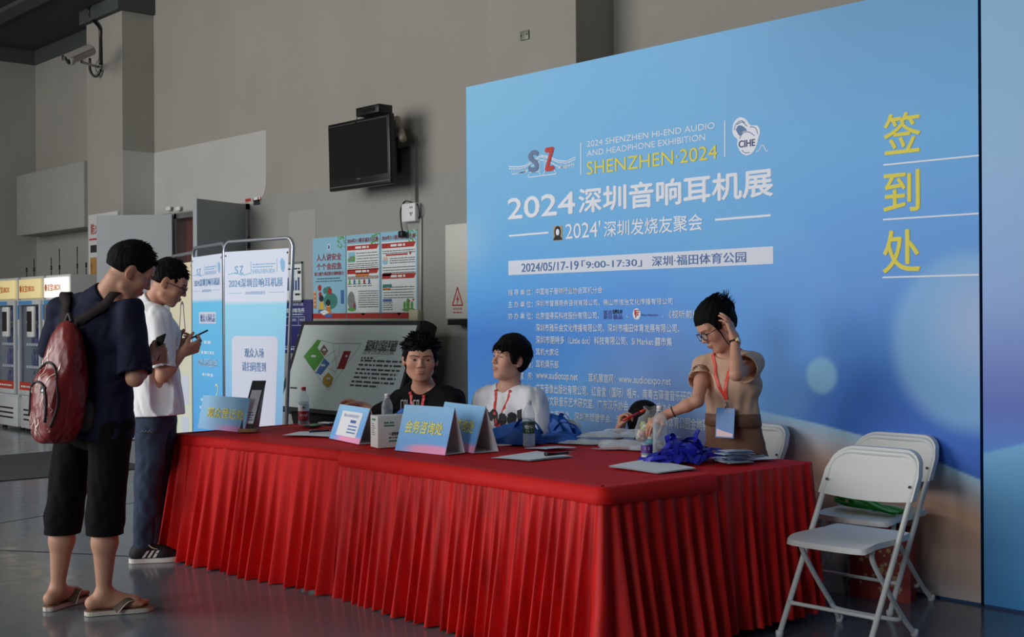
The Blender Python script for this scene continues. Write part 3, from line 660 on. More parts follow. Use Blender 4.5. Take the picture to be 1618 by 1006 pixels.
for k in range(3):
    lab = ('left safety poster with big red slogan and reading children', 'middle safety poster with rock-fall picture near its foot', 'right safety poster with small green trees at its lower right')[k]
    w_ = XP[k + 1] - XP[k] - 0.012; t = thing('safety_poster', lab, 'poster', (XP[k], YW - 0.004, PZ0), 0, 'safety posters on the back wall'); h_ = PZ1 - PZ0
    rr = np.random.RandomState(40 + k)
    MB().box((0, 0, 0), (w_, 0.003, h_)).build('sheet', M_SKY, t)
    a = MB(); y = -0.001
    rect(a, 0, 0, w_, 0.05, y, 0); a.build('red_foot', M_PRED, t)
    a = MB(); leaves(a, w_ - 0.005, h_, -0.0012, 0, rr, 26); a.build('leaf_print', M_PGREEN, t)
    if k == 0:
        a = MB(); text(a, '人人讲安全', (0.07, -0.001, h_ - 0.225), EX, EZ, w_ - 0.14, 0.066, 0, 0.03); text(a, '个个会应急', (0.07, -0.001, h_ - 0.315), EX, EZ, w_ - 0.14, 0.066, 0, 0.03); text(a, '着力提升基层防灾避险能力', (0.03, -0.001, h_ - 0.37), EX, EZ, w_ - 0.06, 0.036, 0, 0.025)
        a.build('slogan_lettering', mat('slogan_red', (150, 26, 36), 0.6), t)
        a = MB(); disc_(a, w_ / 2, h_ - 0.095, 0.026, 0.032, -0.001, 0); disc_(a, w_ / 2, h_ - 0.095, 0.016, 0.021, -0.0016, 1); a.build('emblem', [M_PWHITE, M_PBLUE], t)
        a = MB(); dashes(a, 0.08, w_ - 0.1, h_ - 0.405, 0.01, -0.001, 2); dashes(a, 0.05, w_ - 0.06, h_ - 0.43, 0.008, -0.001, 3); a.build('small_lettering', M_BLACKINK, t)
        a = MB(); y = -0.001
        rect(a, 0.01, 0.10, 0.06, 0.27, y, 4); 
        for z in (0.13, 0.17, 0.21, 0.25): rect(a, 0.018, z, 0.052, z + 0.018, y - 0.0004, 2)
        rect(a, w_ - 0.085, 0.14, w_ - 0.03, 0.27, y, 3)
        disc_(a, 0.31, 0.17, 0.12, 0.08, y, 5); rect(a, 0.24, 0.22, 0.31, 0.31, y - 0.0002, 5)
        for x, z, r, m_ in ((0.12, 0.30, 0.032, 0), (0.13, 0.235, 0.028, 0), (0.215, 0.27, 0.034, 5), (0.30, 0.265, 0.034, 0)): disc_(a, x, z, r, r * 0.95, y - 0.0006, m_)
        for cx, m1, m2 in ((0.15, 6, 3), (0.27, 4, 3)):
            z0 = 0.125 - (cx - 0.15) * 0.35
            disc_(a, cx, z0 + 0.055, 0.036, 0.036, y - 0.0008, 2); disc_(a, cx, z0 + 0.07, 0.042, 0.032, y - 0.0011, 7)
            a.poly([(cx - 0.05, y - 0.001, z0 - 0.04), (cx + 0.055, y - 0.001, z0 - 0.04), (cx + 0.035, y - 0.001, z0 + 0.03), (cx - 0.03, y - 0.001, z0 + 0.03)], m1)
            a.poly([(cx - 0.06, y - 0.0012, z0 - 0.07), (cx + 0.06, y - 0.0012, z0 - 0.075), (cx + 0.07, y - 0.0012, z0 - 0.04), (cx - 0.045, y - 0.0012, z0 - 0.035)], m2)
        a.poly([(0.12, y - 0.0016, 0.065), (0.19, y - 0.0016, 0.03), (0.29, y - 0.0016, 0.06), (0.21, y - 0.0016, 0.085)], 1)
        a.build('picture', [M_PRED, M_PWHITE, M_PSKIN, M_PBLUE, M_PORANGE, M_PTEAL, mat('poster_yellow', (214, 180, 70), 0.6), M_BLACKINK], t)
        continue
    a = MB(); text(a, '2024年5·12防灾减灾日主题', (0.02, -0.0018, h_ - 0.075), EX, EZ, w_ - 0.05, 0.042, 0, 0.02); a.build('heading_lettering', mat('poster_maroon', (150, 50, 60), 0.6), t)
    a = MB(); mgn = 0.018; rect(a, mgn, 0.055, w_ - mgn, h_ - 0.09, -0.001); a.poly([(w_ / 2 - 0.05, -0.001, 0.055), (w_ / 2, -0.001, 0.025), (w_ / 2 + 0.05, -0.001, 0.055)]); a.build('white_card', M_PWHITE, t)
    a = MB()
    bars = (h_ - 0.145, h_ - 0.37) if k == 1 else (h_ - 0.15, h_ - 0.43)
    for z in bars: a.poly([(mgn, -0.0018, z), (w_ - mgn - 0.03, -0.0018, z), (w_ - mgn, -0.0018, z + 0.046), (mgn, -0.0018, z + 0.046)])
    a.build('red_banner', M_PRED, t)
    a = MB()
    for z in bars: dashes(a, w_ * 0.28, w_ * 0.68, z + 0.013, 0.02, -0.0026, 4)
    a.build('banner_lettering', M_PWHITE, t)
    a = MB(); sd = 10 * k
    if k == 1:
        lines = [(0.17, w_ - 0.03, h_ - 0.18 - i * 0.026) for i in range(4)] + [(0.03, w_ - 0.03, h_ - 0.28 - i * 0.018) for i in range(4)] + [(0.03, w_ - 0.03, h_ - 0.40 - i * 0.02) for i in range(2)] + [(0.2, w_ - 0.03, 0.25 - i * 0.021) for i in range(8)] + [(0.03 + 0.08 * (i % 5), 0.03 + 0.08 * (i % 5) + 0.062, 0.32 - 0.02 * (i // 5)) for i in range(10)]
    else:
        lines = [(0.03, w_ - 0.03, h_ - 0.18 - i * 0.02) for i in range(2)] + [(0.14, w_ - 0.03, h_ - 0.25 - i * 0.02) for i in range(3)] + [(0.03, w_ - 0.03, h_ - 0.33 - i * 0.025) for i in range(3)] + [(0.03, w_ - 0.05, h_ - 0.51 - i * 0.022) for i in range(2)] + [(0.04, w_ - 0.05, 0.23 - i * 0.024) for i in range(3)] + [(0.03, 0.18, 0.135 - i * 0.02) for i in range(4)]
    for i, (x0, x1, z) in enumerate(lines): dashes(a, x0, x1, z, 0.0075, -0.0018, sd + i)
    a.build('small_lettering', M_BLACKINK, t)
    a = MB(); y = -0.0018
    if k == 1:
        rect(a, 0.03, h_ - 0.26, 0.15, h_ - 0.16, y, 0); disc_(a, 0.06, h_ - 0.235, 0.035, 0.02, y - 0.0004, 3); disc_(a, 0.12, h_ - 0.225, 0.03, 0.03, y - 0.0004, 3); rect(a, 0.06, h_ - 0.25, 0.1, h_ - 0.2, y - 0.0006, 5)
        rect(a, w_ * 0.28, 0.355 + 0.04, w_ * 0.68, 0.355 + 0.07, y, 1); rect(a, 0.02, 0.378, w_ - 0.02, 0.384, y, 2)
        for i, m_ in enumerate((3, 4, 3, 2, 4)): disc_(a, 0.055 + i * 0.08, 0.345, 0.017, 0.022, y, m_)
        disc_(a, 0.08, 0.17, 0.06, 0.085, y, 5); disc_(a, 0.11, 0.13, 0.045, 0.05, y - 0.0002, 5); disc_(a, 0.09, 0.085, 0.07, 0.02, y - 0.0003, 3); disc_(a, 0.13, 0.12, 0.012, 0.03, y - 0.0006, 2); disc_(a, 0.15, 0.11, 0.01, 0.028, y - 0.0006, 4)
        a.build('picture', [M_SKY, M_PORANGE, M_PRED, M_PGREEN, M_PBLUE, M_PGREY], t)
    else:
        rect(a, 0.03, 0.385, 0.17, 0.41, y, 2); rect(a, 0.03, 0.285, 0.17, 0.31, y, 6); rect(a, 0.03, 0.15, 0.17, 0.175, y, 4); rect(a, 0.03, 0.26, 0.15, 0.275, y, 1)
        disc_(a, 0.07, h_ - 0.27, 0.045, 0.03, y, 0); disc_(a, 0.055, h_ - 0.24, 0.016, 0.018, y - 0.0004, 7); disc_(a, 0.09, h_ - 0.245, 0.016, 0.018, y - 0.0004, 7); disc_(a, w_ - 0.1, h_ - 0.205, 0.014, 0.016, y - 0.0004, 2)
        rect(a, 0.08, h_ - 0.22, w_ - 0.14, h_ - 0.205, y, 2)
        disc_(a, w_ - 0.13, 0.075, 0.1, 0.016, y, 3)
        for x, s_ in ((w_ - 0.19, 0.06), (w_ - 0.14, 0.085), (w_ - 0.08, 0.06)): disc_(a, x, 0.085 + s_ / 2, s_ * 0.32, s_ * 0.6, y - 0.0004, 3); rect(a, x - 0.004, 0.07, x + 0.004, 0.1, y - 0.0002, 1)
        for x, z in ((w_ - 0.12, 0.155), (w_ - 0.06, 0.165)): disc_(a, x, z, 0.014, 0.01, y - 0.0005, 2)
        a.build('picture', [M_SKY, M_PORANGE, M_PRED, M_PGREEN, M_PBLUE, M_PGREY, M_PTEAL, M_PSKIN], t)
# ---- white electrical cabinet half behind the display wall
e0, e1 = pz(704.5, 504, YW - 0.16), pz(704, 355, YW - 0.16)
ec = thing('electrical_cabinet', 'white electrical cabinet with a red warning triangle', 'electrical cabinet', (e0[0], YW - 0.16, e0[2])); eh = e1[2] - e0[2]
MB().box((0, 0, 0), (0.52, 0.155, eh), bev=0.006).build('body', mat('cabinet_cream', (206, 205, 196), 0.5), ec)
MB().box((0.006, -0.006, 0.006), (0.514, 0.0, eh - 0.006), bev=0.003).build('door', mat('cabinet_cream', (206, 205, 196), 0.5), ec)
cx, cz = 0.165, 0.27 * eh
a = MB()
def tri(mb, c, r, y, w_):
    for k in range(3):
        p = [np.array((c[0] + r * 0.78 * math.sin(t), c[1] + r * math.cos(t))) for t in (k * 2 * PI / 3, (k + 1) * 2 * PI / 3)]
        u = nrm(p[1] - p[0]); n_ = np.array((-u[1], u[0])) * w_
        mb.poly([(q[0], y, q[1]) for q in (p[0] - n_, p[1] - n_, p[1] + n_, p[0] + n_)])
tri(a, (cx, cz - 0.05), 0.10, -0.0075, 0.006)
a.poly([(cx + 0.01, -0.0078, cz), (cx - 0.018, -0.0078, cz - 0.055), (cx - 0.002, -0.0078, cz - 0.055), (cx - 0.008, -0.0078, cz - 0.10), (cx + 0.018, -0.0078, cz - 0.04), (cx + 0.004, -0.0078, cz - 0.04)])
text(a, '有电危险', (cx, -0.0075, cz - 0.14), EX, EZ, 0.12, 0.022, align='c'); dashes(a, cx - 0.06, cx + 0.06, cz - 0.165, 0.01, -0.0075, 3)
a.build('warning_triangle', M_REDINK, ec)
MB().box((0.0, 0.02, -0.05), (0.3, 0.15, -0.002)).build('cable_entry', M_BLACKPL, ec)
# ---- framed plan and navy board near the banners
f0, f1 = pz(450, 478, YW), pz(481.5, 413, YW)
fp = thing('framed_plan', 'framed white evacuation plan with blue room drawings', 'framed plan', (f0[0], YW - 0.02, f0[2] + 0.0)); fw, fh = f1[0] - f0[0], f1[2] - f0[2]
MB().box((0, 0, 0), (fw, 0.018, fh)).build('sheet', M_PWHITE, fp)
mb = MB()
for q in ((0, 0, fw, 0.02), (0, fh - 0.02, fw, fh), (0, 0, 0.02, fh), (fw - 0.02, 0, fw, fh)): mb.box((q[0], -0.008, q[1]), (q[2], 0.0, q[3]))
mb.build('frame', mat('grey_trim2', (140, 144, 142), 0.4, metal=0.4), fp)
a = MB()
for i in range(5): rect(a, 0.08 + i * 0.05, 0.12, 0.112 + i * 0.05, fh * 0.62 - 0.03 * (i % 2), -0.001)
a.build('plan_drawing', M_LNAVY, fp)
a = MB(); dashes(a, 0.06, fw - 0.06, fh - 0.075, 0.014, -0.001, 5); dashes(a, fw * 0.6, fw - 0.04, 0.07, 0.02, -0.001, 6); dashes(a, fw - 0.1, fw - 0.04, fh - 0.12, 0.03, -0.001, 6); a.build('plan_lettering', M_BLACKINK, fp)
n0, n1 = pz(441, 557, YW), pz(495, 473, YW)
nb = thing('notice_board', 'navy notice board about the emergency shelter, white writing', 'notice board', (n0[0], YW - 0.02, n0[2])); nw, nh = n1[0] - n0[0], n1[2] - n0[2]
MB().box((0, 0, 0), (nw, 0.018, nh), bev=0.004).build('board', mat('navy_board', (44, 44, 112), 0.5), nb)
a = MB(); text(a, '福田体育公园', (nw * 0.36, -0.001, nh * 0.89), EX, EZ, nw * 0.4, nh * 0.05); text(a, '应急避难场所', (nw * 0.18, -0.001, nh * 0.76), EX, EZ, nw * 0.62, nh * 0.085, 0, 0.03); dashes(a, nw * 0.35, nw * 0.75, nh * 0.72, 0.01, -0.001, 8)
text(a, '棚宿区', (nw * 0.42, -0.001, nh * 0.60), EX, EZ, nw * 0.15, nh * 0.05); text(a, '物资区', (nw * 0.66, -0.001, nh * 0.60), EX, EZ, nw * 0.14, nh * 0.05); text(a, '休息区', (nw * 0.6, -0.001, nh * 0.31), EX, EZ, nw * 0.15, nh * 0.055); dashes(a, nw * 0.1, nw * 0.6, nh * 0.06, 0.02, -0.001, 9)
for z in (0.12, 0.52, 0.68): rect(a, nw * 0.08, nh * z, nw * 0.8, nh * z + 0.004, -0.001)
for x, z0_, z1_ in ((0.08, 0.12, 0.68), (0.8, 0.12, 0.68), (0.38, 0.12, 0.68), (0.62, 0.52, 0.68)): rect(a, nw * x, nh * z0_, nw * x + 0.004, nh * z1_, -0.001)
a.build('board_lettering', M_LPALE, nb)
# ---- small stickers beside the door
s0, s1 = pz(400, 326, YW), pz(413, 311, YW)
st = thing('door_sign', 'small red and white notice right of the dark open door', 'sign', (s0[0], YW - 0.004, s0[2])); sw, sh = s1[0] - s0[0], s1[2] - s0[2]
MB().box((0, 0, 0), (sw, 0.003, sh)).build('sheet', mat('sign_grey', (150, 150, 150), 0.6), st); a = MB(); rect(a, 0, sh * 0.58, sw, sh, -0.001); a.build('red_strip', M_PRED, st)
a = MB(); dashes(a, 0.02, sw - 0.02, sh * 0.72, 0.03, -0.0016, 2); a.build('strip_lettering', M_PWHITE, st); a = MB(); dashes(a, 0.02, sw - 0.02, sh * 0.1, 0.06, -0.001, 3); a.build('sign_lettering', M_BLACKINK, st)
s0, s1 = pz(388, 319, YW), pz(397, 313, YW); a = MB().box((s0[0], YW - 0.004, s0[2]), (s1[0], YW - 0.001, s1[2])); tag(a.build('door_sticker', M_PRED), 'tiny red sticker over the hinge side of the dark door', 'sticker')
# ---- notice panel behind the grey door leaf, on the pillar
b0, b1 = pz(141, 560, YP - 0.03), pz(186, 333, YP - 0.03)
bp_ = thing('notice_board', 'tall white notice panel with brown cork, behind the pale door leaf', 'notice board', (b0[0], YP - 0.03, b0[2])); bw, bh = b1[0] - b0[0], b1[2] - b0[2]
MB().box((0, 0, 0), (bw, 0.028, bh)).build('panel', mat('panel_white', (198, 198, 198), 0.6), bp_)
a = MB(); rect(a, 0.05, 0.05, bw - 0.05, bh - 0.52, -0.002); a.build('cork', mat('cork_brown', (160, 120, 62), 0.9, noise=0.2, nscale=60), bp_)
a = MB(); rect(a, 0.12, bh - 1.15, 0.24, bh - 0.75, -0.004); rect(a, 0.3, bh - 0.95, 0.5, bh - 0.6, -0.004); a.build('pinned_sheet', mat('sheet_green', (70, 165, 90), 0.6), bp_)
a = MB(); text(a, '防火', (0.08, -0.002, bh - 0.24), EX, EZ, 0.22, 0.13, 0, 0.02); rect(a, 0.02, bh - 0.31, bw - 0.02, bh - 0.29, -0.002); a.build('panel_lettering', M_REDINK, bp_)
a = MB(); dashes(a, 0.06, 0.4, bh - 0.46, 0.09, -0.002, 4); a.build('panel_small_lettering', M_BLACKINK, bp_)
# ---- blank plate on the second pillar
s0, s1 = pz(823.5, 65, YP), pz(836.5, 47, YP)
sp = thing('blank_plate', 'grey metal blank plate high on the pillar above the display wall', 'plate', (s0[0], YP - 0.012, s0[2]))
pw, ph = s1[0] - s0[0], s1[2] - s0[2]
MB().box((0, 0, 0), (pw, 0.011, ph), bev=0.003).build('plate', mat('plate_grey', (120, 124, 112), 0.5, metal=0.4), sp)
for x, z in ((0.015, ph * 0.5), (pw - 0.015, ph * 0.55)): MB().lathe([(0.006, 0), (0.006, 0.004)], (x, -0.004, z), 10, axis=(0, 1, 0)).build('screw', M_DARKSTEEL, sp)
# ---- security camera on the first pillar
c0 = pz(158, 106, YP); sc_ = thing('security_camera', 'pale bullet security camera on an arm high on the pillar', 'security camera', (c0[0], YP, c0[2]))
loc = np.array(sc_.location)
D_ = 14.6
q = lambda px, py, d: atD(px, py, d) - loc
front, back = q(107, 95, 14.35), q(147, 78, 14.55)
ax = nrm(front - back); L_ = np.linalg.norm(front - back)
MB().lathe([(0.052, 0), (0.06, 0.02), (0.06, L_ - 0.06), (0.07, L_ - 0.05), (0.07, L_), (0.055, L_)], back, 20, axis=ax).build('camera_body', mat('camera_grey', (150, 146, 140), 0.45), sc_)
MB().lathe([(0.052, L_ - 0.01), (0.052, L_ + 0.004)], back, 20, axis=ax).build('lens_window', M_GLOSSBLACK, sc_)
mb = MB(); up = V(0, 0, 1); u = nrm(np.cross(ax, up)); h1 = 0.075
P = [back + ax * t + h1 * (math.cos(a) * nrm(np.cross(u, ax)) + math.sin(a) * u) for t in (0.02, L_ + 0.03) for a in np.linspace(-1.4, 1.4, 9)]
mb.grid(np.array(P).reshape(2, 9, 3)); mb.build('sun_shield', mat('camera_grey', (150, 146, 140), 0.45), sc_)
j = q(129, 98, 14.5)
mb = MB().tube([np.array((0, -0.03, 0)), j, j + V(0, 0, 0.04), (front + back) / 2 - V(0, 0, 0.05)], 0.016, 10); mb.build('arm', mat('camera_grey', (150, 146, 140), 0.45), sc_)
MB().lathe([(0.075, 0), (0.07, 0.03), (0.03, 0.04)], (0, 0, 0), 18, axis=(0, -1, 0)).build('base_plate', mat('camera_grey', (150, 146, 140), 0.45), sc_)
top = [pz(147, 2, YP - 0.08), pz(140, 15, YP - 0.08), pz(146, 30, YP - 0.05), pz(157, 44, YP - 0.03), pz(158.5, 60, YP - 0.02), pz(158.5, 102, YP - 0.03)]
mb = MB().tube(spline([p - loc for p in top], 40), 0.018, 8)
lo = [pz(142, 92, YP - 0.12), pz(142, 108, YP - 0.12), pz(146, 118, YP - 0.1), pz(153, 120, YP - 0.06), pz(160, 110, YP - 0.03)]
mb.tube(spline([p - loc for p in lo], 24), 0.016, 8); mb.build('cable', M_BLACKPL, sc_)

# ---- floor-standing slanted map display
KX0, KX1 = -10.18, -8.36
kp0, kp1 = V(0, 6.16, 0.555), V(0, 6.45, 1.365)
ku = nrm(kp1 - kp0); kn = nrm(np.cross((1, 0, 0), ku)); kn = -kn if kn[1] > 0 else kn         # kn faces the room
kk = thing('map_display', 'slanted dark-framed display showing the sports park site map', 'display stand', (-9.27, 6.5, 0)); loc = np.array(kk.location)
KL = np.linalg.norm(kp1 - kp0); TH = 0.17
prof = [kp0, kp1] + [kp1 - kn * TH / 2 + (TH / 2 * math.cos(t) * kn + 0.022 * math.sin(t) * ku) for t in np.linspace(0.2, PI - 0.2, 10)] + [kp1 - kn * TH, kp0 - kn * TH]
mb = MB().prism([(KX0, p[1], p[2]) for p in prof], (KX1 - KX0, 0, 0)); mb.xform(lambda v: v - loc); mb.build('casing', mat('casing_dark', (38, 40, 40), 0.4), kk)
mb = MB(); rim = 0.035
for a_, b_ in (((KX0, 0), (KX1, rim)), ((KX0, KL - rim), (KX1, KL)), ((KX0, 0), (KX0 + rim, KL)), ((KX1 - rim, 0), (KX1, KL))):
    P = [kp0 + ku * v_ + V(x_, 0, 0) for x_, v_ in ((a_[0], a_[1]), (b_[0], a_[1]), (b_[0], b_[1]), (a_[0], b_[1]))]
    mb.prism([p + kn * 0.001 for p in P], kn * 0.010)
mb.xform(lambda v: v - loc); mb.build('bezel', mat('bezel_dark', (52, 56, 56), 0.35), kk)
def onK(px, py, off=0.003):
    d = ray(px, py); p0 = kp0 + kn * off; t = np.dot(p0 - CC, kn) / np.dot(d, kn); return CC + d * t - loc
scr = [kp0 + ku * v_ + V(x_, 0, 0) + kn * 0.002 - loc for x_, v_ in ((KX0 + rim, rim), (KX1 - rim, rim), (KX1 - rim, KL - rim), (KX0 + rim, KL - rim))]
MB().poly(scr).build('screen', mat('map_screen', (204, 216, 214), 0.25, emit=(150, 165, 168), estr=0.24), kk)
Kf = lambda x, y: onK(430 + x / 4.191, 480 + y / 4.191)
a = MB()
for pts, m_ in (([(300, 235), (325, 243), (300, 290), (345, 355), (278, 447), (210, 345)], 0), ([(343, 268), (372, 310), (345, 347), (315, 308)], 1), ([(345, 358), (382, 395), (322, 472), (288, 455)], 2), ([(372, 453), (405, 490), (395, 530), (372, 557), (335, 530), (335, 490)], 3), ([(475, 311), (523, 312), (478, 432), (428, 430)], 4)):
    a.poly([Kf(*p) for p in pts][::-1], m_)
a.build('map_area', [mat('map_green', (82, 158, 62), 0.5), mat('map_brown', (132, 104, 92), 0.5), mat('map_blue', (66, 120, 190), 0.5), mat('map_yellow', (204, 168, 66), 0.5), mat('map_red', (168, 40, 42), 0.5)], kk)
a = MB()
def kline(p, q, w_=0.003):
    A_, B_ = Kf(*p), Kf(*q); n_ = nrm(np.cross(B_ - A_, kn)) * w_; a.poly([A_ - n_, B_ - n_, B_ + n_, A_ + n_])
for p, q in (((325, 240), (400, 262)), ((400, 262), (590, 262)), ((590, 262), (372, 572)), ((205, 345), (372, 572)), ((352, 350), (430, 300)), ((400, 262), (430, 430)), ((430, 430), (405, 490)), ((390, 390), (440, 340)), ((445, 280), (440, 340)), ((380, 430), (420, 450))): kline(p, q, 0.0022)
a.build('map_lines', mat('map_line', (120, 138, 150), 0.5), kk)
a = MB(); r_ = np.random.RandomState(5); UXK = V(1, 0, 0)
def ktext(t, lb, wpx, h, bold=0.0): 
    p = Kf(*lb); q_ = Kf(lb[0] + wpx, lb[1]); text(a, t, p + kn * 0.001, UXK, ku, abs(q_[0] - p[0]), h, 0, bold)
ktext('福田体育公园总平面图', (612, 310), 205, 0.10, 0.02); ktext('SITE MAP OF FUTIAN SPORTS PARK', (600, 333), 205, 0.05)
for i, (x0, x1, y) in enumerate(((583, 865, 380), (570, 855, 408), (558, 845, 437), (547, 830, 463), (538, 820, 490), (523, 810, 518), (513, 700, 543), (588, 665, 363), (118, 170, 560))):
    p = Kf(x0, y); q_ = Kf(x1, y); x = p[0]
    while x < q_[0]:
        wd = r_.uniform(0.02, 0.12); P = [np.array((xx, p[1], p[2])) + ku * z_ for xx, z_ in ((x, 0), (min(x + wd, q_[0]), 0), (min(x + wd, q_[0]), 0.017), (x, 0.017))]
        a.poly(P); x += wd + 0.018
a.build('map_lettering', mat('map_text', (78, 86, 90), 0.5), kk)
a = MB()
for p, wpx in (((258, 352), 30), ((322, 412), 28), ((360, 500), 24), ((484, 352), 14), ((334, 310), 20)):
    A_ = Kf(*p); B_ = Kf(p[0] + wpx, p[1]); P = [np.array((xx, A_[1], A_[2])) + ku * z_ + kn * 0.001 for xx, z_ in ((A_[0], 0), (B_[0], 0), (B_[0], 0.02), (A_[0], 0.02))]; a.poly(P)
a.build('map_area_lettering', M_PWHITE, kk)
mb = MB().box((-1.05, 6.30, 0), (0.85, 6.62, 0.10), bev=0.02); mb.add(*((lambda b: (np.concatenate(b.v), b.f))(MB().prism([(-0.8, 6.22, 0.62), (-0.8, 6.34, 0.08), (-0.8, 6.60, 0.08), (-0.8, 6.56, 0.80)], (1.5, 0, 0)))))
mb.xform(lambda v: v - V(0, 6.5, 0)); mb.build('pedestal', mat('pedestal_black', (20, 21, 22), 0.5), kk)

# ================================================================== BANNER STANDS
M_POLE = mat('banner_pole', (176, 182, 190), 0.3, metal=0.7)
M_BANW = mat('banner_white', (212, 218, 236), 0.6); M_BANTXT = mat('banner_blue_text', (138, 190, 228), 0.6); M_BANTXT2 = mat('banner_steel_text', (100, 140, 196), 0.6)
def banner(label, base, direction, w_top, w_bot, ztop, kind):
    d = nrm(np.array((*direction, 0.0))); n_ = np.cross(d, (0, 0, 1.0))            # n_ faces the viewer side
    ang = math.atan2(d[1], d[0]); t = thing('banner_stand', label, 'banner', (base[0], base[1], 0), ang, 'banner stands beside the table')
    zb = 0.10; r = 0.07; x_of = lambda z: w_bot + (w_top - w_bot) * (z - zb) / (ztop - zb)
    pts = [(0, 0, 0.02), (0, 0, ztop - r)] + [(r - r * math.cos(a), 0, ztop - r + r * math.sin(a)) for a in np.linspace(0.2, PI / 2, 6)] + [(w_top - r + r * math.sin(a), 0, ztop - r + r * math.cos(a)) for a in np.linspace(0, PI / 2 - 0.2, 6)] + [(w_top, 0, ztop - r), (x_of(0.02), 0, 0.02)]
    MB().tube(pts, 0.0135, 10).build('frame', M_POLE, t)
    for x in (0, x_of(0.02)): MB().tube([(x, -0.22, 0.014), (x, 0.22, 0.014)], 0.013, 8).build('foot', M_POLE, t)
    zt = ztop - 0.075
    nx_, nz_ = 24, 60; U, Z = np.meshgrid(np.linspace(0, 1, nx_), np.linspace(0, 1, nz_), indexing='ij')
    zz = zb + (zt - zb) * Z; xl = 0.022; xr = x_of(zz) - 0.022; xx = xl + (xr - xl) * U
    yy = -0.016 + 0 * U
    col = np.zeros((nx_, nz_, 3))
    def band(z0, z1, c0, c1):
        m = (zz >= z0) & (zz <= z1); f = np.clip((zz - z0) / (z1 - z0), 0, 1)[..., None]; cc = artcol2(c0) * (1 - f) + artcol2(c1) * f; col[m] = cc[m]
    artcol2 = lambda c: np.clip(lin(c) * 1.15, 0, 0.92)
    fx = lambda u, z: xl + (x_of(z) - 2 * xl) * u
    yf = -0.0169; L1 = MB(); L2 = MB(); L3 = MB()
    TB = lambda mb, t_, u0, u1, z0, h, bold=0.0, mi=0: text(mb, t_, (fx(u0, z0), yf, z0), EX, EZ, fx(u1, z0) - fx(u0, z0), h, mi, bold)
    if kind in (2, 3):
        zw = zt - (0.385 if kind == 3 else 0.34); k_ = 0.385 / 0.5 if kind == 3 else 0.34 / 0.5
        col[:] = artcol2((208, 215, 236)); m = zz < zw; f = np.clip((zz - zb) / (zw - zb), 0, 1)[..., None]
        c0, c1 = ((116, 150, 214), (140, 206, 240)) if kind == 3 else ((74, 150, 226), (104, 192, 238)); col[m] = (artcol2(c0) * (1 - f) + artcol2(c1) * f)[m]
        y_ = lambda a_: zt - a_ * k_
        TB(L1, 'S', 0.17, 0.22, y_(0.215), 0.075 * k_, 0.04); TB(L1, 'Z', 0.25, 0.30, y_(0.215), 0.075 * k_, 0.04)
        for i in range(9): rect(L1, fx(0.06 + 0.04 * i, zt), y_(0.222) + 0.008 * math.sin(i * 0.8), fx(0.06 + 0.04 * i + 0.03, zt), y_(0.212) + 0.008 * math.sin(i * 0.8), yf)
        rect(L1, fx(0.42, zt), y_(0.22), fx(0.426, zt), y_(0.10), yf); rect(L1, fx(0.82, zt), y_(0.21), fx(0.826, zt), y_(0.09), yf)
        TB(L1, 'SHENZHEN·2024', 0.45, 0.80, y_(0.22), 0.042 * k_); dashes(L1, fx(0.45, zt), fx(0.80, zt), y_(0.14), 0.009, yf, 1); dashes(L1, fx(0.45, zt), fx(0.76, zt), y_(0.165), 0.009, yf, 2)
        P = spline([(0.87, 0.13), (0.885, 0.09), (0.92, 0.10), (0.94, 0.14), (0.925, 0.21), (0.89, 0.20), (0.87, 0.13)], 30)[:-1]; L1.poly([(fx(p[0], zt), yf, y_(p[1])) for p in P][::-1])
        L1.build('heading_lettering', M_BANTXT, t)
        L5 = MB(); TB(L5, '2024深圳音响耳机展', 0.07, 0.93, y_(0.345), 0.085 * k_, 0.008); TB(L5, '2024深圳发烧友聚会', 0.34, 0.66, y_(0.415), 0.032 * k_); rect(L5, fx(0.07, zt), y_(0.40), fx(0.28, zt), y_(0.396), yf); rect(L5, fx(0.7, zt), y_(0.40), fx(0.93, zt), y_(0.396), yf)
        L5.build('title_lettering', mat('banner_title_blue', (120, 170, 216), 0.6), t)
        if kind == 3:
            z1, z0 = zt - 0.62, 0.16; rr = 0.04; P = []
            for cx_, cz_, a0 in ((fx(0.88, z1) - rr, z1 - rr, 0), (fx(0.12, z1) + rr, z1 - rr, PI / 2), (fx(0.12, z0) + rr, z0 + rr, PI), (fx(0.88, z0) - rr, z0 + rr, 1.5 * PI)):
                P += [(cx_ + rr * math.cos(a0 + s_), yf + 0.0003, cz_ + rr * math.sin(a0 + s_)) for s_ in np.linspace(0, PI / 2, 6)]
            MB().poly(P).build('white_card', M_BANW, t); yf -= 0.0006
            TB(L2, '观众入场', 0.34, 0.66, z1 - 0.155, 0.068, 0.006); TB(L2, '请扫码签到', 0.30, 0.70, z1 - 0.255, 0.068, 0.006); L2.build('card_lettering', M_BANTXT2, t)
        else:
            z1 = zt - 0.435; MB().poly([(fx(0.24, z1), yf, z1 - 0.09), (fx(0.80, z1), yf, z1 - 0.09), (fx(0.80, z1), yf, z1), (fx(0.24, z1), yf, z1)]).build('white_card', M_BANW, t); yf -= 0.0006
            TB(L2, '观众入场礼品', 0.28, 0.77, z1 - 0.077, 0.062, 0.008); L2.build('card_lettering', M_BANTXT2, t)
            TB(L3, '100元人民币现金抵用券', 0.20, 0.84, zt - 0.855, 0.058, 0.012)
            for i, (u0, u1, z) in enumerate(((0.40, 0.66, 0.68), (0.3, 0.76, 0.76), (0.34, 0.72, 0.93), (0.28, 0.7, 1.13), (0.24, 0.72, 1.19), (0.24, 0.6, 1.25))): dashes(L3, fx(u0, 1), fx(u1, 1), zt - z, 0.022, yf, i)
            L3.build('gift_lettering', mat('banner_text_pale', (196, 226, 246), 0.6), t)
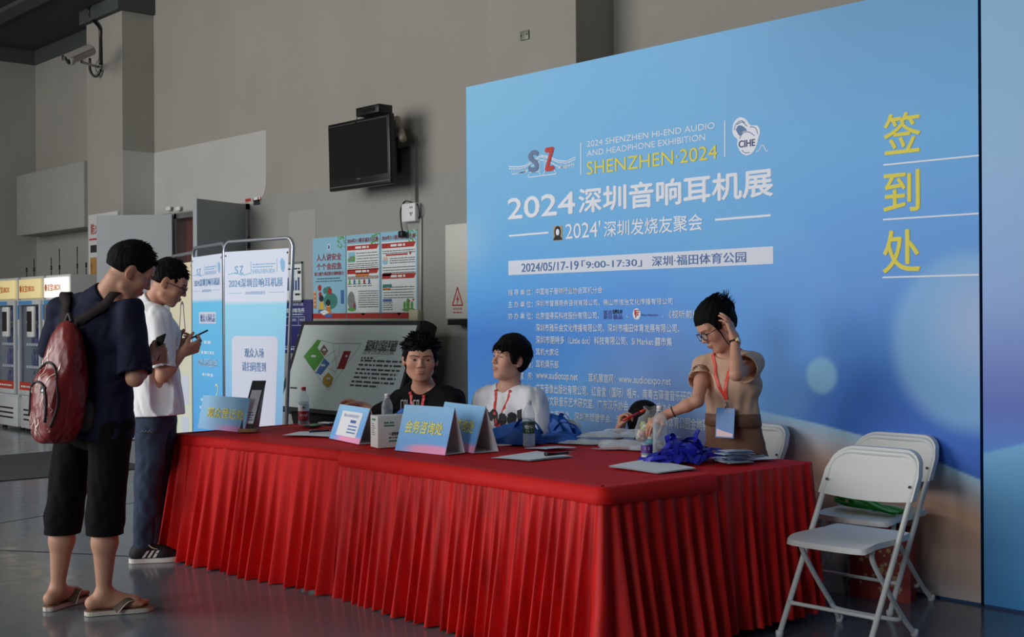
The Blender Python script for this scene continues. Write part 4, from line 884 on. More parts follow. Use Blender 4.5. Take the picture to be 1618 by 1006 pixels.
            L4 = MB(); TB(L4, '1', 0.21, 0.25, zt - 0.76, 0.10); TB(L4, '2', 0.76, 0.87, zt - 1.09, 0.11); L4.build('numeral_lettering', mat('banner_text_cream', (216, 222, 190), 0.6), t)
    else:
        f = np.clip((zz - zb) / (zt - zb), 0, 1)[..., None]; col[:] = artcol2((206, 222, 206)) * (1 - f) + artcol2((214, 200, 168)) * f
        a_ = [(0.52, 0.34), (0.58, 0.32), (0.64, 0.34), (0.66, 0.42), (0.72, 0.56), (0.44, 0.56), (0.5, 0.42)]
        for p, q_ in zip(a_, a_[1:] + a_[:1]):
            p, q_ = np.array((fx(p[0], 1), zt - p[1])), np.array((fx(q_[0], 1), zt - q_[1])); u = nrm(q_ - p); nn = np.array((-u[1], u[0])) * 0.012; L1.poly([(s_[0], yf, s_[1]) for s_ in (p - nn, q_ - nn, q_ + nn, p + nn)])
        L1.build('emblem', mat('banner_mauve', (112, 88, 118), 0.6), t)
        TB(L2, '耳机大家坛', 0.40, 0.78, zt - 0.70, 0.07, 0.008); dashes(L2, fx(0.44, 1), fx(0.74, 1), zt - 0.76, 0.02, yf, 2); L2.build('emblem_lettering', M_BANTXT2, t)
        for z in (0.92, 1.26): rect(L3, fx(0.55, 1), zt - z - 0.24, fx(0.85, 1), zt - z, yf)
        L3.build('white_card', M_BANW, t)
    P = np.stack([xx, yy, zz], -1); MB().grid(P).build('printed_fabric', M_ART, t, col=np.clip(col, 0, 1).reshape(-1, 3))
    mb = MB()
    for u in (0.02, 0.98): mb.lathe([(0.008, 0), (0.008, 0.004)], (fx(u, zt), yf + 0.004, zt - 0.03), 10, axis=(0, -1, 0))
    mb.build('eyelet', M_DARKSTEEL, t)
    return t
def camdir(deg): a = math.radians(deg); v = CR[0] * math.cos(a) - CR[2] * math.sin(a); return v[:2]
b3 = atD(354.5, 380, 9.4); banner('white and blue banner stand asking visitors to check in, nearest of the three', b3, camdir(40.7), 0.79, 0.665, 1.965, 3)
d2 = camdir(59); b2 = b3[:2] - d2 * 0.80 + CR[2][:2] * 0.03; banner('narrow-looking blue banner stand listing visitor gifts, in the middle', b2, d2, 0.79, 0.79, 1.96, 2)
d1 = camdir(62); b1_ = b2 - d1 * 0.80 + CR[2][:2] * 0.03; banner('beige banner stand with a mauve emblem, mostly hidden by the man in white', b1_, d1, 0.79, 0.79, 1.93, 1)

# ================================================================== VENDING MACHINES
M_VEND = mat('vending_white', (196, 200, 202), 0.4); M_VGLASS = clear_plastic('vending_glass', (120, 130, 150), 0.05, 0.04, 0.22)
VW, VD, VH = 0.645, 0.60, 1.93
vm_label = ('lit vending machine at the left edge, mostly out of the frame', 'vending machine with a warm lit sign, between its two neighbours', 'vending machine with the white lit sign, nearest the pillar')
M_BOT = [mat('drink_navy', (36, 36, 92), 0.3), mat('drink_purple', (76, 62, 130), 0.3), mat('drink_indigo', (50, 48, 112), 0.3)]
def bottle_mesh(): 
    b_ = MB().lathe([(0.0, 0), (0.028, 0), (0.03, 0.01), (0.03, 0.13), (0.026, 0.16), (0.012, 0.19), (0.012, 0.21), (0.0, 0.21)], n=10, cap=False); return b_
bprot = []
YV = 5.95
VX = [onY(p, 500, YV)[0] for p in (-10.5, 27, 66.5, 103.5)]; VW = (VX[3] - VX[1]) / 2 - 0.02; VH = onY(85, 434, YV)[2]
for k in range(3):
    x = VX[k]; t = thing('vending_machine', vm_label[k], 'vending machine', (x, YV, 0), 0, 'vending machines in the corner')
    mb = MB().box((0, 0.05, 0.50), (0.03, VD - 0.02, 1.62)).box((VW - 0.03, 0.05, 0.50), (VW, VD - 0.02, 1.62)).box((0.03, VD - 0.03, 0.50), (VW - 0.03, VD - 0.02, 1.62)).box((0, 0.05, 1.62), (VW, VD - 0.02, VH)).box((0, 0.05, 0.42), (VW, VD - 0.02, 0.50))
    mb.build('body', M_VEND, t)
    bs = MB().box((0.01, 0.03, 0.04), (VW - 0.01, VD - 0.02, 0.42), bev=0.01).build('base', M_VEND, t)
    mb = MB()
    for z in (0.14, 0.20, 0.26): mb.box((0.12, 0.024, z), (VW - 0.14, 0.032, z + 0.022), bev=0.004)
    mb.build('vent', M_DARKSTEEL, bs)
    for sx in (0.06, VW - 0.06): MB().lathe([(0.03, 0), (0.03, 0.04)], (sx, 0.12, 0), 10).build('foot', M_BLACKPL, t)
    sg = MB().box((0.03, 0.01, 1.66), (VW - 0.03, 0.05, 1.90), bev=0.01).build('sign', mat('sign_lit_warm', (235, 222, 170), 0.4, emit=(255, 226, 150), estr=0.55) if k < 2 else mat('sign_lit_white', (240, 240, 235), 0.4, emit=(255, 250, 240), estr=1.3), t)
    a = MB(); text(a, '友宝UBOX', (0.15, 0.007, 1.74), EX, EZ, 0.40, 0.085, 0, 0.02); disc_(a, 0.10, 1.78, 0.035, 0.045, 0.007); a.build('sign_lettering', mat('sign_orange', (214, 120, 40), 0.5), sg)
    dr_ = MB()
    for q in ((0.0, 0.46, 0.05, 1.64), (VW - 0.05, 0.46, VW, 1.64), (0.05, 0.46, VW - 0.05, 0.52), (0.05, 1.58, VW - 0.05, 1.64)): dr_.box((q[0] + 0.004, 0.0, q[1]), (q[2] - 0.004, 0.048, q[3]), bev=0.006)
    dd = dr_.build('door', M_VEND, t)
    MB().box((0.05, 0.02, 0.62), (VW - 0.05, 0.028, 1.58)).build('glass', M_VGLASS, dd)
    a = MB(); a.box((0.05, 0.008, 0.52), (VW - 0.05, 0.03, 0.62)); a.build('red_strip', mat('vending_red', (190, 58, 40), 0.5), dd)
    a = MB(); dashes(a, 0.1, VW - 0.12, 0.555, 0.02, 0.006, k); a.build('strip_lettering', M_PWHITE, dd)
    a = MB(); a.box((0.006, -0.002, 1.40), (0.05, 0.002, 1.58)); a.box((0.012, -0.002, 1.0), (0.03, 0.002, 1.2)); a.box((0.05, -0.002, 1.585), (VW - 0.25, 0.001, 1.63)); a.build('blue_sticker', mat('sticker_blue', (84, 150, 205), 0.5), dd)
    pn = MB().box((VW - 0.30, -0.05, 1.18), (VW - 0.10, 0.0, 1.56), bev=0.015).build('payment_terminal', M_WHITEPL, dd)
    MB().box((VW - 0.275, -0.054, 1.25), (VW - 0.125, -0.049, 1.50)).build('terminal_screen', M_GLOSSBLACK, pn)
    MB().box((0.031, VD - 0.05, 0.50), (VW - 0.031, VD - 0.035, 1.62)).build('inner_back', mat('vending_inner', (60, 60, 112), 0.7, emit=(74, 70, 150), estr=0.10), t)  # back panel glows faintly in place of the cabinet's inner lamp
    for s_, z in enumerate((0.52, 0.80, 1.08, 1.36)):
        sh_ = MB().box((0.031, 0.10, z), (VW - 0.031, VD - 0.05, z + 0.012)).build('shelf', M_STEEL, t)
        a = MB()
        for i in range(7): a.box((0.06 + i * 0.078, 0.092, z - 0.012), (0.06 + i * 0.078 + 0.055, 0.099, z + 0.022))
        a.build('price_tag', M_PWHITE, sh_)
        for i in range(6):
            key = (i + s_ + k) % 3
            if len(bprot) <= key and len(bprot) < 3:
                o = bottle_mesh().build('drink_bottle', M_BOT[len(bprot)]); tag(o, 'dark drink bottle on a shelf behind vending machine glass', 'bottle', 'drink bottles inside the vending machines'); bprot.append(o); key = len(bprot) - 1
            else:
                o = bprot[min(key, len(bprot) - 1)].copy(); COL.objects.link(o)
            o.location = (x + 0.085 + i * 0.095, YV + 0.18, z + 0.013)
    for i, xx in enumerate((0.1, 0.36)): MB().tube([(xx, 0.4, VH), (xx, 0.4, VH + 0.16 + 0.1 * ((i + k) % 3))], 0.006, 6).lathe([(0.012, 0), (0.012, 0.05)], (xx, 0.4, VH + 0.1), 8).build('antenna', M_BLACKPL, t)
# carpet runner on the floor
cp = MB(); G = np.zeros((40, 14, 3)); r_ = np.random.RandomState(2)
for i, y in enumerate(np.linspace(-2.0, 5.4, 40)):
    for j, x in enumerate(np.linspace(-13.25, -11.12, 14)): G[i, j] = (x + 0.02 * math.sin(y * 3), y, 0.006)
cp.grid(np.stack([G[..., 0], G[..., 1], G[..., 2]], -1)[::-1]); tag(cp.build('carpet', mat('carpet_charcoal', (70, 72, 76), 0.95, noise=0.2, nscale=200)), 'flat charcoal carpet strip on the floor at the left', 'carpet')

# ================================================================== FOLDING CHAIRS
M_CHAIR = mat('chair_white_plastic', (222, 224, 222), 0.42); M_CTUBE = mat('chair_white_tube', (214, 218, 216), 0.35)
def make_chair(label):
    t = thing('folding_chair', label, 'chair', (0, 0, 0), 0, 'white folding chairs')
    hw = 0.215; yf, zf, yb_, zb = 0.235, 0.0, -0.235, 0.80
    mk = lambda s: [(s * hw, yf, 0.012), (s * hw, yf - 0.47 * 0.80, 0.012 + 0.79 * 0.80)]
    top = [(-hw, yf, 0.012), (-hw, -0.172, 0.70)] + [(-hw + 0.09 - 0.09 * math.cos(a), -0.172 - 0.05 * math.sin(a), 0.70 + 0.08 * math.sin(a)) for a in np.linspace(0.2, PI / 2, 8)] + [(hw - 0.09 + 0.09 * math.sin(a), -0.172 - 0.05 * math.cos(a), 0.70 + 0.08 * math.cos(a)) for a in np.linspace(0, PI / 2 - 0.2, 8)] + [(hw, -0.172, 0.70), (hw, yf, 0.012)]
    MB().tube(top, 0.0125, 12).build('front_frame', M_CTUBE, t)
    hr = 0.175
    rl = []
    for s in (-1, 1):
        pts = spline([(s * hr, 0.13, 0.415), (s * (hr - 0.004), 0.115, 0.36), (s * (hr - 0.002), 0.0, 0.22), (s * hr, -0.13, 0.08), (s * (hr + 0.012), -0.195, 0.012)], 24)
        MB().tube(pts, 0.0115, 10).build('rear_leg', M_CTUBE, t)
        MB().lathe([(0.016, 0.0), (0.017, 0.025), (0.013, 0.03)], (s * (hr + 0.012), -0.196, 0), 12).build('foot', M_WHITEPL, t)
        MB().lathe([(0.016, 0.0), (0.017, 0.025), (0.0135, 0.03)], (s * hw, yf, 0), 12).build('foot', M_WHITEPL, t)
    u_ = [(-hr, -0.10, 0.115), (-hr + 0.01, -0.112, 0.085), (-hr + 0.05, -0.122, 0.075), (0, -0.125, 0.073), (hr - 0.05, -0.122, 0.075), (hr - 0.01, -0.112, 0.085), (hr, -0.10, 0.115)]
    MB().tube(spline(u_, 20), 0.010, 8).build('rear_crossbar', M_CTUBE, t)
    MB().tube([(-hw, 0.16, 0.14), (-hw + 0.03, 0.16, 0.14), (hw - 0.03, 0.16, 0.14), (hw, 0.16, 0.14)], [0.013, 0.009, 0.009, 0.013], 8).build('front_crossbar', M_CTUBE, t)
    # seat: moulded, dips in the middle, rolls over at the front
    n = 22; U, W_ = np.meshgrid(np.linspace(-1, 1, n), np.linspace(-1, 1, n), indexing='ij')
    def seat(z_off, g):
        hwid = 0.198 - 0.01 * (W_ < -0.5); X = U * (hwid + g); Y = 0.02 + W_ * (0.20 + g) + 0.018 * (1 - U * U) * np.clip(W_, 0, 1)
        cr = np.clip(np.hypot(np.clip(np.abs(U) - 0.75, 0, 1), np.clip(np.abs(W_) - 0.75, 0, 1)) / 0.25, 0, 1)
        X = X * (1 - 0.05 * (np.abs(W_) > 0.8) * (np.abs(W_) - 0.8) * 5); Y = 0.02 + (Y - 0.02) * (1 - 0.05 * np.clip(np.abs(U) - 0.8, 0, 1) * 5)
        Z = 0.445 + z_off - 0.012 * (1 - U * U) * (1 - W_ * W_) - 0.03 * np.clip(W_ - 0.5, 0, 1) ** 2 * 2 + 0.012 * np.clip(-W_ - 0.4, 0, 1)
        return np.stack([X, Y, Z], -1)
    a_, b_ = seat(0, 0), seat(-0.024, 0.003); mb = MB().grid(a_).grid(b_[::-1])
    ring = lambda G: np.concatenate([G[:, 0], G[-1, 1:], G[-2::-1, -1], G[0, -2:0:-1]])
    ra, rb = ring(a_), ring(b_); m = len(ra); mb.grid(np.stack([ra, (ra + rb) / 2 + nrm(ra.mean(0) - 0) * 0, rb], 1)[::-1], closed_u=True)
    mb.build('seat', M_CHAIR, t)
    # backrest: curved moulded panel that wraps over the frame
    n, m = 26, 12; U, Z = np.meshgrid(np.linspace(-1, 1, n), np.linspace(0, 1, m), indexing='ij')
    def back(off):
        zt = 0.803 - 0.105 * (1 - np.sqrt(np.clip(1 - (np.clip(np.abs(U) - 0.55, 0, 1) / 0.45) ** 2, 0, 1))); zb_ = 0.585 + 0.03 * (1 - np.abs(U) ** 2.0) * -0.6 + 0.012
        z = zb_ + (zt - zb_) * Z; y = -0.172 - 0.6 * (z - 0.70) * 0.95 - 0.03 * (1 - U * U) + off
        return np.stack([U * 0.232, y, z], -1)
    a_, b_ = back(0.016), back(-0.02); mb = MB().grid(a_[::-1]).grid(b_); ra, rb = ring(a_), ring(b_); mb.grid(np.stack([ra, rb], 1), closed_u=True)
    bk_ = mb.build('backrest', M_CHAIR, t)
    mb = MB()
    for s in (-1, 1):
        mb.lathe([(0.007, 0), (0.007, 0.003)], (s * 0.205, -0.128, 0.655), 10, axis=(0, 1, 0.5)); mb.lathe([(0.004, 0), (0.004, 0.004)], (s * 0.205, -0.128, 0.655), 8, mi=1, axis=(0, 1, 0.5))
    mb.build('bolt', [M_STEEL, M_DARKSTEEL], bk_)
    return t
ch = make_chair('nearest white folding chair, empty, at the right end of the table')
ch.location = (-3.13, 4.765, 0); ch.rotation_euler = (0, 0, PI + 0.03)
dup(ch, (-3.44, 5.44, 0), PI + 0.02, 'white folding chair against the display wall, green ribbons on its seat')
dup(ch, (-4.31, 5.42, 0), PI - 0.05, 'white folding chair just behind the standing woman')
dup(ch, (-5.33, 4.86, 0), PI + 0.02, 'white folding chair under the young man in the white T-shirt')
dup(ch, (-6.0, 4.80, 0), PI - 0.05, 'white folding chair under the man in the black T-shirt')
# green ribbons on the second chair
M_GREENR = mat('green_ribbon', (60, 176, 80), 0.4, sheen=0.2)
def ribbon(mb, path, w_, mi=0, up=(0, 0, 1), twist=0.0):
    P = np.asarray(path, float); T_ = np.gradient(P, axis=0); T_ /= np.linalg.norm(T_, axis=1, keepdims=True) + 1e-9
    out = []
    for i, (p, t_) in enumerate(zip(P, T_)):
        s = np.cross(t_, up); s = nrm(s) if np.linalg.norm(s) > 1e-3 else V(1, 0, 0); b_ = np.cross(s, t_)
        a = twist * i / len(P); d = s * math.cos(a) + b_ * math.sin(a); out.append([p - d * w_ / 2, p + d * w_ / 2])
    O = np.array(out); mb.grid(O); return mb
gr = thing('ribbon_bundle', 'bundle of shiny green ribbons on the chair by the display wall', 'ribbons', (-3.44, 5.35, 0.452)); r_ = np.random.RandomState(8); mb = MB()
for k in range(11):
    x0 = r_.uniform(-0.16, -0.10); y0 = r_.uniform(-0.05, 0.05); h = r_.uniform(0.02, 0.07)
    pts = spline([(0.20 + r_.uniform(-0.03, 0.01), y0 * 0.6 - 0.05, 0.012 + 0.01 * r_.rand()), (0.08, y0 * 0.5, 0.012 + h * 0.3), (-0.04, y0, 0.012 + h), (x0, y0 + 0.02, 0.02 + h * 0.7), (x0 + 0.01, y0 + 0.06, 0.012), (0.05, y0 + 0.05, 0.01), (0.18, y0, 0.008)], 40)
    ribbon(mb, pts, 0.026, twist=r_.uniform(-1.2, 1.2))
mb.build('ribbon', M_GREENR, gr)
# red paper bag with gold print, white bag
pb_ = thing('paper_bag', 'red paper carrier bag with gold print under the rear chair', 'bag', (-3.45, 5.52, 0), 0.25)
bw, bd_, bh = 0.15, 0.05, 0.36
P0 = [(-bw, -bd_, 0), (bw, -bd_, 0), (bw, bd_, 0), (-bw, bd_, 0)]; P1 = [(-bw, -bd_ * 0.7, bh), (bw, -bd_ * 0.7, bh), (bw, bd_ * 0.7, bh), (-bw, bd_ * 0.7, bh)]
mb = MB(); mb.add(P0 + P1, [(0, 3, 2, 1), (0, 1, 5, 4), (1, 2, 6, 5), (2, 3, 7, 6), (3, 0, 4, 7)]); mb.build('bag_body', mat('paper_red', (150, 38, 34), 0.55), pb_)
a = MB(); r_ = np.random.RandomState(12)
for i in range(34):
    x, z = r_.uniform(-0.10, 0.11), r_.uniform(0.05, 0.26); y = -bd_ * (1 - 0.3 * z / bh) - 0.001 - 0.0004 * i / 34; s_ = r_.uniform(0.008, 0.022)
    a.poly([(x + s_ * math.cos(t + i) * (1 if k_ % 2 else 0.5), y, z + s_ * math.sin(t + i) * (1 if k_ % 2 else 0.5)) for k_, t in enumerate(np.linspace(0, 2 * PI, 10, endpoint=False))])
a.build('gold_print', mat('gold_ink', (196, 164, 108), 0.45), pb_)
for y in (-1, 1): MB().tube(spline([(-0.06, y * bd_ * 0.75, bh - 0.03), (-0.055, y * bd_ * 0.8, bh + 0.05), (0, y * bd_ * 0.8, bh + 0.085), (0.055, y * bd_ * 0.8, bh + 0.05), (0.06, y * bd_ * 0.75, bh - 0.03)], 20), 0.006, 8).build('handle', M_BLACKMATT, pb_)
def crumple(mb, c, sx, sy, sz, seed, n=22, mi=0, amp=0.25, flat=True):
    """lumpy soft bag: dome with creases"""
    r = np.random.RandomState(seed); a = np.linspace(0, 2 * PI, n * 2, endpoint=False); e = np.linspace(0.02, PI / 2 if flat else PI - 0.02, n); G = np.zeros((n * 2, n, 3))
    fr = r.uniform(2, 7, (6, 2)); ph = r.uniform(0, 6, (6, 2))
    for i, t in enumerate(a):
        for j, p in enumerate(e):
            d = 1 + amp * sum(abs(math.sin(f[0] // 1 * t + q_[0]) * math.sin(f[1] * p + q_[1])) - 0.4 for f, q_ in zip(fr, ph)) / 3
            G[i, j] = (c[0] + sx * d * math.sin(p) * math.cos(t), c[1] + sy * d * math.sin(p) * math.sin(t), c[2] + max(sz * d * math.cos(p), 0) if flat else c[2] + sz * d * math.cos(p))
    mb.grid(G, mi, True, closed_u=True); return mb
wbg = thing('plastic_bag', 'slumped white plastic bag on the floor beside the red one', 'bag', (-3.77, 5.5, 0)); crumple(MB(), (0, 0, 0.0), 0.13, 0.08, 0.30, 5, amp=0.35).build('bag_body', mat('plastic_white', (198, 200, 202), 0.4), wbg)
a = MB(); text(a, 'E&I', (-0.06, -0.093, 0.13), EX, EZ, 0.10, 0.03); a.build('bag_lettering', mat('print_grey', (120, 122, 126), 0.6), wbg)
# ================================================================== THINGS ON THE TABLE
ZI = ZT + 0.006
def tz(px, py, z=ZI): return onZ(px, py, z)
M_PET = clear_plastic('bottle_clear', (214, 226, 232), 0.06, 0.16)
M_WATER = mat('water', (225, 238, 245), 0.02, trans=1.0, ior=1.33)
def bottle(label, p, h, r, cap, labcol=None, labtxt=None, ink=None, lab_z=(0.36, 0.56), ribs=True):
    t = thing('water_bottle', label, 'bottle', (p[0], p[1], ZI), math.atan2(-p[1], -p[0]) + PI / 2, 'water bottles on the table')
    prof = [(0.0, 0.004), (r * 0.7, 0.0), (r * 0.95, 0.006)]
    for k in range(12):
        f = k / 11; prof.append((r * (1 - (0.04 * (k % 2) if ribs else 0)), 0.015 + f * (h * 0.66 - 0.015)))
    prof += [(r * 0.98, h * 0.69), (r * 0.86, h * 0.76), (r * 0.62, h * 0.84), (r * 0.42, h * 0.89), (r * 0.38, h * 0.91), (r * 0.38, h * 0.93)]
    MB().lathe(prof, n=24, cap=False).build('bottle_body', M_PET, t)
    wl = [(0.0, 0.006), (r * 0.88, 0.008), (r * 0.9, 0.02), (r * 0.9, h * 0.62), (0, h * 0.62)]
    MB().lathe(wl, n=24, cap=False).build('water', clear_plastic('water_clear', (190, 208, 220), 0.03, 0.10), t)
    cp = [(0, h * 0.925), (r * 0.44, h * 0.925), (r * 0.45, h * 0.99), (r * 0.40, h), (0, h)]
    MB().lathe(cp, n=24, cap=False).lathe([(r * 0.47, h * 0.90), (r * 0.47, h * 0.915)], n=20).build('cap', cap, t)
    if labcol:
        z0, z1 = h * lab_z[0], h * lab_z[1]; mb = MB().lathe([(r * 1.012, z0), (r * 1.015, z0 + 0.002), (r * 1.015, z1 - 0.002), (r * 1.012, z1)], n=32, cap=False)
        lb = mb.build('label', labcol, t); rr = r * 1.02
        if labtxt:
            a = MB(); w_ = r * 1.5; text(a, labtxt, (-w_ / 2, 0, z0 + (z1 - z0) * 0.42), EX, EZ, w_, (z1 - z0) * 0.30, 0, 0.03); 
            for i in range(2): dashes(a, -w_ * 0.32, w_ * 0.32, z0 + (z1 - z0) * (0.12 + 0.12 * i), 0.004, 0.0, i)
            a.xform(lambda v: np.stack([rr * np.sin(v[:, 0] / rr), -rr * np.cos(v[:, 0] / rr), v[:, 2]], 1)); a.build('label_lettering', ink or M_WHITEINK, lb)
    return t
p = tz(480, 672); b1_ = bottle('water bottle with red cap and red label at the left end of the table', p, 0.242, 0.034, mat('cap_red', (184, 40, 40), 0.4), mat('label_red', (168, 34, 40), 0.4), '农夫山泉', lab_z=(0.14, 0.38))
lb = MB().lathe([(0.0346, 0.242 * 0.38), (0.0346, 0.242 * 0.54)], n=28, cap=False).build('white_label_band', M_PAPER, b1_)
a = MB(); tri_ = [(-0.012, 0.11), (0.012, 0.11), (0, 0.126)]; a.poly([(x, -0.0353, z) for x, z in tri_]); a.build('label_mark', M_PTEAL, b1_)
p = tz(612, 686); bottle('white capped water bottle behind the white mask box', p, 0.235, 0.033, M_WHITEPL, mat('label_green', (22, 66, 44), 0.4), None, lab_z=(0.30, 0.5))
p = tz(836, 706); bottle('white capped water bottle with a dark green label before the blue bags', p, 0.242, 0.0325, M_WHITEPL, mat('label_green', (22, 66, 44), 0.4), '怡宝', lab_z=(0.30, 0.55))
p = tz(1043, 724); bottle('clear ribbed bottle without label beside the blue lanyards', p, 0.25, 0.034, M_WHITEPL)
# phones
def phone(label, p, yaw, z=ZI, col=None):
    t = thing('mobile_phone', label, 'phone', (p[0], p[1], z), yaw)
    MB().box((-0.037, -0.078, 0), (0.037, 0.078, 0.009), bev=0.004).build('phone_body', col or M_BLACKPL, t)
    MB().box((-0.034, -0.074, 0.0088), (0.034, 0.074, 0.0096)).build('screen', M_GLOSSBLACK, t)
    MB().box((-0.03, 0.04, -0.001), (-0.006, 0.07, 0.0)).build('lens_window', M_GLOSSBLACK, t)
    return t
p = tz(496, 673); phone('black phone lying beside the red capped bottle', p, 0.6)
p = tz(1185, 722); phone('pale phone lying on white paper by the badges', p, 1.2, ZI + 0.008, mat('phone_silver', (150, 152, 156), 0.35, metal=0.5))
c0 = tz(516, 668); cd = MB().box((-0.045, -0.03, 0), (0.045, 0.03, 0.004)).build('white_card', M_PAPER); cd.location = (c0[0], c0[1], ZI); cd.rotation_euler = (0, 0, 0.3); tag(cd, 'small white card behind the black phone', 'card')
# papers
def sheet(label, pts, z=ZI + 0.002, seed=0, lay=1, name='paper_sheet', cat='paper'):
    P = [tz(*q_, ZI) for q_ in pts]; c = np.mean(P, 0); n = 14; r = np.random.RandomState(seed); U, W_ = np.meshgrid(np.linspace(0, 1, n), np.linspace(0, 1, n), indexing='ij')
    t = thing(name, label, cat, (c[0], c[1], z))
    for k in range(lay):
        Q = sum(wt[..., None] * p_ for wt, p_ in zip(((1 - U) * (1 - W_), U * (1 - W_), U * W_, (1 - U) * W_), P)) - np.array((c[0], c[1], ZI))
        e = r.uniform(0.002, 0.007); Q[..., 2] = 0.001 + 0.002 * k + e * np.abs(np.sin(U * r.uniform(1, 3) + r.uniform(0, 3)) * np.sin(W_ * r.uniform(1, 3) + 1)) 
        Q[..., :2] += r.uniform(-0.008, 0.008, 2) * k
        mb = MB().grid(Q).grid(Q[::-1] - V(0, 0, 0.0009)); mb.build('sheet', M_PAPER, t)
    return t
sheet('white paper with a pen at the left of the table', [(446, 688), (520, 691), (524, 683), (474, 682)], seed=1)
pa_, pb2 = tz(489, 686), tz(523, 684)
pn = thing('pen', 'dark pen lying across the left white paper', 'pen', (pa_[0], pa_[1], ZI + 0.016)); d_ = pb2 - pa_
MB().tube([(0, 0, 0), d_ * 0.9], 0.006, 10).build('barrel', mat('pen_navy', (32, 36, 70), 0.35), pn); MB().tube([d_ * 0.9, d_], [0.006, 0.002], 10).build('tip', M_STEEL, pn)
MB().tube([V(0, 0, 0.008), V(0, 0, 0.008) + d_ * 0.35], 0.002, 6).build('clip', M_STEEL, pn)
s_ = sheet('curled white sheets with a dark pen on their corner, in front of the green-labelled bottle', [(777, 725), (838, 729), (906, 722), (850, 714)], seed=3, lay=2)
pa_, pb2 = tz(862, 725), tz(904, 721); pn = thing('pen', 'black pen resting on the curled sheets', 'pen', (pa_[0], pa_[1], ZI + 0.02)); d_ = pb2 - pa_
MB().tube([(0, 0, 0), d_ * 0.85], 0.007, 10).build('barrel', M_BLACKPL, pn); MB().tube([d_ * 0.85, d_], [0.007, 0.002], 10).build('tip', M_STEEL, pn); MB().box((-0.006, -0.006, -0.004), (0.02, 0.014, 0.012), bev=0.003).build('clip', M_BLACKPL, pn)
sheet('thin white sheet lying just behind the curled sheets', [(828, 709), (862, 712), (911, 708), (880, 705)], seed=4)
sheet('pair of white sheets at the near corner under the lanyards', [(962, 739), (1040, 749), (1100, 741), (1022, 728)], seed=5, lay=2)
sheet('white sheet at the far right edge under the pale phone', [(1130, 730), (1228, 727), (1205, 722), (1120, 722)], seed=6)
# tent signs
M_TENTBACK = mat('card_white', (216, 214, 216), 0.6)
def tent(label, fl, fr, back, apex_h, txt, yaw_off=0, kind='text', group='folded tent signs'):
    A, B = tz(*fl), tz(*fr); u = nrm((B - A)[:2]); w_ = np.linalg.norm((B - A)[:2]); bk_ = tz(*back); 
    n_ = np.array((-u[1], u[0])); dep = abs(np.dot((bk_ - B)[:2], n_)); t = thing('tent_sign', label, 'sign', (A[0], A[1], ZI), math.atan2(u[1], u[0]), group)
    ap = V(0, dep / 2, apex_h); sl = nrm(ap)
    nz_ = 30; U, Z = np.meshgrid(np.linspace(0, 1, 30), np.linspace(0, 1, nz_), indexing='ij')
    P = np.stack([U * w_, Z * dep / 2, Z * apex_h], -1)
    c0, c1, c2 = artcol3((146, 200, 236)), artcol3((104, 164, 222)), artcol3((210, 140, 178))
    f = np.clip(1.2 - Z * 1.2 + 0.2 * U, 0, 1)[..., None]; col = c0 * (1 - f) + c1 * f
    wv = 0.16 + 0.05 * np.sin(U * 3.0 - 0.5); m = smooth(0.0, 0.07, wv - Z)[..., None] * smooth(0.05, 0.45, U)[..., None]; col = col * (1 - m) + c2 * m
    MB().grid(P).build('front_face', M_ART, t, col=np.clip(col, 0, 1).reshape(-1, 3))
    nrm_ = np.cross((1, 0, 0), sl)      # towards the viewer
    mb = MB(); th = 0.002
    mb.prism([ap * 0.999 + V(0, th, 0), ap * 0.999 + V(w_, th, 0), V(w_, th, 0.0), V(0, th, 0.0)], -nrm_ * 0.0016)
    mb.prism([ap, ap + V(w_, 0, 0), V(w_, dep, 0), V(0, dep, 0)], (0, 0.002, 0)); mb.prism([V(0, 0.004, 0.001), V(w_, 0.004, 0.001), V(w_, dep, 0.001), V(0, dep, 0.001)], (0, 0, 0.0015))
    mb.build('card', M_TENTBACK, t)
    L_ = np.linalg.norm(ap); a = MB()
    O = lambda x, y_: V(x, 0, 0) + sl * y_ * L_ + nrm_ * 0.0012
    if kind == 'text':
        text(a, txt, O(w_ * 0.12, 0.40), EX, sl, w_ * 0.74, L_ * 0.27, 0, 0.02); a.build('sign_lettering', M_SIGNY, t)
    else:
        MB().poly([O(w_ * 0.18, 0.14), O(w_ * 0.84, 0.14), O(w_ * 0.84, 0.84), O(w_ * 0.18, 0.84)]).build('white_panel', M_PAPER, t)
        text(a, '观众入场请扫码登记', O(w_ * 0.26, 0.68) + nrm_ * 0.001, EX, sl, w_ * 0.50, L_ * 0.09); 
        for i in range(3): q_ = O(w_ * 0.5, 0.42 - 0.09 * i) + nrm_ * 0.001; a.poly([q_, q_ + V(w_ * 0.28, 0, 0), q_ + V(w_ * 0.28, 0, 0) + sl * 0.008, q_ + sl * 0.008])
        a.build('panel_lettering', M_BANTXT2, t); q_ = O(w_ * 0.53, 0.53) + nrm_ * 0.001; MB().poly([q_, q_ + V(w_ * 0.18, 0, 0), q_ + V(w_ * 0.18, 0, 0) + sl * 0.016, q_ + sl * 0.016]).build('panel_button', M_PBLUE, t)
    return t
artcol3 = lambda c: lin(c) * min(1.45, 0.9 / lin(c).max())
M_SIGNY = mat('sign_yellow', (252, 240, 96), 0.6)
tent('blue folded check-in sign with a white panel, left of the mask box', (520, 692), (567, 702), (594, 698), 0.188, '', kind='panel')
tent('front blue folded sign with yellow writing, overlapping its twin', (624, 711), (703, 719), (742, 716), 0.228, '会务咨询处')
tent('rear blue folded sign with yellow writing, half hidden by its twin', (684, 704), (748, 716), (786, 713), 0.228, '会务咨询处')
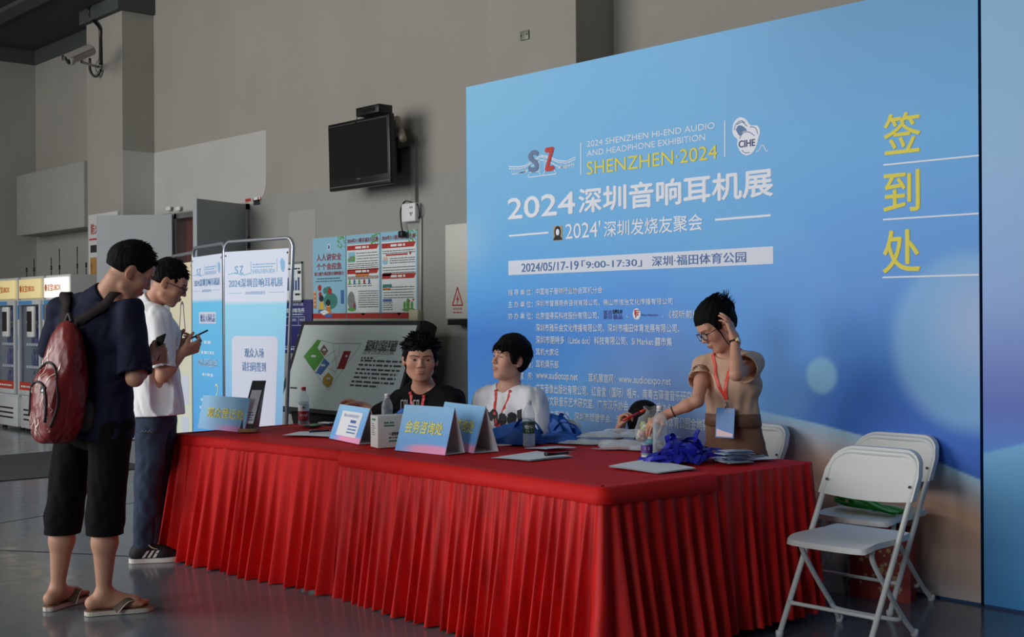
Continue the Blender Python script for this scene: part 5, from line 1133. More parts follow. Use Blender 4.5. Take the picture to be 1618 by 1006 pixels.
# mask box
A, B, Cc = tz(577, 703), tz(597, 708), tz(660, 700); u = nrm((A - B)[:2]); 
mbx = thing('mask_box', 'white cardboard mask box with green print beside the signs', 'box', (B[0], B[1], ZI), math.atan2(u[1], u[0]) - PI / 2)
# local: front face towards the viewer is x from 0 to 0.2 ; left side face runs back along y
MB().box((0, 0, 0), (0.205, 0.105, 0.165), bev=0.002).build('carton', mat('carton_white', (214, 214, 210), 0.55), mbx)
a = MB(); text(a, '一次性使用医用口罩', (0.06, -0.001, 0.062), EX, EZ, 0.13, 0.018, 0, 0.015); dashes(a, 0.06, 0.19, 0.048, 0.006, -0.001, 2)
a.build('carton_lettering', M_BLACKINK, mbx)
a = MB(); text(a, 'LIREX MASK', (0.035, -0.001, 0.125), EX, EZ, 0.055, 0.009) if False else dashes(a, 0.035, 0.09, 0.125, 0.008, -0.001, 3)
rect(a, 0.035, 0.110, 0.092, 0.118, -0.001); rect(a, 0.06, 0.030, 0.19, 0.038, -0.001)
for z, l_ in ((0.14, 0.06),): a.poly([(-0.001, 0.08, z), (-0.001, 0.03, z), (-0.001, 0.03, z + 0.01), (-0.001, 0.08, z + 0.01)])
a.build('green_print', mat('print_green', (56, 128, 104), 0.6), mbx)
a = MB()
for i in range(6): a.poly([(-0.001, 0.085, 0.12 - i * 0.011), (-0.001, 0.05 - 0.008 * (i % 3), 0.12 - i * 0.011), (-0.001, 0.05 - 0.008 * (i % 3), 0.124 - i * 0.011), (-0.001, 0.085, 0.124 - i * 0.011)])
a.build('side_print', mat('print_grey', (120, 122, 126), 0.6), mbx)
# registration sign leaning behind, and the scan stand in front of it
A, B = tz(312, 676), tz(384, 683)
rs = thing('leaning_sign', 'blue visitor registration sign leaning back at the left table end', 'sign', (A[0], A[1], ZI), math.atan2((B - A)[1], (B - A)[0])); w_ = np.linalg.norm((B - A)[:2]) * 1.02; h_ = 0.205
U, Z = np.meshgrid(np.linspace(0, 1, 24), np.linspace(0, 1, 24), indexing='ij'); sl = nrm((0, 0.22, 1)); P = np.stack([U * w_, Z * h_ * sl[1], Z * h_ * sl[2]], -1)
f = Z[..., None]; col = artcol3((126, 172, 214)) * (1 - f) + artcol3((140, 196, 230)) * f; m = (smooth(0.0, 0.1, 0.2 - Z) * smooth(0.3, 0.7, U))[..., None]; col = col * (1 - m) + artcol3((200, 140, 190)) * m
MB().grid(P).build('front_face', M_ART, rs, col=col.reshape(-1, 3)); MB().prism([(0, 0.002, 0), (w_, 0.002, 0), (w_, 0.002 + h_ * sl[1], h_ * sl[2]), (0, 0.002 + h_ * sl[1], h_ * sl[2])], (0, 0.006, 0)).prism([(w_ * 0.3, 0.09, 0), (w_ * 0.6, 0.09, 0), (w_ * 0.6, 0.045, h_ * 0.8), (w_ * 0.3, 0.045, h_ * 0.8)], (0, 0.002, 0)).build('card', M_TENTBACK, rs)
a = MB(); text(a, '观众登记处', V(w_ * 0.16, -0.0015, 0) + sl * h_ * 0.36, EX, sl, w_ * 0.78, h_ * 0.30, 0, 0.02); a.build('sign_lettering', M_SIGNY, rs)
A = tz(372, 682); B = tz(398, 686)
yaw_ = math.atan2((B - A)[1], (B - A)[0]) + 0.9; c_ = tz(393, 682); c_ = c_[:2] - np.array((0.05 * math.cos(yaw_) - 0.03 * math.sin(yaw_), 0.05 * math.sin(yaw_) + 0.03 * math.cos(yaw_)))
ss = thing('scan_stand', 'black counter scan stand on a wooden foot', 'stand', (c_[0], c_[1], ZI), yaw_)
MB().box((-0.005, -0.02, 0), (0.105, 0.085, 0.022), bev=0.004).build('foot', mat('wood_block', (150, 112, 78), 0.6, noise=0.15, nscale=8, stretch=(1, 12, 1)), ss)
sl = nrm((0.26, 0.45, 1.3)); fx_ = nrm((1, -0.05, 0)); O = V(0.004, 0.0, 0.022); hh = 0.30; nn = nrm(np.cross(fx_, sl))
mb = MB().prism([O, O + fx_ * 0.082, O + fx_ * 0.082 + sl * hh, O + sl * hh], -nn * 0.008); mb.build('face_panel', mat('stand_black', (34, 34, 44), 0.3), ss)
MB().poly([O + nn * 0.001 + fx_ * 0.012 + sl * 0.03, O + nn * 0.001 + fx_ * 0.072 + sl * 0.03, O + nn * 0.001 + fx_ * 0.072 + sl * 0.24, O + nn * 0.001 + fx_ * 0.012 + sl * 0.24]).build('white_panel', M_PAPER, ss)
a = MB()
for i in range(4): q_ = O + nn * 0.002 + fx_ * 0.02 + sl * (0.05 + 0.015 * i); a.poly([q_, q_ + fx_ * (0.044 - 0.008 * (i % 2)), q_ + fx_ * (0.044 - 0.008 * (i % 2)) + sl * 0.006, q_ + sl * 0.006])
a.build('panel_lettering', M_BANTXT2, ss)
top_ = O + sl * hh
mb = MB().prism([top_ + fx_ * 0.082, O + fx_ * 0.082 - nn * 0.004, V(0.10, 0.085, 0.022)], -fx_ * 0.004).prism([top_, O - nn * 0.004, V(0.0, 0.085, 0.022)], fx_ * 0.004); mb.build('side_plate', M_STEEL, ss)

# blue non-woven bags, crumpled in a heap
M_BLUEBAG = mat('bag_blue', (26, 92, 178), 0.6, bump=0.15, bscale=180, noise=0.05, nscale=20)
def softbag(label, c, sx, sy, sz, yaw, seed, m=None, name='fabric_bag', grp='blue fabric bags in a heap', strap=True, z=ZI, amp=0.45):
    r = np.random.RandomState(seed); n, k = 64, 20
    U, W_ = np.meshgrid(np.linspace(-1, 1, n), np.linspace(-1, 1, n), indexing='ij')
    H = np.zeros_like(U)
    for i in range(14):
        a = r.uniform(0, PI); f = r.uniform(1.2, 4.5) if i < 8 else r.uniform(5, 9); q_ = (U * math.cos(a) + W_ * math.sin(a)) * f + r.uniform(0, 6)
        H += (1 - np.abs(((q_ / PI) % 2) - 1) * 2) * r.uniform(0.3, 1.0) / (f ** 0.7)
    env = np.clip(1 - np.maximum(np.abs(U), np.abs(W_)) ** 6, 0, 1) ** 0.5 * (0.55 + 0.45 * np.cos(U * 1.4) * np.cos(W_ * 1.4))
    H = env * (0.55 + amp * H / 1.7)
    X = U * sx * (1 + 0.10 * np.sin(W_ * 5 + seed)) + 0.02 * np.sin(W_ * 9 + seed); Y = W_ * sy * (1 + 0.12 * np.sin(U * 6 + seed * 2))
    t = thing(name, label, 'bag', (c[0], c[1], z), yaw, grp)
    top = np.stack([X, Y, np.maximum(H * sz, 0.002)], -1); mb = MB().grid(top); mb.grid(np.stack([X, Y, np.zeros_like(X)], -1)[::-1])
    mb.build('bag_body', m or M_BLUEBAG, t)
    if strap:
        mb = MB(); pts = spline([(sx * 0.2, -sy * 0.2, sz * 0.6), (sx * 0.5, -sy * 0.3, sz * 1.05), (sx * 0.9, -sy * 0.1, sz * 0.9), (sx * 1.05, sy * 0.1, sz * 0.4), (sx * 0.8, sy * 0.4, sz * 0.3)], 30); ribbon(mb, pts, 0.028, twist=0.8)
        mb.build('strap', m or M_BLUEBAG, t)
    return t
M_BLUEBAG2 = M_BLUEBAG
p = tz(806, 699); softbag('blue fabric bag at the left of the heap, left of the bottle', p, 0.17, 0.10, 0.125, 0.4, 2)
p = tz(868, 697); softbag('blue fabric bag at the right of the heap, under the chair back', p, 0.16, 0.10, 0.10, 0.5, 5)
p = tz(858, 690); softbag('blue fabric bag on top of the heap behind the green label', p, 0.15, 0.08, 0.10, 0.1, 9, z=ZI + 0.06, strap=False)
p = tz(885, 694); softbag('blue fabric bag sticking out at the far right of the heap', p, 0.10, 0.06, 0.12, -0.2, 14, z=ZI + 0.02)
p = tz(630, 688); softbag('small blue fabric bag lying behind the mask box', p, 0.13, 0.05, 0.17, 0.5, 21)
# clear bags of leaflets
M_CLEAR = clear_plastic('film_clear', (226, 232, 236), 0.12, 0.34, 0.5)
M_LEAF = mat('leaflet_print', (176, 190, 196), 0.5)
for i, (lab, px, py, sx, sy, yaw) in enumerate((('clear plastic bag of papers at the left of the clear bags', 945, 700, 0.17, 0.085, 0.6), ('clear plastic bag of printed leaflets nearest the small jars', 995, 708, 0.15, 0.09, 0.5), ('clear plastic bag lying on top of the other clear bags', 970, 698, 0.16, 0.08, 0.7))):
    p = tz(px, py); t = softbag(lab, p, sx, sy, 0.038, yaw, 30 + i, M_CLEAR, 'clear_bag', 'clear plastic bags on the table', False, ZI + (0.03 if i == 2 else 0.0), 0.95)
    q_ = softbag('x', (0, 0), sx * 0.86, sy * 0.8, 0.02, 0, 50 + i, M_LEAF if i != 1 else mat('leaflet_pink', (196, 140, 136), 0.5), 'leaflets', None, False, 0.001, 0.3)
    b_ = q_.children[0]; b_.parent = t; b_.name = 'leaflets'; bpy.data.objects.remove(q_)
# bag of wrapped sweets
p = tz(1030, 705); t = thing('sweets_bag', 'clear bag of pale wrapped sweets under the woman\'s hand', 'bag', (p[0], p[1], ZI)); r_ = np.random.RandomState(4)
mb = MB()
prof = [(0.0, 0.0), (0.06, 0.0), (0.085, 0.03), (0.085, 0.09), (0.065, 0.14), (0.035, 0.165), (0.025, 0.18), (0.045, 0.20)]
mb.lathe(prof, n=30, cap=False); mb.xform(lambda v: v * (1 + 0.06 * np.sin(v[:, :1] * 90) * np.sin(v[:, 2:3] * 70 + v[:, 1:2] * 60))); mb.build('film', clear_plastic('film_thin', (226, 232, 236), 0.1, 0.10, 0.4), t)
MS = [mat('sweet_cream', (226, 216, 170), 0.4), mat('sweet_green', (176, 196, 84), 0.4), mat('sweet_pink', (214, 160, 150), 0.4), mat('sweet_white', (228, 226, 220), 0.4)]
for i in range(26):
    a_, rr, z = r_.uniform(0, 2 * PI), 0.066 * math.sqrt(r_.rand()), r_.uniform(0.016, 0.13)
    rr *= min(1, (0.165 - z) / 0.07); s_ = r_.uniform(0.014, 0.02); ax_ = nrm(r_.uniform(-1, 1, 3))
    mb = MB().lathe([(0.004, -0.9 * s_), (s_ * 0.75, -s_ * 0.5), (s_, 0), (s_ * 0.75, s_ * 0.5), (0.004, 0.9 * s_), (s_ * 0.6, 1.3 * s_)], n=8, axis=ax_)
    o = mb.build('wrapped_sweet', MS[i % 4], None); o.location = (p[0] + rr * math.cos(a_), p[1] + rr * math.sin(a_), ZI + z); tag(o, 'small wrapped sweet inside the clear sweets bag', 'sweet', 'wrapped sweets in the clear bag')
# small jars
for i, (lab, px, py, cl_, lc) in enumerate((('small jar with purple label, foremost of the jars', 1022, 727, (128, 160, 170), (92, 56, 140)), ('small teal jar just behind the purple-labelled one', 1029, 721, (70, 140, 156), (80, 156, 170)), ('small teal jar right of the clear bottle', 1058, 719, (70, 140, 156), (70, 150, 160)), ('small jar with a yellow lid behind the lanyards', 1070, 717, (120, 150, 150), (200, 180, 60)))):
    p = tz(px, py); t = thing('small_jar', lab, 'jar', (p[0], p[1], ZI), math.atan2(-p[1], -p[0]) + PI / 2, 'small jars beside the lanyards')
    MB().lathe([(0, 0), (0.024, 0), (0.026, 0.004), (0.026, 0.028), (0.022, 0.03)], n=20, cap=False).build('base', mat('jar_clear', (190, 194, 192), 0.15), t)
    MB().lathe([(0.025, 0.028), (0.027, 0.032), (0.027, 0.078), (0.024, 0.082), (0, 0.082)], n=20, cap=False).build('jar_body', mat('jar_%d' % i, cl_, 0.35), t)
    a = MB().lathe([(0.0274, 0.036), (0.0274, 0.074)], n=20, cap=False); lb = a.build('label', mat('jarlab_%d' % i, lc, 0.5), t)
    a = MB(); rect(a, -0.009, 0.05, 0.011, 0.064, 0); a.xform(lambda v: np.stack([0.0279 * np.sin(v[:, 0] / 0.0279), -0.0279 * np.cos(v[:, 0] / 0.0279), v[:, 2]], 1)); a.build('label_mark', M_PAPER, lb)
# blue lanyards and the badges on their ends
M_LANY = mat('lanyard_blue', (24, 34, 168), 0.42, sheen=0.3); p0 = tz(1080, 730); r_ = np.random.RandomState(17)
lr = thing('lanyard_pile', 'pile of royal blue badge lanyards at the near end of the table', 'lanyards', (p0[0], p0[1], ZI)); lr2 = np.array(lr.location)
dirv = nrm((tz(1150, 727) - tz(1040, 733)) * V(1, 1, 0)); nv = V(-dirv[1], dirv[0], 0)
for k in range(32):
    c = dirv * r_.uniform(-0.13, 0.12) + nv * r_.uniform(-0.055, 0.075); h = r_.uniform(0.02, 0.115) * max(0.3, (1 - abs(np.dot(c, dirv)) / 0.20)); L_ = r_.uniform(0.05, 0.10); w0 = r_.uniform(0.018, 0.04)
    d = nrm(dirv * r_.uniform(0.3, 1) + nv * r_.uniform(-1, 1)); s_ = np.cross((0, 0, 1), d)
    pts = [c - d * L_ + V(0, 0, 0.01), c - d * L_ * 0.4 + s_ * w0 + V(0, 0, h), c + d * L_ * 0.6 + s_ * w0 * 0.6 + V(0, 0, h * 1.1), c + d * L_ + V(0, 0, h * 0.6), c + d * L_ * 0.5 - s_ * w0 + V(0, 0, h * 0.8), c - d * L_ * 0.5 - s_ * w0 + V(0, 0, h * 0.5 + 0.004), c - d * L_ * 1.1 + V(0, 0, 0.006)]
    pts = spline(pts, 46); pts[:, 2] = np.maximum(pts[:, 2], 0.011)
    mb = MB(); ribbon(mb, pts, 0.025, twist=r_.uniform(-3, 3)); mb.build('lanyard', M_LANY, lr)
mb = MB(); c = dirv * 0.03
for k in range(3): ribbon(mb, spline([c + V(0, 0, 0.06), c + dirv * 0.03 + V(0, 0, 0.09 + 0.004 * k), c + dirv * 0.06 + nv * 0.04 + V(0, 0, 0.115 + 0.006 * k), c + dirv * 0.085 + nv * 0.06 + V(0, 0, 0.135 + 0.004 * k)], 20), 0.02, twist=0.3)
mb.build('lanyard_tail', M_LANY, lr)
M_BADGE = mat('badge_film', (168, 184, 200), 0.25); M_BADGEB = mat('badge_blue', (96, 130, 176), 0.4)
pb3 = tz(1158, 731)
for k in range(14):
    o = MB().box((-0.045, -0.065, 0), (0.045, 0.065, 0.0028), bev=0.001).build('badge', M_BADGE if k % 3 else M_BADGEB)
    o.location = (pb3[0] + dirv[0] * r_.uniform(-0.03, 0.05), pb3[1] + dirv[1] * r_.uniform(-0.03, 0.05), ZI + 0.001 + 0.0042 * k); o.rotation_euler = (r_.uniform(-0.03, 0.03), r_.uniform(-0.03, 0.03), math.atan2(dirv[1], dirv[0]) + PI / 2 + r_.uniform(-0.25, 0.25))
    tag(o, 'plastic badge holder in the slipped stack beside the blue lanyards', 'badge', 'badge holders stacked by the lanyards')
# ================================================================== PEOPLE: bodies as one continuous surface
def cone(a, b, ra, rb, k=0.02): return ('c', np.asarray(a, float), np.asarray(b, float), ra, rb, k)
def ell(c, r, R=None, k=0.02): return ('e', np.asarray(c, float), np.asarray(r, float), np.eye(3) if R is None else np.asarray(R, float), k)
def flat(a, b, ra, rb, side, ratio, k=0.03):
    """tapered capsule flattened front to back: ra, rb are half widths along side; depth = ratio*width"""
    a, b = np.asarray(a, float), np.asarray(b, float); up = nrm(b - a); s = nrm(np.asarray(side, float) - up * np.dot(side, up)); f = np.cross(s, up)
    return ('f', a, b, ra, rb, np.array([s, f, up]), ratio, k)
def d_prim(p, q):
    if q[0] == 'c':
        _, a, b, ra, rb, k = q; ab = b - a; t = np.clip((p - a) @ ab / (ab @ ab + 1e-12), 0, 1)
        return np.linalg.norm(p - a - t[:, None] * ab, axis=1) - (ra + (rb - ra) * t)
    if q[0] == 'e':
        _, c, r, R, k = q; l = (p - c) @ R.T; k0 = np.linalg.norm(l / r, axis=1); k1 = np.linalg.norm(l / (r * r), axis=1)
        return k0 * (k0 - 1.0) / np.maximum(k1, 1e-9)
    if q[0] == 'f':
        _, a, b, ra, rb, M_, ratio, k = q; l = (p - a) @ M_.T; L_ = np.linalg.norm(b - a)
        t = np.clip(l[:, 2] / max(L_, 1e-9), 0, 1); r = ra + (rb - ra) * t; z = l[:, 2] - t * L_
        w_ = np.sqrt(l[:, 0] ** 2 + (l[:, 1] / ratio) ** 2 + (z / np.maximum(ratio, 0.6)) ** 2)
        return (w_ - r) * (ratio * 0.6 + 0.4)
def smin(a, b, k):
    h = np.clip(0.5 + 0.5 * (b - a) / k, 0, 1); return b + (a - b) * h - k * h * (1 - h)
def smax(a, b, k): return -smin(-a, -b, k)
def f_union(prims):
    def f(p):
        d = None
        for q in prims:
            e = d_prim(p, q); d = e if d is None else smin(d, e, q[-1])
        return d
    return f
def surface(f, lo, hi, h, zs=None):
    """surface-nets mesh of the zero set of f inside a box, evaluated only near the surface"""
    lo, hi = np.asarray(lo, float), np.asarray(hi, float); B = 6
    X = np.arange(lo[0], hi[0] + h * B, h); Y = np.arange(lo[1], hi[1] + h * B, h); Z = np.arange(lo[2], hi[2] + h * B, h) if zs is None else zs
    n = [(len(a) - 1) // B * B + 1 for a in (X, Y, Z)]; X, Y, Z = X[:n[0]], Y[:n[1]], Z[:n[2]]
    F = np.ones(n, np.float32); nb = [(m - 1) // B for m in n]
    bi = np.stack(np.meshgrid(*[np.arange(m) for m in nb], indexing='ij'), -1).reshape(-1, 3)
    cx = (X[bi[:, 0] * B] + X[bi[:, 0] * B + B]) / 2; cy = (Y[bi[:, 1] * B] + Y[bi[:, 1] * B + B]) / 2; cz = (Z[bi[:, 2] * B] + Z[bi[:, 2] * B + B]) / 2
    dc = f(np.stack([cx, cy, cz], 1)); rad = 0.5 * np.sqrt((X[B] - X[0]) ** 2 + (Y[B] - Y[0]) ** 2 + (np.diff(Z).max() * B) ** 2)
    for (i, j, k), d in zip(bi, dc):
        if d < 0: F[i * B:i * B + B + 1, j * B:j * B + B + 1, k * B:k * B + B + 1] = -1
    for (i, j, k), d in zip(bi, dc):
        if d >= 0 and d > rad * 1.7: F[i * B:i * B + B + 1, j * B:j * B + B + 1, k * B:k * B + B + 1] = 1
    near = bi[np.abs(dc) < rad * 1.7]
    o = np.stack(np.meshgrid(*[np.arange(B + 1)] * 3, indexing='ij'), -1).reshape(-1, 3)
    idx = (near[:, None, :] * B + o[None]).reshape(-1, 3); key = np.unique((idx[:, 0] * n[1] + idx[:, 1]) * n[2] + idx[:, 2])
    iz = key % n[2]; iy = key // n[2] % n[1]; ix = key // (n[1] * n[2])
    vals = np.empty(len(key), np.float32)
    for s in range(0, len(key), 200000):
        sl_ = slice(s, s + 200000); vals[sl_] = f(np.stack([X[ix[sl_]], Y[iy[sl_]], Z[iz[sl_]]], 1))
    F[ix, iy, iz] = vals
    S = F < 0
    c8 = [(a, b, c) for a in (0, 1) for b in (0, 1) for c in (0, 1)]
    cnt = sum(S[a:n[0] - 1 + a, b:n[1] - 1 + b, c:n[2] - 1 + c].astype(np.int8) for a, b, c in c8)
    act = (cnt > 0) & (cnt < 8); ci = np.argwhere(act); vid = -np.ones(act.shape, np.int64); vid[act] = np.arange(len(ci))
    G = [X, Y, Z]; acc = np.zeros((len(ci), 3)); num = np.zeros(len(ci))
    for a in c8:
        for ax_ in range(3):
            if a[ax_]: continue
            b = list(a); b[ax_] = 1
            ia = tuple(ci[:, m] + a[m] for m in range(3)); ib = tuple(ci[:, m] + b[m] for m in range(3)); fa, fb = F[ia], F[ib]; cr = (fa < 0) != (fb < 0)
            t = np.where(cr, fa / np.where(cr, fa - fb, 1), 0)
            pa = np.stack([G[m][ia[m]] for m in range(3)], 1); pb = np.stack([G[m][ib[m]] for m in range(3)], 1)
            acc += np.where(cr[:, None], pa + (pb - pa) * t[:, None], 0); num += cr
    V_ = acc / num[:, None]; faces = []
    for ax_ in range(3):
        u, w_ = (ax_ + 1) % 3, (ax_ + 2) % 3
        sl0 = [slice(None)] * 3; sl1 = [slice(None)] * 3; sl0[ax_] = slice(0, -1); sl1[ax_] = slice(1, None)
        ch_ = S[tuple(sl0)] != S[tuple(sl1)]; e = np.argwhere(ch_); e = e[(e[:, u] > 0) & (e[:, w_] > 0) & (e[:, u] < n[u] - 1) & (e[:, w_] < n[w_] - 1)]
        inside = S[tuple(e.T)]; q = []
        for du, dw in ((-1, -1), (0, -1), (0, 0), (-1, 0)):
            c = e.copy(); c[:, u] += du; c[:, w_] += dw; q.append(vid[tuple(c.T)])
        q = np.stack(q, 1); q[~inside] = q[~inside][:, ::-1]; faces.append(q)
    return V_, np.concatenate(faces)
def surf_obj(name, V_, Fc, m, parent, col=None, relax=0):
    if relax:
        e = np.concatenate([Fc[:, [0, 1]], Fc[:, [1, 2]], Fc[:, [2, 3]], Fc[:, [3, 0]]])
        for _ in range(relax):
            s = np.zeros_like(V_); c = np.zeros(len(V_)); np.add.at(s, e[:, 0], V_[e[:, 1]]); np.add.at(s, e[:, 1], V_[e[:, 0]]); np.add.at(c, e[:, 0], 1); np.add.at(c, e[:, 1], 1)
            V_ = V_ * 0.4 + 0.6 * s / np.maximum(c, 1)[:, None]
    me = bpy.data.meshes.new(name); me.vertices.add(len(V_)); me.vertices.foreach_set('co', V_.astype(np.float32).ravel())
    me.loops.add(len(Fc) * 4); me.loops.foreach_set('vertex_index', Fc.astype(np.int32).ravel()); me.polygons.add(len(Fc)); me.polygons.foreach_set('loop_start', np.arange(0, len(Fc) * 4, 4, dtype=np.int32))
    me.polygons.foreach_set('use_smooth', np.ones(len(Fc), bool)); me.update(calc_edges=True); me.materials.append(m)
    if col is not None:
        at = me.color_attributes.new('Col', 'FLOAT_COLOR', 'POINT'); at.data.foreach_set('color', np.concatenate([col, np.ones((len(col), 1))], 1).astype(np.float32).ravel())
    o = bpy.data.objects.new(name, me); COL.objects.link(o); o.parent = parent
    return o
def noise3(p, s, seed=0):
    r = np.random.RandomState(seed); out = 0
    for i in range(5):
        k = r.normal(size=3) * s; k2 = r.normal(size=3) * s * 0.6; out = out + np.sin(p @ k + r.uniform(0, 6) + 1.5 * np.sin(p @ k2 + r.uniform(0, 6)))
    return out / 5

# ---- hands: palm and five bent fingers
def hand(wr, d, n, s, curl=(0.5, 0.5, 0.5, 0.5), thumb=(0.5, 0.3), sc=1.0, spread=0.06):
    """wr wrist; d towards the fingers; n palm normal (the way the palm faces); s towards the thumb"""
    d = nrm(d); n = nrm(n - d * np.dot(n, d)); s = nrm(s - d * np.dot(s, d) - n * np.dot(s, n)); P = []; K = 0.007
    base = [0.026, 0.009, -0.009, -0.026]; kn = [0.033, 0.011, -0.011, -0.031]; mlen = [0.088, 0.092, 0.088, 0.080]; L_ = [0.072, 0.080, 0.074, 0.058]; r0 = [0.0090, 0.0092, 0.0088, 0.0078]
    for i in range(4):
        a = wr + sc * (s * base[i] * 0.8 + d * 0.008); b = wr + sc * (s * kn[i] + d * mlen[i]); P.append(cone(a, b, 0.0145 * sc, 0.0115 * sc, 0.010))
        c = curl[i] if np.ndim(curl[i]) == 0 else None; cs = (c * 0.9, c * 1.0, c * 0.7) if c is not None else curl[i]
        dirv = nrm(d + s * spread * (1.5 - i)); p = b; ang = 0
        for j, (fr, cc) in enumerate(zip((0.46, 0.30, 0.24), cs)):
            ang += cc; dd = dirv * math.cos(ang) + n * math.sin(ang); q = p + dd * L_[i] * fr * sc; P.append(cone(p, q, r0[i] * sc * (1 - 0.09 * j), r0[i] * sc * (0.93 - 0.11 * j), K if j == 0 else 0.003)); p = q
    t0 = wr + sc * (s * 0.022 + d * 0.018); t1 = t0 + sc * 0.045 * nrm(d * 0.62 + s * 0.62 + n * thumb[0]); t2 = t1 + sc * 0.036 * nrm(d * 0.9 + s * 0.25 + n * (thumb[0] + thumb[1])); t3 = t2 + sc * 0.028 * nrm(d * 0.95 - s * 0.05 + n * (thumb[0] + thumb[1] * 1.6))
    P += [cone(t0, t1, 0.0165 * sc, 0.0125 * sc, 0.012), cone(t1, t2, 0.0118 * sc, 0.0105 * sc, 0.004), cone(t2, t3, 0.0105 * sc, 0.0085 * sc, 0.003)]
    P.append(cone(wr - d * 0.02 * sc, wr + d * 0.02 * sc, 0.024 * sc, 0.025 * sc, 0.016))
    return P
# ---- head
class Head:
    def __init__(s, c, fwd, up, sc=1.0, wide=1.0, fem=False):
        s.c = np.asarray(c, float); s.f = nrm(fwd); s.r = nrm(np.cross(s.f, up)); s.u = np.cross(s.r, s.f); s.R = np.array([s.r, s.f, s.u]); s.sc = sc; s.w = wide; s.fem = fem
    def P(s, x, y, z): return s.c + s.sc * (s.r * x * s.w + s.f * y + s.u * z)
    def L(s, p): q = (p - s.c) @ s.R.T / s.sc; return np.stack([q[:, 0] / s.w, q[:, 1], q[:, 2]], 1)
    def E(s, c, r, k=0.015, tilt=None): return ell(s.P(*c), np.array(r) * s.sc * np.array((s.w, 1, 1)), s.R if tilt is None else tilt @ s.R, k)
    def prims(s, neck_base):
        C = lambda a, b, ra, rb, k: cone(s.P(*a), s.P(*b), ra * s.sc, rb * s.sc, k)
        j = 0.92 if s.fem else 1.0
        A = [s.E((0, -0.012, 0.034), (0.0765, 0.094, 0.086)), s.E((0, 0.022, -0.020), (0.066 * j, 0.072, 0.085), 0.03), s.E((0, 0.034, -0.066), (0.050 * j, 0.050, 0.045), 0.03),
             C((0, 0.070, -0.102), (0, 0.066, -0.088), 0.017, 0.022, 0.02), C((0.050 * j, 0.0, -0.068), (0.020, 0.062, -0.100), 0.017, 0.014, 0.022), C((-0.050 * j, 0.0, -0.068), (-0.020, 0.062, -0.100), 0.017, 0.014, 0.022),
             s.E((0.040, 0.060, -0.022), (0.026, 0.024, 0.026), 0.022), s.E((-0.040, 0.060, -0.022), (0.026, 0.024, 0.026), 0.022),
             C((0.012, 0.090, 0.026), (0.046, 0.074, 0.024), 0.010, 0.009, 0.016), C((-0.012, 0.090, 0.026), (-0.046, 0.074, 0.024), 0.010, 0.009, 0.016), s.E((0, 0.066, 0.05), (0.05, 0.024, 0.032), 0.03)]
        B = [C((0, 0.093, 0.012), (0, 0.108, -0.022), 0.0075, 0.0095, 0.010), s.E((0, 0.109, -0.027), (0.0105, 0.0115, 0.0095), 0.006), s.E((0.0125, 0.101, -0.030), (0.0075, 0.009, 0.0075), 0.006), s.E((-0.0125, 0.101, -0.030), (0.0075, 0.009, 0.0075), 0.006),
             s.E((0, 0.0935, -0.057), (0.021, 0.012, 0.0062), 0.006), s.E((0, 0.0915, -0.068), (0.019, 0.012, 0.0068), 0.006)]
        for x in (-1, 1):
            B += [s.E((x * 0.0315, 0.078, 0.004), (0.0135, 0.0115, 0.0115), 0.004)]
            a = 0.25 * x; T_ = np.array([[math.cos(a), math.sin(a), 0], [-math.sin(a), math.cos(a), 0], [0, 0, 1]])
            B += [s.E((x * 0.0800, -0.012, -0.004), (0.0065, 0.019, 0.031), 0.006, T_), s.E((x * 0.0775, -0.004, -0.026), (0.006, 0.010, 0.012), 0.008)]
        sub = [s.E((x * 0.0315, 0.094, 0.004), (0.017, 0.013, 0.011), 0.012) for x in (-1, 1)] + [s.E((x * 0.0870, -0.008, 0.000), (0.0045, 0.010, 0.017), 0.006) for x in (-1, 1)]
        neck = [cone(s.P(0, -0.028, -0.055), neck_base, 0.052 * s.sc * (0.85 if s.fem else 1), 0.058 * s.sc * (0.82 if s.fem else 1), 0.03)]
        return A, sub, B, neck
    def colour(s, p, base, lips=(150, 84, 78), brow=(26, 22, 20), eyes='open', col=None, stubble=0.0):
        """pigment of the face: lips, brows, eyes"""
        q = s.L(p); x, y, z = np.abs(q[:, 0]), q[:, 1], q[:, 2]; c = np.tile(lin(base), (len(p), 1)) if col is None else col; front = y > 0.05
        def put(m, rgb): c[:] = c * (1 - m[:, None]) + lin(rgb) * m[:, None]
        put(0.35 * np.exp(-(((x - 0.042) / 0.022) ** 2 + ((z + 0.025) / 0.02) ** 2)) * front, (196, 120, 104)); put(0.35 * np.exp(-((x / 0.012) ** 2 + ((z + 0.028) / 0.012) ** 2)) * front, (190, 112, 96))
        put(0.4 * np.exp(-(((q[:, 1] + 0.012) / 0.02) ** 2 + ((z) / 0.03) ** 2)) * (x > 0.073), (196, 112, 96))
        put(np.exp(-(((x - 0.006) / 0.0035) ** 2 + ((z + 0.036) / 0.0028) ** 2)) * (y > 0.09) * 0.7, (70, 40, 36))
        return c
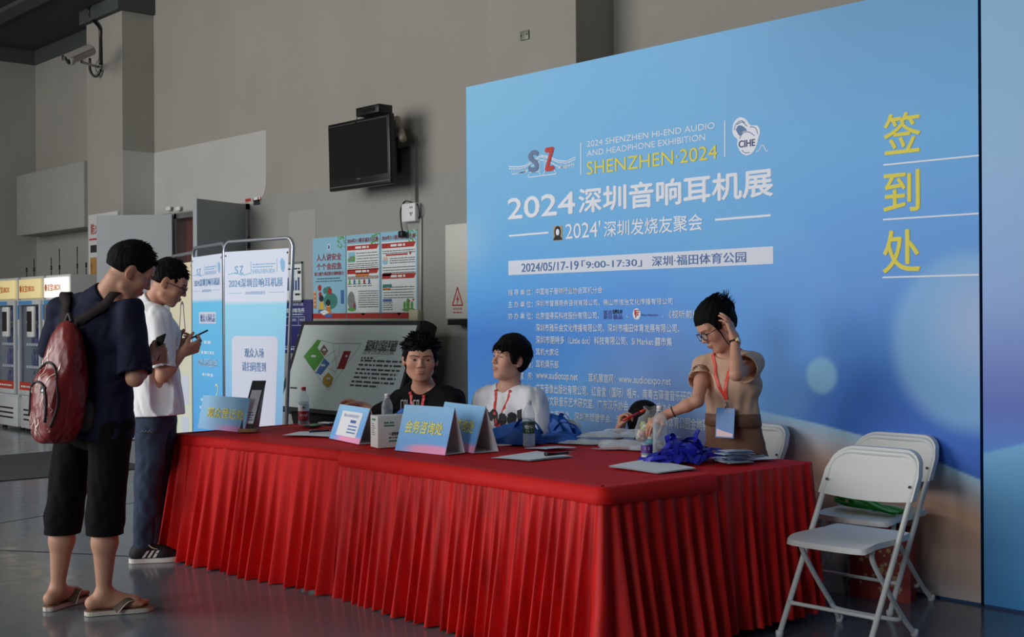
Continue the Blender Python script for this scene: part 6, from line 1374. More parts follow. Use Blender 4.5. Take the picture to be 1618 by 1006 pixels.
def hair_mesh(H, parent, style, seed=0, m=None, h=0.0042):
    """hair cap with strand relief, plus loose tufts along its edge"""
    th = style.get('thick', 0.016)
    def f(p):
        q = H.L(p); x, y, z = np.abs(q[:, 0]), q[:, 1], q[:, 2]
        l = np.stack([x, y + 0.014, z - 0.036], 1); r = np.array((0.0765, 0.095, 0.088)) + th * np.array((style.get('side', 0.6), 0.75, 1.15)); k0 = np.linalg.norm(l / r, axis=1); k1 = np.linalg.norm(l / r ** 2, axis=1); d = k0 * (k0 - 1) / np.maximum(k1, 1e-6)
        d = d + style.get('relief', 0.004) * np.sin(q[:, 0] * 420 + 6 * np.sin(z * 30 + y * 24) + seed) * 0.35 + style.get('lump', 0.004) * noise3(q, 55, seed)
        # hairline: front edge, temples, sides, nape
        front = style.get('front', 0.062); side = style.get('side_z', -0.005); nape = style.get('nape', -0.045)
        zl = np.where(y > 0.045, front + style.get('fringe', 0.0) * np.sin(q[:, 0] * 120 + seed) * 0.35 - 0.004 * (x / 0.05), 0)
        t1 = smooth(0.040, 0.062, y); t2 = smooth(0.012, -0.045, y); zm = side * (1 - t2) + nape * t2; zl = zm * (1 - t1) + zl * t1
        burn = style.get('burn', 0.0); zl = np.where((y > 0.008) & (y < 0.034) & (x > 0.055), zl - burn, zl)
        cut = (zl - z); ear = np.hypot((y + 0.010) / 0.024, (z + 0.004) / 0.036) - 1
        d = smax(d, cut, 0.006)
        if style.get('ear', True): d = smax(d, np.where(x > 0.06, -ear * 0.02, -1), 0.004)
        d = smax(d, -(np.linalg.norm(l / np.array((0.070, 0.088, 0.080)), axis=1) - 1) * 0.07, 0.003)
        return d * H.sc
    e = 0.15 * H.sc; V_, Fc = surface(f, H.c - e, H.c + e + np.array((0, 0, 0.02)), h)
    o = surf_obj('hair', V_, Fc, m or M_HAIR, parent)
    return f, o
def strands(H, parent, n, style, seed, region, length=(0.02, 0.045), m=None, w0=0.0022, name='hair_strands'):
    r = np.random.RandomState(seed); mb = MB()
    for i in range(n):
        az, el = region(r); x = math.cos(el) * math.sin(az); y = math.cos(el) * math.cos(az); z = math.sin(el)
        rr = np.array((0.0765, 0.095, 0.088)) + style.get('thick', 0.016) * np.array((style.get('side', 0.6), 0.75, 1.15)); p = np.array((x, y, z)) * rr * 0.96 + np.array((0, -0.014, 0.036)); nr_ = nrm(np.array((x, y, z)) / rr)
        fl = style['flow'](p, nr_, r); fl = nrm(fl); L_ = r.uniform(*length); lift = style.get('lift', 0.3) * r.uniform(0.5, 1.4)
        pts = [p, p + (fl + nr_ * lift) * L_ * 0.5, p + (fl + nr_ * lift * 0.8) * L_ + np.array((0, 0, -0.10 * L_))]
        P = np.array([H.P(*q) for q in spline(pts, 5)]); mb.tube(P, np.array([1, 1.1, 0.9, 0.6, 0.15]) * w0 * H.sc, 4, caps=False)
    return mb.build(name, m or M_HAIR, parent)

M_SKIN = mat('skin', attr='Col', rough=0.5, noise=0.04, nscale=60, spec=0.35)
M_HAIR = mat('hair_black', (12, 11, 11), 0.75, noise=0.2, nscale=90, stretch=(1, 1, 0.15), spec=0.14)
def limb(a, b, c, r, k=0.02, bul=0.0):
    """upper and lower segment with taper; r = radii at a, mid, b, calf, c"""
    m1 = a * 0.55 + b * 0.45; m2 = b * 0.68 + c * 0.32
    return [cone(a, m1, r[0], r[1], k), cone(m1, b, r[1], r[2], k), cone(b, m2, r[2], r[3], k), cone(m2, c, r[3], r[4], k)]
def build_body(name, label, base, prims, skin, bounds, h, headobj=None, face=None, cat='person', sub=(), late=(), relax=0, extra_col=None):
    t = thing(name, label, cat, base); off = np.array(base, float)
    f1 = f_union(prims)
    def f(p):
        d = f1(p)
        for q in sub: d = smax(d, -d_prim(p, q), q[-1])
        for q in late: d = smin(d, d_prim(p, q), q[-1])
        return d
    V_, Fc = surface(f, bounds[0], bounds[1], h); col = np.tile(lin(skin), (len(V_), 1))
    if headobj: col = headobj.colour(V_, skin, col=col, **(face or {}))
    if extra_col: extra_col(V_, col)
    o = surf_obj('body', V_ - off, Fc, M_SKIN, t, col=col, relax=relax)
    t_f[t.name] = f
    return t, off
t_f = {}
def clothing(name, fdist, bounds, h, m, t, off, relax=0, col=None):
    V_, Fc = surface(fdist, bounds[0], bounds[1], h)
    c = col(V_) if col else None
    return surf_obj(name, V_ - off, Fc, m, t, relax=relax, col=c)
def plane(p, o, n): return (p - o) @ nrm(n)
RIGHT, FWD = CR[0], CR[2]; UP = V(0, 0, 1)
RH, FH = nrm(RIGHT * V(1, 1, 0)), nrm(FWD * V(1, 1, 0))          # level right / away from the camera
def J(px, py, D): return atD(px, py, D)
def cloth_folds(p, seed, s1=26, s2=60, a1=0.004, a2=0.0018, stretch=(1, 1, 0.5)):
    q = p * np.array(stretch); n_ = noise3(q, s1, seed); return a1 * (np.abs(n_) * 2 - 0.6) + a2 * noise3(q, s2, seed + 1)

M_BROW = mat('eyebrow_black', (22, 18, 17), 0.8, spec=0.1); M_EYEW = mat('eye_white', (150, 138, 130), 0.3); M_EYED = mat('eye_dark', (16, 12, 11), 0.2); M_LASH = mat('lash_black', (14, 11, 10), 0.7)
def face_ink(H, t, off, polys, name, m, lift=0.0008, step=0.0014):
    """thin detail that follows the face: polygons in the face plane (x to its right, z up), laid on the skin from the front"""
    f = t_f[t.name]; vid = {}; fs = []
    def vert(i, j): return vid.setdefault((i, j), len(vid))
    def ins(poly_, x, y):
        c = False
        for i in range(len(poly_)):
            (x0, y0), (x1, y1) = poly_[i], poly_[(i + 1) % len(poly_)]
            if (y0 > y) != (y1 > y) and x < (x1 - x0) * (y - y0) / (y1 - y0) + x0: c = not c
        return c
    for poly_ in polys:
        xs = [q[0] for q in poly_]; ys = [q[1] for q in poly_]
        for i in range(int(min(xs) / step) - 1, int(max(xs) / step) + 2):
            for j in range(int(min(ys) / step) - 1, int(max(ys) / step) + 2):
                if ins(poly_, (i + 0.5) * step, (j + 0.5) * step): fs.append((vert(i, j), vert(i, j + 1), vert(i + 1, j + 1), vert(i + 1, j)))
    K_ = np.array(list(vid.keys()), float) * step; P = np.array([H.P(x, 0.16, z) for x, z in K_]); d = -H.f; Q = P + d * 0.09; alive = np.ones(len(P), bool)
    for k in range(120):
        q = P[alive] + d * (0.0012 * k); hit = f(q) < 0; idx = np.where(alive)[0]; Q[idx[hit]] = q[hit]; alive[idx[hit]] = False
        if not alive.any(): break
    return MB().add(Q - d * lift - off, list(set(fs)), 0, True).build(name, m, t)
def face_details(H, t, off, op=0.0052, gaze=0.0, lip=(150, 88, 80), brow_th=0.0046, brow_tilt=0.0):
    for s in (-1, 1):
        c = 0.0315 * s; a = np.linspace(0, PI, 14); zc = 0.003
        up_ = [(c + 0.0150 * math.cos(t_), zc + op * math.sin(t_) ** 0.8 + 0.0012 * s * math.cos(t_)) for t_ in a]; lo_ = [(c - 0.0150 * math.cos(t_), zc - op * 0.55 * math.sin(t_) - 0.0012 * s * math.cos(t_)) for t_ in a[1:-1]]
        face_ink(H, t, off, [up_ + lo_], 'eye', M_EYEW, 0.0006, 0.0012)
        r = 0.0056; ir = [(c + gaze + r * math.cos(t_), zc + 0.0006 + min(max(r * math.sin(t_), -op * 0.55), op * 0.95)) for t_ in np.linspace(0, 2 * PI, 18, endpoint=False)]
        face_ink(H, t, off, [ir], 'iris', M_EYED, 0.0011, 0.001)
        face_ink(H, t, off, [up_ + [(x * 1.0, z + 0.0024) for x, z in up_[::-1]]], 'eyelashes', M_LASH, 0.0013, 0.0011)
        bz = 0.0225
        top = [(c + s * k * 0.023, bz + 0.0045 * math.sin((k + 1) * 1.35) + brow_th * (0.9 - 0.35 * (k + 1) / 2) + brow_tilt * k * 0.004) for k in np.linspace(-1, 1, 9)]; bot = [(c + s * k * 0.023, bz + 0.0045 * math.sin((k + 1) * 1.35) - 0.0004 + brow_tilt * k * 0.004) for k in np.linspace(1, -1, 9)]
        face_ink(H, t, off, [top + bot], 'eyebrow', M_BROW, 0.0012, 0.0012)
    m = mat('lip_%d_%d_%d' % lip, lip, 0.45)
    u = [(-0.0215, -0.0620), (-0.012, -0.0570), (-0.004, -0.0545), (0, -0.0558), (0.004, -0.0545), (0.012, -0.0570), (0.0215, -0.0620), (0.010, -0.0626), (0, -0.0632), (-0.010, -0.0626)]
    l_ = [(-0.0205, -0.0628), (-0.010, -0.0634), (0, -0.0640), (0.010, -0.0634), (0.0205, -0.0628), (0.012, -0.0700), (0, -0.0728), (-0.012, -0.0700)]
    face_ink(H, t, off, [u, l_], 'lips', m, 0.0005, 0.0012)
    face_ink(H, t, off, [[(-0.0212, -0.0622), (0, -0.0630), (0.0212, -0.0622), (0.010, -0.0640), (0, -0.0646), (-0.010, -0.0640)]], 'mouth_line', mat('mouth_dark', (72, 36, 34), 0.6), 0.0010, 0.0008)
# ================================================================== THE PEOPLE
def torso_prims(S, g=0.0, ratio=0.62):
    side = S['shL'] - S['shR']; w_ = S['w']; up = nrm(S['chest'] - S['pelvis'])
    return [flat(S['pelvis'], S['waist'], w_[0] + g, w_[1] + g, side, ratio + 0.06, 0.05), flat(S['waist'], S['chest'], w_[1] + g, w_[2] + g, side, ratio, 0.05), flat(S['chest'], S['chest'] * 0.35 + S['neck'] * 0.65, w_[2] + g, w_[2] * 0.62 + g, side, ratio * 0.95, 0.05)]
def arm_prims(S, sd, r):
    return limb(S['sh' + sd], S['el' + sd], S['wr' + sd], r, 0.018)
def make_person(name, label, S):
    H = S['head']; scal = S.get('armr', (0.050, 0.045, 0.038, 0.039, 0.0255)); side = S['shL'] - S['shR']
    A, sub, B, neck = H.prims(S['neck']); pr = []
    pr += torso_prims(S, -0.022); 
    pr += [cone(S['neck'], S['sh' + s], 0.045, 0.040, 0.04) for s in 'LR']
    for s in 'LR': pr += arm_prims(S, s, scal)
    for s in 'LR':
        pr += [cone(S['pelvis'] * 0.3 + S['hip' + s] * 0.7, S['hip' + s], 0.075, 0.08, 0.04)]; pr += limb(S['hip' + s], S['kn' + s], S['an' + s], S.get('legr', (0.080, 0.066, 0.052, 0.054, 0.036)), 0.03)
        if S.get('shod'): pr += [cone(S['an' + s], S['ball' + s] * 0.5 + S['heel' + s] * 0.5, 0.030, 0.026, 0.02), cone(S['heel' + s] * 0.7 + S['ball' + s] * 0.3, S['ball' + s], 0.024, 0.024, 0.02)]; continue
        pr += [cone(S['an' + s], S['heel' + s], 0.030, 0.027, 0.02), cone(S['heel' + s] + UP * 0.002, S['ball' + s], 0.026, 0.032, 0.025), cone(S['an' + s], S['ball' + s], 0.032, 0.022, 0.03)]
        d_ = nrm((S['ball' + s] - S['heel' + s]) * V(1, 1, 0)); q_ = np.cross(d_, UP) * (1 if s == 'R' else -1)      # q_ : outer side
        for i in range(5): pr.append(cone(S['ball' + s] + q_ * (-0.026 + 0.0135 * i), S['ball' + s] + q_ * (-0.030 + 0.015 * i) + d_ * (0.062 - 0.008 * i) - UP * 0.008, 0.014, 0.0105 if i else 0.0125, 0.006))
    for hs in S['hands']: pr += hs
    P0 = pr + neck + A
    allp = [q[1] for q in P0 if q[0] in 'cf'] + [q[2] for q in P0 if q[0] in 'cf'] + [H.c]; lo = np.min(allp, 0) - 0.16; hi = np.max(allp, 0) + 0.16; lo[2] = max(lo[2], -0.02); hi[2] = H.c[2] + 0.17
    late = B
    t, off = build_body(name, label, S['base'], P0, S['skin'], (lo, hi), S.get('h', 0.0056), H, S.get('face'), sub=sub, late=late, extra_col=S.get('extra_col'))
    if S.get('face') is not None: face_details(H, t, off, **S.get('fd', {}))
    return t, off
def tshirt(S, t, off, m, name='shirt', g=0.012, sleeve=0.62, sr=(0.072, 0.082), hem=None, hemn=None, seed=1, h=0.0062, neck_r=0.066, folds=(0.006, 0.002), col=None, ratio=0.66, extra=None, flare=0.0, hemflat=True):
    ts = torso_prims(S, g + flare * 0, ratio); 
    if hem is not None and hemflat: ts.append(flat(hem - nrm(S['chest'] - S['pelvis']) * 0.03, S['waist'], S['w'][0] + g + flare, S['w'][1] + g + flare * 0.6, S['shL'] - S['shR'], ratio + 0.05, 0.05))
    yk = [cone(S['neck'] * 0.8 + S['sh' + s] * 0.2, S['sh' + s], 0.055, sr[0] * 0.92, 0.04) for s in 'LR']; f0 = f_union(ts + yk)
    sl = []
    for s in 'LR':
        a, b = S['sh' + s], S['el' + s]; sv = sleeve if np.isscalar(sleeve) else sleeve['LR'.index(s)]; u = nrm(b - a); L_ = np.linalg.norm(b - a)
        if sv <= 1: e = a + (b - a) * sv; sl.append([(cone(a, e + u * 0.05, sr[0], sr[1], 0.03),), e, u, sr[1]])
    nb = S['neck']; nd = nrm(S['head'].P(0, -0.02, -0.06) - nb)
    hp = hem; hn = hemn if hemn is not None else -nrm(S['chest'] - S['pelvis'])
    def f(p):
        d = f0(p)
        for prs, e, u, r in sl:
            ds = d_prim(p, prs[0]); ds = smax(ds, plane(p, e, u), 0.004); d = smin(d, ds, 0.035)
        d = d - cloth_folds(p, seed, 24, 58, *folds)
        for prs, e, u, r in sl: d = smax(d, -d_prim(p, cone(e - u * 0.035, e + u * 0.2, r - 0.016, r + 0.0, 0.01)), 0.003)
        d = smax(d, -d_prim(p, cone(nb - nd * 0.012, nb + nd * 0.25, neck_r, neck_r + 0.09, 0.01)), 0.005)
        if hp is not None: d = smax(d, plane(p, hp, hn), 0.004)
        if extra: d = extra(p, d)
        return d
    pts = [S[k] for k in ('pelvis', 'chest', 'neck', 'shL', 'shR', 'elL', 'elR')] + ([hem] if hem is not None else []); lo = np.min(pts, 0) - 0.26; hi = np.max(pts, 0) + 0.24; hi[2] = S['neck'][2] + 0.12
    def fb(p):
        d = f0(p)
        for prs, e, u, r in sl: d = smin(d, d_prim(p, prs[0]), 0.035)
        return d
    f.base = fb
    return clothing(name, f, (lo, hi), h, m, t, off, col=col), f
def trousers(S, t, off, m, name, r, waist, cut=None, seed=3, h=0.0064, folds=(0.006, 0.003), inner=None, col=None, g=0.012, ratio=0.70):
    side = S['shL'] - S['shR']; P = [flat(S['pelvis'] - UP * 0.02, waist, S['w'][0] + g, S['w'][1] + g, side, ratio, 0.05)]
    for s in 'LR': P += [cone(S['hip' + s], S['kn' + s], r[0], r[1], 0.012), cone(S['kn' + s], S['an' + s], r[1], r[2], 0.03)]
    f0 = f_union(P); un = nrm(S['chest'] - S['pelvis'])
    def f(p):
        d = f0(p) - cloth_folds(p, seed, 22, 55, *folds, stretch=(1, 1, 0.7))
        d = smax(d, plane(p, waist, un), 0.004)
        for s in 'LR':
            if cut: 
                e = S['kn' + s] + (S['an' + s] - S['kn' + s]) * cut[s]; u = nrm(S['an' + s] - S['kn' + s]); near = np.linalg.norm((p - e) - np.outer((p - e) @ u, u), axis=1) < 0.16
                d = np.where(near, smax(d, plane(p, e, np.array((0, 0, -1.0))), 0.004), d)
                d = smax(d, -d_prim(p, cone(e + UP * 0.04, e - UP * 0.2, inner, inner + 0.02, 0.01)), 0.003)
        return d
    pts = [S[k] for k in ('pelvis', 'hipL', 'hipR', 'knL', 'knR', 'anL', 'anR')] + [waist]; lo = np.min(pts, 0) - 0.2; hi = np.max(pts, 0) + 0.2; lo[2] = max(0.005, lo[2])
    return clothing(name, f, (lo, hi), h, m, t, off, col=col)
def collar_band(t, off, S, m, r, hgt, open_dir, name='collar', gap=0.35, tilt=0.25, flare=0.010):
    nd = nrm(S['head'].P(0, -0.02, -0.06) - S['neck']); f_ = nrm(open_dir - nd * np.dot(open_dir, nd)); s_ = np.cross(f_, nd); a = np.linspace(gap, 2 * PI - gap, 40); G = np.zeros((40, 5, 3)); c0 = S['neck'] - nd * 0.01
    for i, t_ in enumerate(a):
        d = f_ * math.cos(t_) + s_ * math.sin(t_)
        for j, (dr, dz) in enumerate(((-0.002, -0.02), (-0.001, hgt * 0.5), (0.002, hgt), (flare, hgt * 0.7), (flare + 0.012, -0.012))): G[i, j] = c0 + d * (r + dr) + nd * (dz - tilt * math.cos(t_) * r)
    mb = MB().grid(G - off); return mb.build(name, m, t)
def fnearest(f, p, d, n=60, step=0.004, start=0.25):
    """walk from outside along -d until the surface f is met"""
    for i in range(n * 2):
        q = p + d * (start - i * step)
        if f(q[None])[0] < 0: return q
    return p
def lanyard(t, off, f, H, S, tip, fwd, m, lift=0.004, badge=None, w_=0.017):
    """ribbon loop lying on the clothing: from the sides of the neck down to tip"""
    nd = UP; r_ = nrm(np.cross(fwd, UP)); pts_all = []
    mb = MB()
    for s in (-1, 1):
        st = S['neck'] + r_ * s * 0.066 + fwd * -0.01 + UP * 0.04; base = [S['neck'] - fwd * 0.07 + r_ * s * 0.02 + UP * 0.05, st]
        path = []
        for k in np.linspace(0.12, 1, 16):
            p = st * (1 - k) + tip * k; q = fnearest(f, p, fwd, start=0.20); path.append(q + fwd * lift)
        path = np.array(base[1:] + path); path = spline(path, 40)
        Tn = np.gradient(path, axis=0); Tn /= np.linalg.norm(Tn, axis=1, keepdims=True); sd_ = np.cross(Tn, fwd); sd_ /= np.linalg.norm(sd_, axis=1, keepdims=True)
        up_ = np.cross(sd_, Tn); G = np.stack([path - sd_ * w_ / 2, path, path + sd_ * w_ / 2], 1); mb.grid(G - off); mb.grid((G - fwd * 0.0015 - off)[::-1])
    return mb.build('lanyard', m, t)
M_LANRED = mat('lanyard_red', (206, 48, 46), 0.5)
SK = (178, 130, 106)

# ------------------------------------------------------------------ man in navy with a red backpack
M_NAVY = mat('shirt_navy', (17, 21, 46), 0.8, bump=0.05, bscale=250, spec=0.25); M_SHORTS = mat('shorts_black', (10, 10, 12), 0.9, spec=0.2)
f_t = nrm(RH * 0.5 + FH * 0.866); S = dict(base=(-5.87, 2.45, 0), skin=(186, 140, 116), w=(0.175, 0.165, 0.195), legr=(0.080, 0.066, 0.051, 0.057, 0.031))
S.update(pelvis=J(150, 662, 6.0), waist=J(151, 595, 6.0), chest=J(153, 520, 6.0), neck=J(166, 470, 6.0), shR=J(206, 492, 5.90), shL=J(98, 490, 6.12), elR=J(213, 597, 5.82), elL=J(82, 575, 6.24), wrR=J(235, 567, 6.02), wrL=J(150, 585, 6.42),
         hipR=J(176, 672, 5.94), hipL=J(122, 672, 6.08), knR=J(166, 818, 5.95), knL=J(101, 815, 6.10), anR=J(164, 936, 6.0), anL=J(91, 930, 6.13))
def foot(S, s, heel, ball, z=0.05):
    S['heel' + s] = V(heel[0], heel[1], z); S['ball' + s] = V(ball[0], ball[1], z - 0.012)
foot(S, 'R', S['anR'][:2] - np.array((0.02, 0.05)), S['anR'][:2] + np.array((0.045, 0.13)), 0.058); foot(S, 'L', S['anL'][:2] - np.array((-0.02, 0.045)), S['anL'][:2] + np.array((-0.075, 0.115)), 0.058)
S['head'] = Head(J(205, 428, 5.95), RH * 0.76 + FH * 0.45 - UP * 0.50, UP + RH * 0.35, 1.04)
hd = nrm(RH * 0.4 + UP * 0.35 + FH * 0.75); S['hands'] = [hand(S['wrR'], nrm(RH * 0.62 + UP * 0.25 + FH * 0.6), nrm(-RH * 0.55 + FH * 0.7 + UP * 0.1), UP - RH * 0.2, (1.0, 1.05, 1.1, 1.1), (0.5, 0.35)), hand(S['wrL'], f_t, RH, UP, (0.9, 0.9, 0.9, 0.9))]
S['face'] = dict(eyes='down')
t, off = make_person('person', 'man in a navy polo and black shorts with a red backpack, looking at his phone', S)
hem = J(151, 690, 6.0); sh, f_sh = tshirt(S, t, off, M_NAVY, 'navy_shirt', 0.014, (0.80, 0.95), (0.064, 0.086), hem, None, 5, folds=(0.008, 0.003), flare=0.012)
collar_band(t, off, S, M_NAVY, 0.064, 0.042, f_t)
trousers(S, t, off, M_SHORTS, 'black_shorts', (0.100, 0.086, 0.088), J(151, 640, 6.0), {'R': 0.22, 'L': 0.24}, 9, folds=(0.0045, 0.002), inner=0.074)
HST = dict(thick=0.017, side=0.25, front=0.060, side_z=0.016, nape=-0.022, relief=0.002, lump=0.004, flow=lambda p, n_, r: np.array((r.normal() * 0.3, 0.6 + 0.2 * r.normal(), 0.2)), lift=0.18)
hair_mesh(S['head'], t, HST, 1)[1].location = -off
strands(S['head'], t, 500, HST, 2, lambda r: (r.uniform(-PI, PI), r.uniform(0.35, 1.5)), (0.012, 0.024)).location = -off
# flip-flops
M_SOLE = mat('sandal_sole', (196, 190, 180), 0.7); M_STRAP = mat('sandal_strap', (84, 68, 54), 0.7); M_FOOTBED = mat('sandal_bed', (122, 92, 72), 0.8)
def flipflop(S, s, t, off):
    h_, b_ = S['heel' + s], S['ball' + s]; d = nrm((b_ - h_) * V(1, 1, 0)); q = np.cross(d, UP) * (1 if s == 'R' else -1); c = h_ * V(1, 1, 0) - d * 0.035; L_ = np.linalg.norm((b_ - h_)[:2]) + 0.125
    out = spline([(0, 0), (0.02, 0.030), (0.10, 0.033), (0.19, 0.046), (0.245, 0.040), (0.272, 0.0), (0.245, -0.042), (0.19, -0.046), (0.10, -0.032), (0.02, -0.030), (0, 0)], 44)[:-1]; out[:, 0] *= L_ / 0.272
    P = np.array([c + d * x + q * y for x, y in out]); mb = MB().prism(P + UP * 0.002, UP * 0.020, 0); mb.build('sandal_sole', M_SOLE, t).location = -off
    MB().prism(P * 1.0 + UP * 0.022, UP * 0.003).build('sandal_footbed', M_FOOTBED, t).location = -off
    toe = c + d * (L_ * 0.80) - q * 0.012; mb = MB(); eb = MB()
    for y in (-1, 1):
        e = c + d * (L_ * 0.42) + q * y * 0.044 + UP * 0.025; m1 = c + d * (L_ * 0.60) + q * y * 0.036 + UP * 0.070
        pth = spline([e, m1, toe + UP * 0.058 + q * y * 0.004, toe + UP * 0.05], 18); T_ = np.gradient(pth, axis=0); nr_ = np.cross(T_, q * y); w2 = np.linspace(0.028, 0.010, 18)
        sd_ = np.array([nrm(np.cross(nrm(a), nrm(pp_ - (c + d * L_ * 0.6)))) for a, pp_ in zip(T_, pth)]); G = np.stack([pth - sd_ * w2[:, None], pth + UP * 0.004, pth + sd_ * w2[:, None]], 1); mb.grid(G); mb.grid((G - UP * 0.003)[::-1])
        eb.tube(G[:, 0], 0.0025, 6).tube(G[:, 2], 0.0025, 6)
    mb.tube([toe + UP * 0.022, toe + UP * 0.055], 0.005, 8); mb.build('sandal_strap', M_STRAP, t).location = -off; eb.build('strap_piping', M_SOLE, t).location = -off
for s in 'LR': flipflop(S, s, t, off)
# phone in his hand
pc = S['wrR'] + nrm(RH * 0.55 + UP * 0.6 + FH * 0.5) * 0.075 - RH * 0.02 + FH * 0.03
def held_phone(label, c, longd, facen, sc=1.0):
    l_ = nrm(longd); n_ = nrm(facen - l_ * np.dot(facen, l_)); x_ = np.cross(l_, n_); o = thing('mobile_phone', label, 'phone', c); R_m = np.stack([x_, l_, n_], 1)
    mb = MB().box((-0.036, -0.075, -0.0045), (0.036, 0.075, 0.0045), bev=0.004); mb.xform(lambda v: v @ R_m.T); mb.build('phone_body', M_BLACKPL, o)
    mb = MB().box((-0.033, -0.071, 0.0046), (0.033, 0.071, 0.0052)); mb.xform(lambda v: v @ R_m.T); mb.build('screen', mat('phone_glass', (30, 34, 40), 0.1), o)
held_phone('dark phone in the right hand of the man in navy', pc, UP * 0.8 + RH * 0.1 + FH * 0.5, -RH * 0.6 - FH * 0.6 + UP * 0.4)
# red backpack
M_PACK = mat('backpack_red', (118, 32, 34), 0.34, noise=0.15, nscale=12, bump=0.12, bscale=26, bdist=0.012); M_PACKB = mat('backpack_black', (22, 20, 22), 0.6); M_STRAPB = mat('pack_strap_brown', (36, 30, 29), 0.8, spec=0.2)
bk = thing('backpack', 'shiny creased dark red backpack on the back of the man in navy', 'backpack', J(95, 610, 5.80)); ob = np.array(bk.location)
pt, pbm = J(108, 508, 5.82), J(92, 700, 5.80); pu = nrm(pt - pbm); pn = nrm(-FH * 0.80 - RH * 0.60); pn = nrm(pn - pu * np.dot(pn, pu)); ps = nrm(np.cross(pu, pn)); L_ = np.linalg.norm(pt - pbm)
def pack_f(p):
    q = p - (pbm + pu * L_ * 0.5); x, y, z = q @ ps, q @ pn, q @ pu; zz = z / (L_ * 0.5)
    wdt = 0.118 * np.clip(1.0 - 0.42 * np.clip(zz, 0, 1) ** 1.6 - 0.10 * np.clip(-zz, 0, 1) ** 3, 0.2, 2); dep = 0.088 * np.clip(1.0 - 0.45 * np.clip(zz, 0, 1) ** 1.3, 0.2, 2)
    d = (np.abs(x / wdt) ** 2.6 + np.abs(y / dep) ** 2.4 + np.abs(zz) ** 5) ** (1 / 3.0) - 1
    pk = (np.abs(x / 0.10) ** 2.6 + np.abs((y - 0.065) / 0.055) ** 2.4 + np.abs((z + L_ * 0.20) / (L_ * 0.30)) ** 4) ** (1 / 3.0) - 1
    d = smin(d * 0.085, pk * 0.055, 0.010)
    q2 = p - np.outer((p - pbm) @ pu, pu) * 0.6
    return d - 0.003 * noise3(q2, 34, 4) - 0.0022 * (1 - 2 * np.abs(noise3(q2, 60, 6)))
def col_pack(p):
    n_ = noise3(p * np.array((1, 1, 0.55)), 60, 21); n2 = noise3(p, 22, 8); c = np.tile(lin((116, 30, 34)), (len(p), 1)); return c
V_, Fc = surface(pack_f, ob - 0.40, ob + 0.40, 0.0052); surf_obj('pack_body', V_ - ob, Fc, M_PACK, bk)
def on_pack(x, z, lift=0.003):
    p0 = pbm + pu * (L_ * 0.5 + z) + ps * x; return fnearest(pack_f, p0, pn, 90, 0.003, 0.22) + pn * lift
def pack_line(name, pts, r, m):
    path = np.array([on_pack(x, z) for x, z in spline(pts, 40)])
    for _ in range(14): path[1:-1] = path[1:-1] * 0.5 + 0.25 * (path[:-2] + path[2:])
    path = path + pn * 0.002
    MB().tube(path - ob, r, 8).build(name, m, bk)
pack_line('zip', [(-0.085, -0.03), (-0.075, 0.04), (-0.03, 0.085), (0.02, 0.09), (0.07, 0.05), (0.095, -0.04), (0.10, -0.12), (0.085, -0.20)], 0.006, M_PACKB)
pack_line('zip', [(-0.085, -0.16), (-0.085, -0.06), (-0.06, -0.012), (-0.01, 0.0), (0.04, -0.02), (0.062, -0.10), (0.062, -0.18)], 0.006, M_PACKB)
e = on_pack(0.03, -0.035, 0.004); MB().prism([e - ps * 0.016 - pu * 0.014 - ob, e + ps * 0.016 - pu * 0.014 - ob, e + ps * 0.016 + pu * 0.014 - ob, e - ps * 0.016 + pu * 0.014 - ob], pn * 0.003).build('logo_patch', M_PACKB, bk)
e = e + pn * 0.0035; MB().poly([e - ps * 0.009 - pu * 0.008 - ob, e + ps * 0.009 - pu * 0.008 - ob, e + ps * 0.006 + pu * 0.008 - ob]).build('logo_mark', M_WHITEINK, bk)
# pale strips painted on as light glinting off the creases
M_GLINT = mat('crease_glint', (214, 190, 176), 0.25); r_ = np.random.RandomState(31); mb = MB()
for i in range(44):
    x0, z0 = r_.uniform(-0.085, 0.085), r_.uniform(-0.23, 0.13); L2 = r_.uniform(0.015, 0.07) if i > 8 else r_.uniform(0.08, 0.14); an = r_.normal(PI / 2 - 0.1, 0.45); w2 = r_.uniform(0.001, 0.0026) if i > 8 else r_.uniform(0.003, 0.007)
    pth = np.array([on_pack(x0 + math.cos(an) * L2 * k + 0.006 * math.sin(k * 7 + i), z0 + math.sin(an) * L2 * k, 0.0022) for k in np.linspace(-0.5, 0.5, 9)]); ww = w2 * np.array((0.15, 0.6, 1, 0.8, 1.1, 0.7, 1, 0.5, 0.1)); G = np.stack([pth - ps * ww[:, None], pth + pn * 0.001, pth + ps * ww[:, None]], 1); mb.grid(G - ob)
mb.build('crease_glint', M_GLINT, bk)
mp = J(137, 655, 5.84); crumple(MB(), (0, 0, 0), 0.035, 0.05, 0.075, 3, 16, amp=0.15, flat=False).xform(lambda v: v + mp - ob).build('side_pocket', mat('mesh_grey', (52, 52, 54), 0.7), bk)
MB().tube(spline([pt - ps * 0.02 - ob, pt + pu * 0.035 - ob, pt + ps * 0.025 - ob], 14), 0.009, 8).build('grab_loop', M_PACKB, bk)
